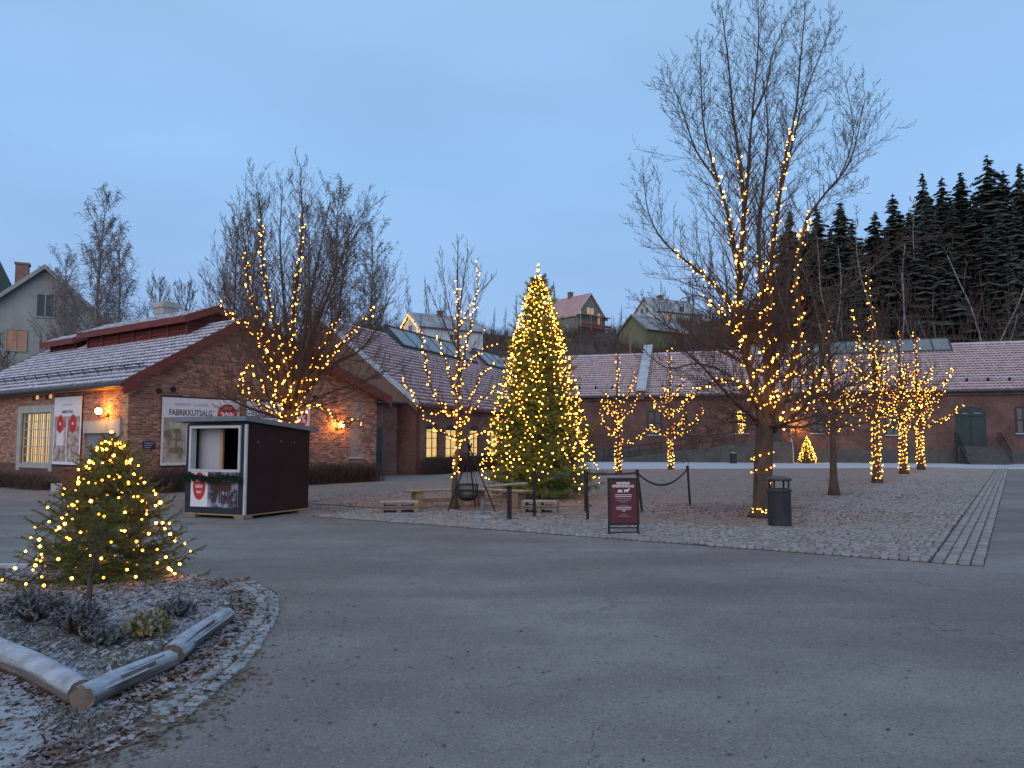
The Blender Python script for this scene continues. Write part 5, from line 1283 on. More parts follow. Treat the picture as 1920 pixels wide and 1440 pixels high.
for i, (px, Y, s) in enumerate([(765, 150, .85), (800, 155, .95), (830, 150, .7), (945, 140, .5), (968, 135, .7), (1010, 150, .9), (1044, 175, 1.3), (1150, 190, .8), (1163, 185, 1.0), (1178, 190, .9), (1190, 195, .8), (700, 150, .8), (1300, 150, 1.2), (1335, 140, 1.3), (1370, 150, 1.2), (1400, 130, 1.1), (1440, 140, 1.4), (890, 150, .5), (925, 145, .45)]):
    hill_tree(px, Y, s, i * 1.3, HL[i])
# pale birches in front of the spruces
R = random.Random(77)
def pale_birch(seed, H, lean):
    R = random.Random(seed); d = Vector((lean, 0, 1)).normalized(); tp = [Vector((0, 0, -.5))]
    for i in range(1, 8): d = (d + rv(R) * .16).normalized(); tp.append(tp[-1] + d * H / 7)
    tr = Limb(smooth_line(tp, 3), .105, .02); S = []; side_growth(S, tr, R, .7, 3.0, .3, 2, .12, .7, (1, 1.2, 1), lambda f: 1.1 - .8 * f, .016, .18, .5, .1, .5)
    b = MB(); b.tube(tr.p, tr.r, 6); t = b.build('trunk', M['birch_bark'], None, False, True); tm = t.data; bpy.data.objects.remove(t); return tm, segs_mesh('crown', S, M['twig_slope'])
PB = [pale_birch(51, 13, .1), pale_birch(52, 11, -.25), pale_birch(53, 14, .02), pale_birch(54, 10, .5)]
for i, (px, Y, s, k) in enumerate([(1845, 92, 1.0, 0), (1830, 90, .8, 1), (1875, 95, 1.1, 2), (1905, 92, 1.2, 1), (1765, 98, .8, 2), (1785, 96, .7, 0), (1800, 94, .75, 1), (1620, 100, 1.0, 2), (1660, 102, 1.1, 0), (1700, 98, 1.0, 2), (1560, 104, 1.0, 0), (1590, 100, .9, 1), (1725, 104, 1.2, 2), (1925, 90, 1.0, 3), (1530, 102, .9, 2), (1680, 94, .7, 3), (1855, 88, .6, 3), (1500, 104, 1.0, 0)]):
    p = at(px, 831, Y); bare_tree('slim pale birch in front of the dark spruces' if i else 'forked pale birch rising beside the end of the hall skylight', 'birch_tree', (p.x, Y, hill_h(p.x, Y) - .3), PB[k][0], PB[k][1], (0 if k == 3 else i * 2.1), s * 1.85, 'birches on the wooded slope' if i else None)
R = random.Random(89); S = []
for i in range(420):
    x = R.uniform(22, 100); y = R.uniform(88, 118)
    if not (.20 < x / y < .72): continue
    H = R.uniform(9, 17) * (1.0 if x / y > .3 else .7); p = Vector((x, y, hill_h(x, y) - .3)); d = Vector((R.uniform(-.2, .2), R.uniform(-.1, .1), 1)).normalized()
    grow(S, p, d, H, .10, 1, 2, R, .12, .10, (1, 2.2, 1), .6, .34, .022)
tag(link('thicket', segs_mesh('thicket', S, M['twig_scrub'])), 'brown leafless thicket in front of the dark spruces', None, None, 'stuff')
# undergrowth covering the hillside: uncountable
R = random.Random(88); S = []
for i in range(9000):
    x = R.uniform(-62, 120); y = R.uniform(80, 165)
    if abs(x / y) > .78: continue
    h = R.uniform(.8, 2.6) * (1.6 if x > 30 else 1.0); p = Vector((x, y, hill_h(x, y) - .2))
    for k in range(3):
        q = p + Vector((R.uniform(-.6, .6), R.uniform(-.6, .6), h * R.uniform(.4, .6))); S.append((p, q, .03, .022)); 
        for e in range(2): S.append((q, q + Vector((R.uniform(-.6, .6), R.uniform(-.6, .6), h * R.uniform(.3, .6))), .022, .012))
tag(link('undergrowth', segs_mesh('undergrowth', S, M['twig_scrub'])), 'brown leafless undergrowth covering the hillside', None, None, 'stuff')
# ================================================================== THINGS
def text(body, size, mat, parent, loc, rot, name='lettering', align='CENTER', ext=.002, sx=1.0, bold=0.0):
    c = bpy.data.curves.new(name, 'FONT'); c.body = body; c.size = size; c.align_x = align; c.align_y = 'CENTER'; c.extrude = ext; c.offset = bold
    c.materials.append(mat); o = bpy.data.objects.new(name, c); COL.objects.link(o); o.parent = parent; o.location = loc; o.rotation_euler = rot; o.scale = (sx, 1, 1); return o
def ellipse(b, plane, c, a, h, d0, d1, n=28):
    pts = [(c[0] + a * math.cos(2*math.pi*k/n), c[1] + h * math.sin(2*math.pi*k/n)) for k in range(n)]
    if plane == 'y': b.prism([(x, d1, z) for x, z in pts], (0, d0 - d1, 0))
    else: b.prism([(d1, x, z) for x, z in pts], (d0 - d1, 0, 0))
RY = (math.pi / 2, 0, 0)                  # reads on a wall that faces -Y
RX_ = (math.pi / 2, 0, -math.pi / 2)      # reads on a wall that faces -X

# ---- banners on the outlet (hung on the wall: things of their own, in the wall's axes)
def banner_gable(label, p0, p1, q0, q1):
    x0, z1 = FA.on_y(p0, q0, -.06); x1, _ = FA.on_y(p1, q0 + 4, -.06); z0 = FA.on_y(p0 + 3, q1, -.06)[1]
    o = FA.w(x0, -.05, 0); r = thing('sale_banner', label, 'banner', tuple(o), FA.ang, 'sale banners on the outlet'); W = x1 - x0
    b = MB(); b.box(0, W, -.012, .0, z0, z1); b.build('sheet', M['banner_white'], r)
    b = MB(); b.tube([(-.03, -.01, z1 + .03), (W + .03, -.01, z1 + .03)], .022, 6); b.tube([(-.03, -.01, z0 - .02), (W + .03, -.01, z0 - .02)], .02, 6); b.build('rod', M['black_metal'], r)
    H = z1 - z0; b = MB(); b.box(.06, W * .30, -.018, -.0125, z0 + .10, z1 - H * .30); b.box(W * .34, W - .06, -.018, -.0125, z0 + .10, z1 - H * .40); ph = b.build('photo', M['photo_sepia'], r)
    b = MB()
    for cx, cz, a, h in ((W*.18, z0 + H*.22, W*.09, H*.05), (W*.19, z0 + H*.38, W*.06, H*.025), (W*.18, z0 + H*.50, W*.05, H*.045), (W*.075, z0 + H*.46, W*.05, H*.07)): ellipse(b, 'y', (cx, cz), a, h, -.0182, -.021, 16)
    b.box(W*.165, W*.19, -.0215, -.0185, z0 + H*.26, z0 + H*.50); b.build('glassware_print', M['print_brown'], ph)
    text('FABRIKKUTSALG', H * .125, M['print_dark'], r, (W * .355, -.014, z1 - H * .225), RY, sx=.86 * W / 3.35, bold=.004)
    text('HADELAND   GLASSVERK', H * .062, M['print_grey'], r, (W * .36, -.014, z1 - H * .10), RY, sx=.9 * W / 3.35)
    b = MB(); ellipse(b, 'y', (W * .83, z1 - H * .24), W * .135, W * .135, -.0125, -.017); dsc = b.build('discount_disc', M['print_red'], r)
    text('30%', H * .19, M['lettering_white'], dsc, (W * .83, -.019, z1 - H * .27), RY, sx=.82, bold=.006)
    text('INNTIL', H * .05, M['lettering_white'], dsc, (W * .83, -.019, z1 - H * .13), RY)
    return r
banner_gable('white sale banner with red disc partly hidden by the kiosk, nearer the corner', 305, 450, 744, 873)
banner_gable('white sale banner with red disc behind the broad tree trunk', 463, 581, 752, 868)
y0, z1 = FA.on_x(158, 743); y1, _ = FA.on_x(107, 743); z0 = FA.on_x(130, 871)[1]; z1 = FA.on_x(132, 744)[1]
o = FA.w(-.06, y0, 0); r = thing('sale_banner', 'tall narrow white sale banner beside the lit window', 'banner', tuple(o), FA.ang, 'sale banners on the outlet'); W = y1 - y0; H = z1 - z0
b = MB(); b.box(-.012, 0, 0, W, z0, z1); b.build('sheet', M['banner_white'], r)
b = MB(); b.tube([(-.01, -.03, z1 + .02), (-.01, W + .03, z1 + .02)], .02, 6); b.tube([(-.01, -.03, z0 - .02), (-.01, W + .03, z0 - .02)], .02, 6); b.build('rod', M['black_metal'], r)
b = MB(); b.box(-.018, -.0125, .08, W * .48, z0 + .10, z1 - H * .29); b.box(-.018, -.0125, W * .52, W - .08, z0 + .10, z1 - H * .29); ph = b.build('photo', M['photo_shop'], r)
discs = []
for cy in (W * .28, W * .74): b = MB(); ellipse(b, 'x', (cy, z1 - H * .40), W * .125, W * .16, -.0185, -.022); discs.append(b.build('discount_disc', M['print_red'], r))
b = MB()
b.box(-.0215, -.0185, W*.60, W*.86, z0 + H*.28, z0 + H*.50); ellipse(b, 'x', (W*.74, z0 + H*.50), W*.07, H*.05, -.0185, -.0215, 14); b.build('jar_print', M['banner_white'], ph)
text('FABRIKKUTSALG', H * .060, M['print_dark'], r, (-.014, W * .5, z1 - H * .225), RX_, sx=.78, bold=.002)
text('HADELAND  GLASSVERK', H * .028, M['print_grey'], r, (-.014, W * .5, z1 - H * .12), RX_)
for dsc, cy in zip(discs, (W * .28, W * .74)): text('30%', H * .05, M['lettering_white'], dsc, (-.024, cy, z1 - H * .40), RX_, sx=.8, bold=.002)
x0, z1 = FA.on_y(268, 827, -.03); x1, z0 = FA.on_y(290, 842, -.03)
r = thing('plaque', 'small dark blue plaque on the gable by the corner', 'plaque', tuple(FA.w(x0, -.02, 0)), FA.ang)
b = MB(); b.bbox(0, x1 - x0, -.03, 0, z0, z1, .008); b.build('plate', M['plaque'], r)
b = MB()
for k in range(3): b.box(.04, (x1 - x0) * (.9 - .15 * k), -.033, -.0305, z1 - .08 - k * .075, z1 - .05 - k * .075)
b.build('line_of_print', M['print_grey'], r)
# red entrance block before the grey door
p0, _ = FA.on_x(196, 880, -1.3); p1, _ = FA.on_x(140, 880, -1.3)
r = thing('entrance_box', 'maroon painted box standing before the grey door', 'box', tuple(FA.w(-1.3, p0, 0)), FA.ang)
b = MB(); b.bbox(-.35, .35, 0, p1 - p0, 0, .78, .02); b.build('body', M['maroon_box'], r); b = MB(); b.bbox(-.4, .4, -.05, p1 - p0 + .05, .782, .85, .01); b.build('lid', M['maroon_box'], r)

# ---- wall lamps
def wall_lamp(label, fr_, axis, u, z, rg=.11, mat='globe_glow', arm=.32):
    o = fr_.w(0, u, z) if axis == 'x' else fr_.w(u, 0, z)
    r = thing('wall_lamp', label, 'lamp', tuple(o), fr_.ang, 'wall lamps'); d = Vector((-1, 0, 0)) if axis == 'x' else Vector((0, -1, 0))
    b = MB(); b.tube([Vector((0, 0, -.12)), d * .04 + Vector((0, 0, -.12))], .06, 10); b.tube([d * .03 + Vector((0, 0, -.12)), d * arm * .6 + Vector((0, 0, -.19)), d * arm + Vector((0, 0, -.17)), d * arm + Vector((0, 0, -.09))], .014, 6); b.lathe([(.05, -.12), (.06, -.10), (.06, -.085)], d * arm, 10); b.build('bracket', M['black_metal'], r)
    b = MB(); n = 10; b.lathe([(max(.01, rg * math.sin(math.pi * k / n)), .02 - rg * math.cos(math.pi * k / n)) for k in range(n + 1)], d * arm, 16); b.build('globe', M[mat], r, False, True)
    return r
u, z = FA.on_x(186, 772, -.3); wall_lamp('glowing globe lamp above the grey door', FA, 'x', u, z, .10)
u, z = FA.on_y(640, 798, -.3); wall_lamp('glowing lamp on the gable beside the slim dark window', FA, 'y', u, z, .09)
u, z = FC.on_y(1493, 802, -.3); wall_lamp('small glowing lamp on the hall wall above the small fir', FC, 'y', u, z, .13, arm=.4)

# ---- kiosk
K = G(458, 975); FK = Frame(K.x, K.y, math.atan2(.9115, .4114))
kiosk = thing('kiosk', 'black wooden sales kiosk with white framed hatch', 'kiosk', tuple(FK.o), FK.ang)
KW, KD, KZ0, KH = 2.04, 1.70, .10, 2.02
hy0, hz1 = FK.on_x(450, 802); hy1, hz0 = FK.on_x(358, 880); hz1 = FK.on_x(405, 802)[1]; hz0 = FK.on_x(405, 881)[1]
b = MB(); t = .05
for p, q, r_, s_ in wall_cells(0, KD, KZ0, KH, [(hy0, hy1, hz0, hz1)]): b.box(0, t, p, q, r_, s_)
b.build('front_wall', M['charcoal_paint'], kiosk)
b = MB(); b.box(t, KW, 0, t, KZ0, KH - .02); b.box(KW - t, KW, t, KD, KZ0, KH - .17); b.box(t, KW - t, KD - t, KD, KZ0, KH - .02); b.build('wall', M['black_panel'], kiosk)
b = MB(); b.box(0.01, KW - .01, .01, KD - .01, KZ0 - .03, KZ0 + .04); b.build('floor', M['raw_wood'], kiosk)
b = MB(); fwid = .045
for p, q, r_, s_ in ((hy0 - fwid, hy1 + fwid, hz1 - .01, hz1 + fwid), (hy0 - fwid, hy1 + fwid, hz0 - fwid, hz0 + .01), (hy0 - fwid, hy0 + .01, hz0 + .01, hz1 - .01), (hy1 - .01, hy1 + fwid, hz0 + .01, hz1 - .01)): b.box(-.03, .12, p, q, r_, s_)
b.build('hatch_frame', M['white_paint'], kiosk)
b = MB(); b.box(-.018, .03, -.018, .035, KZ0, KH - .02); b.build('corner_strip', M['white_paint'], kiosk)
b = MB(); ym = (hy0 * .30 + hy1 * .70)
b.box(.30, .33, hy0 + (hy1 - hy0) * .62, hy0 + (hy1 - hy0) * 1.18, .3, hz1 + .05); b.build('inner_board', M['grey_board'], kiosk)
b = MB(); b.box(.29, .34, hy0 + (hy1 - hy0) * .555, hy0 + (hy1 - hy0) * .618, .3, hz1 + .05); b.build('board_edge', M['raw_wood'], kiosk)
b = MB(); rz = lambda x: KH + .06 - (x + .0) * .085
b.prism([(-.10, -.06, rz(-.1)), (KW + .22, -.06, rz(KW + .22)), (KW + .22, -.06, rz(KW + .22) + .085), (-.10, -.06, rz(-.1) + .085)], (0, KD + .50, 0)); ro = b.build('roof', M['frosted_grey'], kiosk)
b = MB(); b.prism([(-.12, -.08, rz(-.12) - .02), (KW + .24, -.08, rz(KW + .24) - .02), (KW + .24, -.08, rz(KW + .24) + .075), (-.12, -.08, rz(-.12) + .075)], (0, .02, 0)); b.box(-.125, -.103, -.06, KD + .44, rz(-.12) - .02, rz(-.12) + .075); b.build('fascia', M['frosted_grey'], ro)
for x, y in ((.02, .06), (.02, KD - .28), (KW - .25, .04), (KW - .25, KD - .3)):
    b = MB(); b.bbox(x - .05, x + .22, y - .06, y + .20, 0, .10, .006); b.build('foot_block', M['pallet_wood'], kiosk)
for y_ in ((.35, 1.62), (1.05, 1.64), (1.5, 1.62)):
    b = MB(); b.tube([(y_[0], -.01, y_[1]), (y_[0], .0, y_[1])], .012, 6); b.build('screw_head', M['frosted_metal'], kiosk)
# poster on the kiosk front
py0, pz1 = FK.on_x(446, 886, -.02); py1, pz0 = FK.on_x(356, 952, -.02); pz1 = FK.on_x(400, 884)[1]; pz0 = FK.on_x(400, 951)[1]
b = MB(); PW = py1 - py0; b.box(-.014, -.001, py0, py1, pz0, pz1); po = b.build('poster', M['banner_white'], kiosk)
b = MB(); b.box(-.019, -.0145, py0, py0 + PW * .63, pz0, pz1); b.build('winter_photo', M['photo_winter'], po)
b = MB(); PH = pz1 - pz0; yc = py0 + PW * .36       # two dark horses printed on the photo
ellipse(b, 'x', (yc + .10, pz0 + PH * .62), .17, PH * .21, -.0195, -.023, 18); ellipse(b, 'x', (yc - .16, pz0 + PH * .58), .16, PH * .15, -.0195, -.0225, 18); ellipse(b, 'x', (yc + .25, pz0 + PH * .80), .06, PH * .12, -.0195, -.022, 12)
for dy in (.20, .12, .02, -.04, -.14, -.22): b.box(-.022, -.0195, yc + dy - .018, yc + dy + .018, pz0 + PH * .12, pz0 + PH * .55)
b.build('horse_print', M['horse_print'], po)
b = MB(); oc = (py0 + PW * .815, pz0 + PH * .58); ellipse(b, 'x', oc, PW * .135, PH * .39, -.0145, -.019); ov = b.build('oval_badge', M['print_red'], po)
for k, (s_, f_) in enumerate((('BILLETTER', .075), ('KANEFART', .10), ('RIDNING', .075))): text(s_, PH * f_ * 1.3, M['lettering_white'], ov, (-.021, oc[0], oc[1] + PH * (.15 - .16 * k)), RX_, sx=.46 if k != 1 else .44, bold=.001)
# garland under the hatch
S = []; R = random.Random(4); gz = hz0 - .17
for i in range(900):
    y = R.uniform(hy0 - .12, hy1 + .12); f = (y - hy0) / (hy1 - hy0); c = Vector((-.09, y, gz + .03 * math.sin(f * 9)))
    d = rv(R); d.x = -abs(d.x) * .7; S.append((c + d * .02, c + d * R.uniform(.06, .13) + Vector((0, 0, -.01)), .010, .003))
gl = thing('garland', 'dark green spruce garland hung below the kiosk hatch', 'garland', tuple(FK.o), FK.ang)
link('sprigs', segs_mesh('sprigs', S, M['garland'], 3), gl)
b = MB(); b.tube([(-.08, hy0 - .14 + k * (hy1 - hy0 + .28) / 8, gz) for k in range(9)], .03, 6); b.build('core', M['garland'], gl)

# ---- sign board
p = G(1170, 1003); sg = thing('sign_board', 'dark red notice board on a black stand near the paving edge', 'sign', (p.x, p.y, 0), .06)
sw, sz0, sz1, tl = .275, .17, .99, Matrix.Rotation(-.05, 4, 'X')
Mx = Matrix.Translation((0, 0, .15)) @ tl @ Matrix.Translation((0, 0, -.15))
b = MB()
for a_ in ((-sw, -sw + .045, sz0, sz1), (sw - .045, sw, sz0, sz1), (-sw + .045, sw - .045, sz1 - .045, sz1), (-sw + .045, sw - .045, sz0, sz0 + .045)): b.box(a_[0], a_[1], -.025, .025, a_[2], a_[3], 0, Mx)
b.build('frame', M['black_metal'], sg)
b = MB(); b.box(-sw + .045, sw - .045, -.012, .012, sz0 + .045, sz1 - .045, 0, Mx); po = b.build('poster', M['poster_red'], sg)
def sgt(s_, size, z, x=0, sx=1.0, bold=0.0, m='lettering_white'):
    q = Mx @ Vector((x, -.0135, z)); text(s_, size, M[m], po, q, (math.pi / 2 - .05, 0, 0), sx=sx, bold=bold, ext=.0006)
sgt('RINGERIKE', .060, .895, sx=.80, bold=.0015); sgt('SPISSHUNDLAG', .060, .845, sx=.92, bold=.0015)
for i, (w_, n) in enumerate(((.30, 1), (.29, 1), (.28, 0), (.25, 0), (.14, 0), (.0, 0), (.16, 0), (.27, 1), (.26, 1), (.07, 1), (.0, 0), (.10, 0), (.20, 0))):
    if w_:
        b = MB(); z = .695 - i * .031; b.box(-w_ / 2, w_ / 2, -.0145, -.0122, z - .0035 - .001 * n, z + .0035 + .001 * n, 0, Mx); b.build('line_of_print', M['lettering_white'] if n else M['print_grey'], po)
b = MB()                                            # dog and sled emblem
for pts in ([(.01, .755), (.085, .755), (.105, .79), (.12, .80), (.105, .812), (.09, .79), (.02, .785)], [(.015, .735), (.027, .735), (.03, .757), (.018, .757)], [(.07, .735), (.082, .735), (.085, .757), (.073, .757)], [(-.10, .75), (-.03, .75), (-.015, .785), (-.045, .775), (-.085, .79), (-.09, .765)], [(-.11, .738), (-.01, .738), (-.01, .744), (-.11, .744)]):
    b.prism([Mx @ Vector((x, -.0145, z)) for x, z in pts], Mx.to_3x3() @ Vector((0, .0022, 0)))
b.build('emblem', M['lettering_white'], po)
for sx_ in (-1, 1):
    b = MB(); x = sx_ * (sw - .02); b.box(x - .018, x + .018, .03, .05, .03, .42); b.bbox(x - .022, x + .022, -.24, .24, 0, .035, .006); b.build('leg', M['black_metal'], sg)
b = MB(); b.box(-sw, sw, .032, .048, .11, .13); b.tube([(-sw, 0, .045), (sw, 0, .045)], .010, 6); b.build('cross_bar', M['black_metal'], sg)

# ---- litter bins
p = G(1466, 989); bn = thing('litter_bin', 'black metal litter bin with raised lid beside the tallest tree', 'bin', (p.x, p.y + .1, 0))
b = MB(); b.lathe([(.205, 0), (.215, .03), (.215, .66), (.232, .67), (.232, .72), (.21, .73), (.19, .73), (.18, .40)], n=24); b.build('body', M['bin_metal'], bn, False, False)
for k in range(4):
    b = MB(); a = math.pi / 4 + k * math.pi / 2; b.box(-.014, .014, -.014, .014, .72, .885, 0, Matrix.Translation((.195 * math.cos(a), .195 * math.sin(a), 0)) @ Matrix.Rotation(a, 4, 'Z')); b.build('post', M['bin_metal'], bn)
b = MB(); b.lathe([(.228, .88), (.235, .89), (.235, .915), (.21, .94), (.12, .965), (.01, .972)], n=24); b.build('lid', M['bin_metal'], bn)
p = G(1375, 869); bn = thing('litter_bin', 'small dark bin standing before the ramp wall', 'bin', (p.x, p.y, 0))
b = MB(); b.lathe([(.25, 0), (.27, .05), (.27, .70), (.29, .72), (.29, .76)], n=16); b.build('body', M['bin_metal'], bn); b = MB(); b.lathe([(.30, .80), (.30, .84), (.05, .90)], n=16); b.build('lid', M['frosted_grey'], bn)
b = MB(); [b.box(sx * .2 - .02, sx * .2 + .02, -.02, .02, .74, .82) for sx in (-1, 1)]; b.build('post', M['bin_metal'], bn)

# ---- barrier posts and belts
GB = 'belt barrier posts'
def barrier(px, py, h, label, lean=(0, 0)):
    p = G(px, py); r = thing('barrier_post', label, 'barrier post', (p.x, p.y, 0), 0, GB); q = Vector((lean[0], lean[1], h))
    b = MB(); b.tube([(0, 0, .02), q], .030, 12); b.build('pole', M['black_metal'], r)
    b = MB(); b.tube([q - Vector((0, 0, .11)), q], .040, 12); b.lathe([(.040, 0), (.045, .012), (.02, .03)], q, 12); b.build('belt_head', M['black_metal'], r)
    b = MB(); b.lathe([(.17, 0), (.17, .012), (.06, .03), (.03, .05)], n=18); b.build('foot_plate', M['bin_metal'], r)
    return Vector((p.x, p.y, 0)) + q
q1 = barrier(1294, 949, 1.0, 'black barrier post with no sign before it, rightmost', (-.05, 0))
q2 = barrier(1204, 962, .97, 'black barrier post hidden behind the red notice board', (-.10, 0))
q3 = barrier(1098, 961, .95, 'rear black barrier post just behind the front one by the fir')
q4 = barrier(1102, 977, .99, 'front black barrier post with pale foot beside the notice board', (-.02, 0))
q5 = barrier(1002, 971, .97, 'black barrier post in front of the tall fir near the high table')
def belt(a, b_, sag, label):
    n = 14; r = thing('barrier_belt', label, 'barrier belt', tuple((a + b_) / 2), 0, 'barrier belts'); m = MB(); c = Vector(r.location)
    P = [a.lerp(b_, k / n) + Vector((0, 0, -.055 - sag * 4 * (k / n) * (1 - k / n))) for k in range(n + 1)]; d = (b_ - a).cross(Vector((0, 0, 1))).normalized() * .0015
    for k in range(n):
        tw = .025
        m.add([P[k] - c + d + Vector((0, 0, -tw)), P[k+1] - c + d + Vector((0, 0, -tw)), P[k+1] - c + d + Vector((0, 0, tw)), P[k] - c + d + Vector((0, 0, tw)), P[k] - c - d + Vector((0, 0, -tw)), P[k+1] - c - d + Vector((0, 0, -tw)), P[k+1] - c - d + Vector((0, 0, tw)), P[k] - c - d + Vector((0, 0, tw))], [(0, 1, 2, 3), (7, 6, 5, 4), (0, 4, 5, 1), (3, 2, 6, 7)])
    m.build('strap', M['belt'], r)
belt(q2, q1, .34, 'slack black belt sagging to the rightmost barrier post'); belt(q3, q2, .02, 'taut black belt running behind the notice board'); belt(q5, q4, .015, 'taut black belt in front of the tall fir')

# ---- high table, parasol base, benches, pallets, fire tripod
p = G(955, 976); t = thing('high_table', 'narrow table with tilted plank top before the tall fir', 'table', (p.x, p.y, 0), .12)
b = MB(); b.box(-.045, .045, -.045, .045, .02, .72); b.build('post', M['black_metal'], t)
b = MB(); b.bbox(-.44, .42, -.20, .20, .725, .755, .006, 0, Matrix.Rotation(-.07, 4, 'Y')); b.build('table_top', M['old_wood'], t)
b = MB(); b.bbox(-.30, .42, -.14, .14, 0, .03, .006); b.build('foot', M['black_metal'], t)
p = G(905, 974); t = thing('parasol_base', 'grey parasol base with short tube and frosted round foot', 'parasol base', (p.x, p.y, 0))
b = MB(); b.lathe([(.27, 0), (.28, .03), (.25, .065), (.12, .09), (.05, .10)], n=22); b.build('foot', M['frosted_grey'], t, False, True)
b = MB(); b.tube([(0, 0, .09), (0, 0, .40)], .042, 12); b.build('tube', M['frosted_grey'], t)
def bench(label, pa, pb, h, Yl, group='timber benches round the fire'):
    a, b_ = at(pa, 831, Yl[0]), at(pb, 831, Yl[1]); a.z = b_.z = 0; L = (b_ - a).length
    r = thing('bench', label, 'bench', tuple(a), math.atan2(b_.y - a.y, b_.x - a.x), group)
    for k in range(2):
        m = MB(); m.bbox(-.10, L + .10, -.19 + k * .195, -.005 + k * .195, h - .05, h, .008); m.build('plank', M['old_wood'], r)
    for x in (.12, L - .30):
        m = MB(); m.bbox(x, x + .20, -.16, .16, 0, h - .052, .01); m.build('leg', M['old_wood'], r)
    m = MB(); m.bbox(.3, L - .3, -.03, .03, h * .30, h * .30 + .10, .006); m.build('stretcher', M['old_wood'], r)
bench('timber bench between the left pallet stack and the fire basket', 768, 872, .46, (18.9, 19.6)); bench('timber bench between the fire basket and the fir', 884, 984, .46, (19.8, 18.7))
def pallet_stack(label, px, py, n, W, D, rz):
    p = G(px, py); r = thing('pallet_stack', label, 'pallets', (p.x, p.y + D / 2, 0), rz, 'stacked pallets')
    for k in range(n):
        z = k * .145
        for i in range(3):
            m = MB(); x = -W / 2 + i * (W - .1) / 2; m.bbox(x, x + .1, -D / 2, D / 2, z + .022, z + .10, .005); m.build('bearer', M['pallet_wood'], r)
        for i in range(5):
            m = MB(); y = -D / 2 + i * (D - .11) / 4; m.bbox(-W / 2, W / 2, y, y + .11, z + .102, z + .124, .004); m.build('slat', M['pallet_wood'], r)
        for i in range(2):
            m = MB(); y = -D / 2 + i * (D - .10); m.bbox(-W / 2, W / 2, y, y + .10, z, z + .02, .004); m.build('slat', M['pallet_wood'], r)
pallet_stack('low pallet stack left of the benches', 745, 964, 2, .88, .6, .12); pallet_stack('low pallet stack at the foot of the tall fir', 1014, 963, 2, .82, .6, -.14)
p = at(1068, 831, 19.5); r = thing('timber_plank', 'loose timber plank lying behind the barrier by the fir', 'plank', (p.x, p.y, 0), .1); b = MB(); b.bbox(-.5, .55, -.09, .09, 0, .05, .005); b.build('board', M['old_wood'], r); b = MB(); b.bbox(.40, .50, -.2, .2, .052, .10, .004); b.build('batten', M['old_wood'], r)
ap = at(880, 834, 18.2); tp = thing('tripod', 'black steel tripod holding the fire basket', 'tripod', (ap.x, ap.y, 0))
feet = [G(840, 958) - Vector((ap.x, ap.y, 0)), G(929, 960) - Vector((ap.x, ap.y, 0)), Vector((.1, 1.0, 0))]; top = Vector((0, 0, ap.z))
for k, f in enumerate(feet):
    b = MB(); o_ = Vector((.05 * math.cos(k * 2.1), .05 * math.sin(k * 2.1), 0)); b.tube([f, top + o_ + (top - f).normalized() * .04], .017, 8); b.build('leg', M['black_metal'], tp)
b = MB(); b.tube([(-.16, 0, ap.z - .20), (.16, 0, ap.z - .20)], .013, 6); b.lathe([(.06, ap.z - .04), (.065, ap.z - .02), (.06, ap.z)], (0, 0, 0), 10); b.build('head_plate', M['black_metal'], tp)
bx_ = at(877, 922, 18.2); fb = thing('fire_basket', 'round black fire basket hanging under the tripod', 'fire basket', (bx_.x, bx_.y, 0))
zc_, hb_ = bx_.z - .17, .34
b = MB()
for z_, r_ in ((zc_ + hb_, .245), (zc_ + hb_ * .55, .245), (zc_ + .05, .235)): b.tube([(r_ * math.cos(2*math.pi*k/24), r_ * math.sin(2*math.pi*k/24), z_) for k in range(25)], .013, 6, cap=False)
for k in range(26):
    a = 2 * math.pi * k / 26; b.tube([(.24 * math.cos(a), .24 * math.sin(a), zc_ + hb_), (.235 * math.cos(a), .235 * math.sin(a), zc_ + .03)], .007, 5)
b.build('grille', M['black_metal'], fb); b = MB(); b.lathe([(.06, zc_ - .05), (.17, zc_ - .02), (.235, zc_ + .06), (.22, zc_ + .10), (.05, zc_ + .12)], n=20); b.build('pan', M['black_metal'], fb)
for k in range(3):
    a = .5 + 2.1 * k; b = MB(); b.tube([(.24 * math.cos(a), .24 * math.sin(a), zc_ + hb_), (0, 0, ap.z - .22)], .005, 5); b.build('chain', M['black_metal'], fb)

# ---- lit wreath in the hall window, street lamp on the hill, utility pole
x0, z1 = FC.on_y(1379, 770, -.1); x1, z0 = FC.on_y(1401, 812, -.1); R = random.Random(6); bl = []
for k in range(70):
    a = R.random() * 6.28; rr = (x1 - x0) * .40 * math.sqrt(R.random()); bl.append(FC.w((x0 + x1) / 2 + rr * math.cos(a), -.15 - R.random() * .08, z1 - (x1 - x0) * .45 + rr * math.sin(a)))
for k in range(34): bl.append(FC.w(x0 + .2 + R.random() * (x1 - x0 - .3), -.12 - R.random() * .05, z0 + R.random() * (z1 - z0) * .55))
light_string('cluster of warm lights in the hall window above the ramp', FC.w(x0, -.1, 0), bl, [], .038, 0, 'bulb_far')
bl = []; fb1 = zz(652, Y1); eh1, rh1 = zz(611, Y1), zz(588, Y1 + 3); R = random.Random(8)
for k in range(26):
    f = k / 25; bl.append(f1.w(-.5, 6.5 * f, eh1 + (rh1 - eh1) * (1 - abs(2 * f - 1)) - .25 + R.uniform(-.1, .1)))
for yy in (.25, 6.25):
    for k in range(8): bl.append(f1.w(-.35, yy, eh1 - .3 - k * .32))
light_string('orange string lights along the gable of the white hill house', f1.w(0, 0, fb1), bl, [], .065, 0, 'bulb_far')
p = at(913, 620, 120); g = hill_h(p.x, 120); r = thing('street_lamp', 'lit street lamp on the hill between the white house and the fir', 'street lamp', (p.x, 120, g))
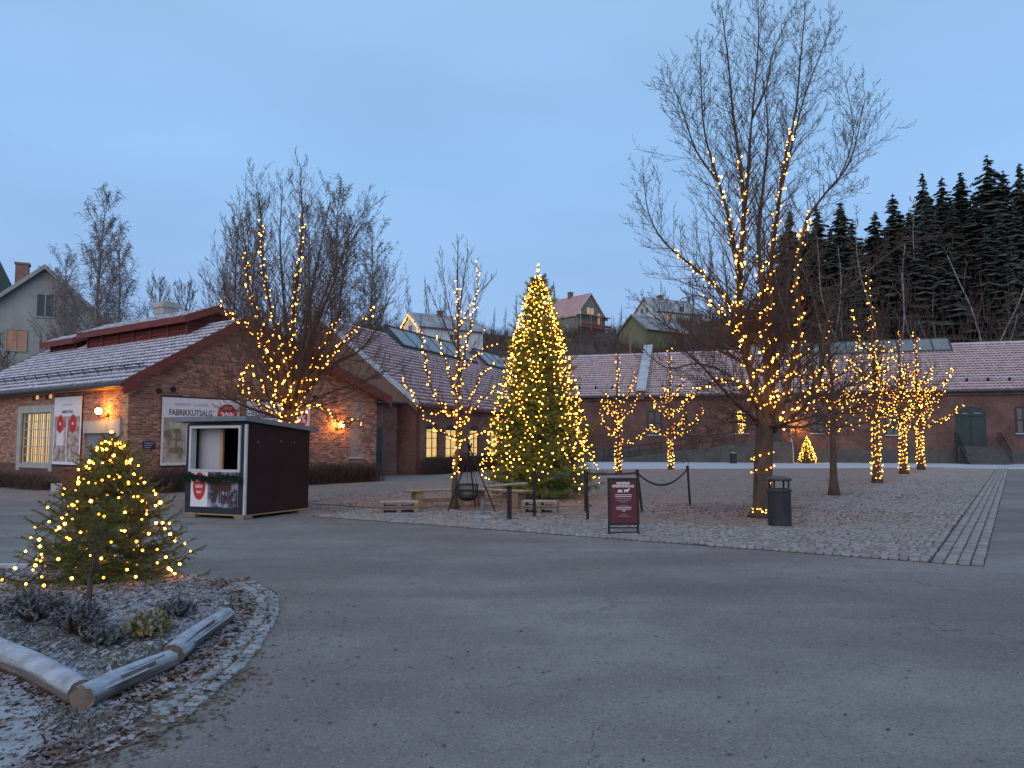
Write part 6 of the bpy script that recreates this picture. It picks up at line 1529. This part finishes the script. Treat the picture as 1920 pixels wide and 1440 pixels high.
b = MB(); b.tube([(0, 0, -.5), (0, 0, p.z - g - .1), (-.5, -.3, p.z - g + .3)], [.09, .07, .05], 8); b.build('pole', M['bin_metal'], r)
b = MB(); b.bbox(-.95, -.35, -.5, -.1, p.z - g + .12, p.z - g + .36, .05); b.build('head', M['bin_metal'], r)
b = MB(); n = 8; b.lathe([(max(.02, .36 * math.sin(math.pi * k / n)), p.z - g - .08 - .36 * math.cos(math.pi * k / n)) for k in range(n + 1)], (-.65, -.3, 0), 14); b.build('lens', M['street_glow'], r, False, True)
p = at(1182, 640, 112); g = hill_h(p.x, 112); r = thing('utility_pole', 'grey timber utility pole before the green shed', 'pole', (p.x, 112, g)); b = MB(); zt = at(1182, 618, 112).z - g; b.tube([(0, 0, -1), (0, 0, zt)], [.15, .11], 8); b.build('pole', M['old_wood'], r); b = MB(); b.lathe([(.13, zt), (.14, zt + .05), (.02, zt + .16)], n=8); b.build('cap', M['bin_metal'], r)

# ================================================================== FLOWER BED
def gp2(px, py): v = G(px, py); return (v.x, v.y)
ring = [gp2(*q) for q in ((-60, 1066), (90, 1062), (260, 1078), (365, 1098), (428, 1140), (425, 1160), (335, 1228), (240, 1275), (150, 1318), (80, 1275), (-20, 1225), (-140, 1180))]
cxr = sum(q[0] for q in ring) / len(ring); cyr = sum(q[1] for q in ring) / len(ring)
from mathutils import noise as mnoise
def in_poly(x, y, P):
    c = False; j = len(P) - 1
    for i in range(len(P)):
        if (P[i][1] > y) != (P[j][1] > y) and x < (P[j][0] - P[i][0]) * (y - P[i][1]) / (P[j][1] - P[i][1]) + P[i][0]: c = not c
        j = i
    return c
def bed_z(x, y): 
    d = min(1, math.hypot(x - cxr, y - cyr) / 3.2); return .03 + .10 * (1 - d * d) + .022 * mnoise.noise(Vector((x * 4, y * 4, 0))) + .012 * mnoise.noise(Vector((x * 13, y * 13, 3)))
rv2 = [(cxr, cyr)]
V = [(cxr, cyr, bed_z(cxr, cyr))]; Fc = []; NS = 18; n = len(ring) * 4
rr = []
for i in range(len(ring)):
    a, b_ = ring[i], ring[(i + 1) % len(ring)]
    for k in range(4): rr.append((a[0] + (b_[0] - a[0]) * k / 4, a[1] + (b_[1] - a[1]) * k / 4))
for s_ in range(1, NS + 1):
    for q in rr: x, y = cxr + (q[0] - cxr) * s_ / NS, cyr + (q[1] - cyr) * s_ / NS; V.append((x, y, bed_z(x, y) if s_ < NS else -.02))
b = MB(); fs = [(0, 1 + i, 1 + (i + 1) % n) for i in range(n)]
for s_ in range(NS - 1): fs += [(1 + s_*n + i, 1 + (s_+1)*n + i, 1 + (s_+1)*n + (i+1) % n, 1 + s_*n + (i+1) % n) for i in range(n)]
b.add(V, fs); o = b.build('flower_bed', M['soil'], None, False, True); tag(o, 'frosted soil of the flower bed', None, None, 'structure')
# logs round it
def log(label, pa, pb, ra, rb, za, seed, split=0):
    A_, B_ = G(*pa), G(*pb); A_.z = ra + za; B_.z = rb + za; R = random.Random(seed); L = (B_ - A_).length; d = (B_ - A_).normalized(); r = thing('border_log', label, 'log', (A_.x, A_.y, 0), math.atan2(d.y, d.x), 'frosted logs edging the flower bed')
    n, m = 70, 40; vs, fs = [], []
    for i in range(n + 1):
        t = i / n; rad = ra + (rb - ra) * t; bend = .03 * math.sin(t * 3.1) * R.choice((1, 1))
        for k in range(m):
            a = 2 * math.pi * k / m; g_ = 1 + .07 * mnoise.noise(Vector((t * L * 2, math.cos(a) * 1.6, math.sin(a) * 1.6 + seed))) 
            cr = mnoise.noise(Vector((t * L * .8, math.cos(a) * 5, math.sin(a) * 5 + seed * 2))); g_ -= .20 * max(0, cr) * split; g_ += .05 * mnoise.noise(Vector((t * L * 3, math.cos(a) * 9, math.sin(a) * 9 + seed))) + .035 * mnoise.noise(Vector((t * L * .7, seed * 3.3, math.sin(a) * 2))); g_ -= .10 * max(0, mnoise.noise(Vector((t * L * .5 + 9, math.cos(a) * 7, math.sin(a) * 7 + seed * 5))) - .1)
            vs.append((t * L + (.02 * mnoise.noise(Vector((math.cos(a) * 4, math.sin(a) * 4, seed * 7.7))) if i in (0, n) else 0), rad * g_ * math.cos(a) + bend, (ra + za) + (rb - ra) * t + rad * g_ * math.sin(a) * .9))
    for i in range(n):
        for k in range(m): fs.append((i*m+k, i*m+(k+1) % m, (i+1)*m+(k+1) % m, (i+1)*m+k))
    b = MB(); b.add(vs, fs); b.build('bark', M['log_wood'], r, False, True)
    for e_ in (0, n*m):
        b = MB(); b.add([vs[e_+k] for k in range(m)], [tuple(range(m))]); b.build('cut_end', M['log_end'], r)
    if split:
        for k in range(7):
            b = MB(); y = -.055 + k * .019; x0 = R.uniform(0, L * .4); x1 = x0 + R.uniform(.5, .9) * (L - x0); zt = ra * 1.55 * math.cos(y / ra * .8); hw_ = R.uniform(.006, .014); b.bbox(x0, x1, y - hw_, y + hw_, zt - .02 + za, zt + za + R.uniform(-.004, .022), .005, 0, Matrix.Rotation(R.uniform(-.03, .03), 4, 'Z')); b.build('splinter', M['log_wood'], r)
log('thick frosted border log at the lower left edge of the bed', (-40, 1236), (152, 1326), .105, .085, 0, 1)
log('split weathered border log nearest the camera', (152, 1338), (318, 1258), .085, .075, 0, 2, 1)
log('short knotty border log at the right corner of the bed', (322, 1252), (424, 1170), .085, .075, 0, 3, .6)
log('slim border log behind the right corner of the bed', (428, 1150), (366, 1104), .05, .045, 0, 4)
log('slim border log at the far edge of the bed, left of the fir', (-60, 1074), (78, 1072), .06, .055, 0, 5)
# sett edging, one by one
se = tag(empty('sett_edging', tuple(G(440, 1240))), 'curved double row of pale setts edging the flower bed', None, None, 'structure')
arc = smooth_line([G(*q) for q in ((330, 1352), (400, 1290), (452, 1245), (488, 1196), (512, 1150), (508, 1118), (470, 1094))], 40); sp2 = []
for row in range(3):
    acc = 0.0; lastp = arc[0]
    for i in range(1, len(arc)):
        d = arc[i] - arc[i-1]; acc += d.length; nn = Vector((-d.y, d.x, 0)).normalized()
        if acc >= .125:
            p = arc[i] + nn * (row * .118); acc = 0
            if row < 2 or RND.random() < .45: sp2.append((p.x + RND.uniform(-.008, .008), p.y + RND.uniform(-.008, .008), .006 + RND.uniform(-.008, .003), .108 + RND.uniform(-.02, .008), .102 + RND.uniform(-.012, .004), .035 + RND.uniform(-.008, .006), math.atan2(d.y, d.x) + RND.uniform(-.14, .14)))
place_setts('sett_edging', sp2, M['bed_sett'], 300, root=se)
pts = [G(*q) for q in ((300, 1380), (400, 1305), (465, 1250), (500, 1196), (522, 1150), (516, 1110), (465, 1086), (365, 1092), (440, 1140), (430, 1165), (330, 1235), (150, 1330), (60, 1290), (-60, 1250), (-160, 1500), (60, 1460))]
rg = []
for i in range(len(pts)):
    a_, b_ = pts[i], pts[(i + 1) % len(pts)]; k_ = max(1, int((b_ - a_).length / .05))
    for k in range(k_):
        q = a_.lerp(b_, k / k_); rg.append((q.x + .05 * mnoise.noise(Vector((q.x * 6, q.y * 6, 1))) + .03 * mnoise.noise(Vector((q.x * 21, q.y * 21, 2))), q.y + .05 * mnoise.noise(Vector((q.x * 6, q.y * 6, 5)))))
sheet('litter_verge', rg, .006, M['litter_ground'])
# paving slabs at the corner
GS2 = 'paving slabs by the flower bed'
for lab, q in (('grey paving slab, upper of the two in the lower left corner', ((-90, 1300), (40, 1298), (78, 1340), (70, 1352), (-90, 1366))), ('grey paving slab, lower of the two in the lower left corner', ((-90, 1372), (60, 1358), (82, 1400), (20, 1446), (-120, 1462)))):
    P = [G(*v) for v in q]; c = sum(P, Vector()) / len(P); r = thing('paving_slab', lab, 'slab', tuple(c), 0, GS2); b = MB(); b.prism([(v.x - c.x, v.y - c.y, 0) for v in P], (0, 0, .03)); b.build('slab_body', M['slab'], r)
# leaves: litter in and round the bed, under the trees, on the asphalt
def leaves(name, pts, size, mat, label, curl=.35):
    k = len(pts); P = np.array(pts); NR = np.random.default_rng(k)
    a = NR.uniform(0, 2*np.pi, k); s = size * NR.uniform(.5, 1.3, k); tl = NR.uniform(-curl, curl, (k, 4))
    ux, uy = np.cos(a), np.sin(a); c = np.stack([ux, uy, np.zeros(k)], 1); d = np.stack([-uy, ux, np.zeros(k)], 1); z = np.array([0, 0, 1.0])
    v0 = P - c * s[:, None] * .5; v1 = P + d * (s * .32)[:, None] + z * (s * tl[:, 0])[:, None] * .9; v2 = P + c * s[:, None] * .5 + z * (s * np.abs(tl[:, 1]))[:, None]; v3 = P - d * (s * .32)[:, None] + z * (s * tl[:, 2])[:, None] * .9
    V = np.stack([v0, v1, v2, v3], 1).reshape(-1, 3); V[:, 2] = np.maximum(V[:, 2], np.repeat(P[:, 2], 4) - .004); Fq = np.arange(4 * k).reshape(-1, 4)
    tag(link(name, np_mesh(name, V, Fq, M[mat], NR.uniform(.5, 1.5, k))), label, None, None, 'stuff')
R = random.Random(12); P1, P2 = [], []
xs = [q[0] for q in ring]; ys = [q[1] for q in ring]
while len(P1) < 9000:
    x, y = R.uniform(min(xs), max(xs)), R.uniform(min(ys), max(ys))
    if in_poly(x, y, ring): P1.append((x, y, bed_z(x, y) + .008 + R.random() * .02))
leaves('bed_leaves', P1, .048, 'frost_leaf', 'frosted fallen leaves lying over the flower bed')
vp = [(q.x, q.y) for q in pts]; xs = [q[0] for q in vp]; ys = [q[1] for q in vp]; P1 = []
while len(P1) < 4600:
    x, y = R.uniform(min(xs), max(xs)), R.uniform(min(ys), max(ys))
    if in_poly(x, y, vp) and (min((Vector((x, y, 0)) - q).length for q in arc[::6]) > .22 or R.random() < .30): P1.append((x, y, .012 + R.random() * .02))
vb = [i for i in range(len(P1))]
leaves('verge_leaves', P1, .050, 'verge_leaf', 'frosted brown leaves lying outside the border logs')
P3 = []
for cx, cy, rad, n_ in ((G(1430, 967).x, G(1430, 967).y, 2.6, 1500), (G(545, 941).x, 21, 3.4, 1500), (G(854, 957).x, 18.6, 2.6, 900), (G(1564, 929).x, 23.5, 2.6, 700), (G(1645, 906).x, 30.7, 2.6, 500), (base.x if False else G(1013, 934).x, 22.4, 3.0, 700), (G(1380, 955).x, 18.5, 1.6, 500)):
    for k in range(n_):
        a, r_ = R.random() * 6.28, rad * R.random() ** .7; P3.append((cx + r_ * math.cos(a) * 1.25, cy + r_ * math.sin(a), .055 + R.random() * .015))
for k in range(2600):                               # thin scatter over the square
    q = fw(R.uniform(.5, 26), R.uniform(.6, 11.5)); P3.append((q.x, q.y, .05))
leaves('square_leaves', P3, .055, 'dead_leaf', 'brown fallen leaves under the trees of the square')
for k in range(420):                                # loose ones on the asphalt
    y = 2.4 + 12 * R.random() ** 1.2; x = R.uniform(-.72, .72) * y; 
    if not in_poly(x, y, ring): P2.append((x, y, .006))
for k in range(520):                                # strays over the rim of the verge
    i = R.randrange(3); a_, b_ = (pts[15], pts[0], pts[1])[i], (pts[0], pts[1], pts[2])[i]; q = a_.lerp(b_, R.random()); P2.append((q.x + R.gauss(.03, .10), q.y - abs(R.gauss(0, .07)), .008))
for k in range(260):
    f = R.random(); q = fw(-R.random() ** 2 * .9, f * 12); P2.append((q.x, q.y, .006))
for k in range(170):
    i = R.randrange(len(arc)); q = arc[i] + Vector((R.random() ** 2 * .9, -R.random() ** 2 * .5, 0)); P2.append((q.x, q.y, .006))
leaves('fallen_leaves', P2, .032, 'dead_leaf', 'scattered brown leaves on the asphalt', .2)
# frosted grass tufts in the bed and round its rim
def tufts(name, cs, h, n, mat, label, spread=.06):
    S0, S1, T = [], [], []
    R = random.Random(len(cs))
    for c in cs:
        for k in range(n):
            p = Vector(c) + Vector((R.uniform(-spread, spread), R.uniform(-spread, spread), 0)); S0.append(tuple(p)); S1.append(tuple(p + Vector((R.uniform(-.6, .6) * h, R.uniform(-.6, .6) * h, h * R.uniform(.4, 1)))))
    V, Fq = segs_arrays(S0, S1, np.full(len(S0), .0028), np.full(len(S0), .0006), 3); tag(link(name, np_mesh(name, V, Fq, M[mat], np.repeat(NPR.uniform(.6, 1.5, len(S0)), 3))), label, None, None, 'stuff')
cs = []
for px0, px1, py0, py1, n_ in ((120, 320, 1205, 1280, 200), (0, 130, 1200, 1245, 90), (330, 420, 1110, 1160, 60), (60, 190, 1330, 1400, 90), (60, 260, 1330, 1370, 50)):
    for k in range(n_):
        q = G(R.uniform(px0, px1), R.uniform(py0, py1)); cs.append((q.x, q.y, bed_z(q.x, q.y) if in_poly(q.x, q.y, ring) else .006))
tufts('frosted_grass', cs, .042, 14, 'frost_grass', 'frosted grass and moss round the border logs')
# shrubs
def shrub(label, px, py, rx, h, mat, seed, nst=120, leaf=.022, name='low_shrub', twigm='twig', dens=26):
    R = random.Random(seed); NR = np.random.default_rng(seed); q = G(px, py); q.z = bed_z(q.x, q.y) - .01; r = thing(name, label, 'shrub', tuple(q), 0, 'low shrubs in the flower bed'); S = []; T0, T1 = [], []
    for k in range(nst):
        a = R.random() * 6.28; e = R.random() ** .6; d = Vector((math.cos(a) * rx * e, math.sin(a) * rx * e * .8, h * (1.1 - .65 * e * e) * R.uniform(.75, 1.1))); m_ = d * .5 + Vector((0, 0, h * .12)); S += [(Vector(), m_, .004, .003), (m_, d, .003, .0015)]
        T0.append(tuple(m_)); T1.append(tuple(d))
        for j in range(2):
            p = m_.lerp(d, R.random()); T0.append(tuple(p)); T1.append(tuple(p + rv(R) * .3 * h + Vector((0, 0, .04))))
    link('stems', segs_mesh('stems', S, M[twigm]), r)
    V, Fc = needles(T0, T1, dens, leaf, leaf * .32, NR, .5); link('foliage', np_mesh('foliage', V, Fc, M[mat], np.repeat(NR.uniform(.5, 1.5, len(T0)), dens)), r)
shrub('grey-green heather shrub at the left edge of the bed', 62, 1200, .34, .26, 'heather', 61); shrub('dark heather shrub before the sapling', 142, 1222, .26, .24, 'heather', 62)
shrub('rounded yellow-green shrub behind the split log', 276, 1222, .21, .17, 'yellow_shrub', 63, 150, .026); shrub('small dark frosted shrub right of the yellow-green one', 328, 1184, .19, .12, 'heather', 64, 80); shrub('low grey shrub by the corner of the logs', 190, 1240, .18, .13, 'heather', 65, 70)
# bare climbers on the pale house
R = random.Random(31); S = []
for k in range(16):
    x = R.uniform(.3, 8.2); grow(S, f0.w(x, -.06, 0), (f0.X * R.uniform(-.3, .3) + Vector((0, 0, 1))).normalized(), R.uniform(6, 9.5), .045, 1, 3, R, .10, .10, (1, 1.6, 1.0), .6, .42, .012)
cv = thing('climber', 'bare woody climbers spread over the pale house front', 'climber', tuple(f0.o)); S = [(f0.w(*(lambda v: (v.x, min(-.03, max(-.35, v.y)), v.z))(f0.l(a_))), f0.w(*(lambda v: (v.x, min(-.03, max(-.35, v.y)), v.z))(f0.l(b_))), r0, r1) for a_, b_, r0, r1 in S]
o = link('stems', segs_mesh('stems', S, M['bark_bg']), cv); o.location = -Vector(cv.location)
# dry sapling before the small fir
q = G(164, 1162); q.z = bed_z(q.x, q.y) - .02; R = random.Random(15); sap = thing('sapling', 'bare brown sapling with a stout stem before the small fir', 'sapling', tuple(q)); b = MB(); b.tube([(0, 0, 0), (.01, 0, .15), (.0, .0, .27)], [.030, .025, .018], 8); b.build('stem', M['twig'], sap); S = []
for k in range(9):
    a = R.random() * 6.28; grow(S, Vector((0, 0, .24)), Vector((math.cos(a) * .3 + .12, math.sin(a) * .3, 1)).normalized(), R.uniform(.35, .65), .008, 1, 2, R, .1, .2, (1, 1, 1), .6, .5, .0018)
link('twigs', segs_mesh('twigs', S, M['twig']), sap)
# dry hedge along the outlet's gable and the wing, bushes at the hall
def hedge(label, segs_, h, n, seed, mat='twig_scrub', w=.35):
    R = random.Random(seed); S = []
    for k in range(n):
        f = R.random() * (len(segs_) - 1); i = int(f); p = Vector(segs_[i]).lerp(Vector(segs_[i+1]), f - i) + Vector((R.uniform(-w, w), R.uniform(-w, w), 0)); hh = h * R.uniform(.5, 1.1); m_ = p + Vector((R.uniform(-.2, .2), R.uniform(-.2, .2), hh * .55)); S += [(p, m_, .008, .006), (m_, m_ + Vector((R.uniform(-.25, .25), R.uniform(-.25, .25), hh * .45)), .006, .003), (m_, m_ + Vector((R.uniform(-.3, .3), R.uniform(-.3, .3), hh * .3)), .005, .003)]
    c = Vector(segs_[0]); r = thing('dry_hedge', label, 'hedge', tuple(c), 0, 'dry hedges along the walls'); o = link('stems', segs_mesh('stems', S, M[mat]), r); o.location = -c
hedge('leafless brown hedge along the outlet gable', [tuple(FA.w(.6, -.5)), tuple(FA.w(10.6, -.5))], .85, 2600, 71); hedge('leafless brown hedge along the wing wall', [tuple(FB.w(.3, -.6)), tuple(FB.w(12, -.6))], .95, 2200, 72); hedge('dry stalks along the left outlet wall under the lit window', [tuple(FA.w(-.5, 4.0)), tuple(FA.w(-.5, 13))], .55, 1100, 73)
q = G(1580, 866); r = thing('evergreen_bush', 'low evergreen bush by the hall plinth', 'bush', (q.x, q.y, 0)); NR = np.random.default_rng(5); R = random.Random(3); T0, T1 = [], []
for k in range(260):
    a = R.random() * 6.28; e = R.random() ** .5; d = Vector((math.cos(a) * 1.6 * e, math.sin(a) * .7 * e, .95 * (1.1 - .6 * e * e) * R.uniform(.7, 1.1))); T0.append(tuple(d * .6)); T1.append(tuple(d))
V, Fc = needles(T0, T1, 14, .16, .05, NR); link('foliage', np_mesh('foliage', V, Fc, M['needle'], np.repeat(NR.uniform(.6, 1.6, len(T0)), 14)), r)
link('stems', segs_mesh('stems', [(Vector(), Vector(t), .02, .008) for t in T0[:60]], M['twig']), r)
bpy.context.view_layer.update()
# lettering becomes plain mesh
dg = bpy.context.evaluated_depsgraph_get()
for o in [o for o in COL.objects if o.type == 'FONT']:
    me = bpy.data.meshes.new_from_object(o.evaluated_get(dg)); me.name = 'lettering'
    n_ = bpy.data.objects.new('lettering', me); COL.objects.link(n_); n_.parent = o.parent; n_.location = o.location; n_.rotation_euler = o.rotation_euler; n_.scale = o.scale
    bpy.data.objects.remove(o)
bpy.context.view_layer.update()
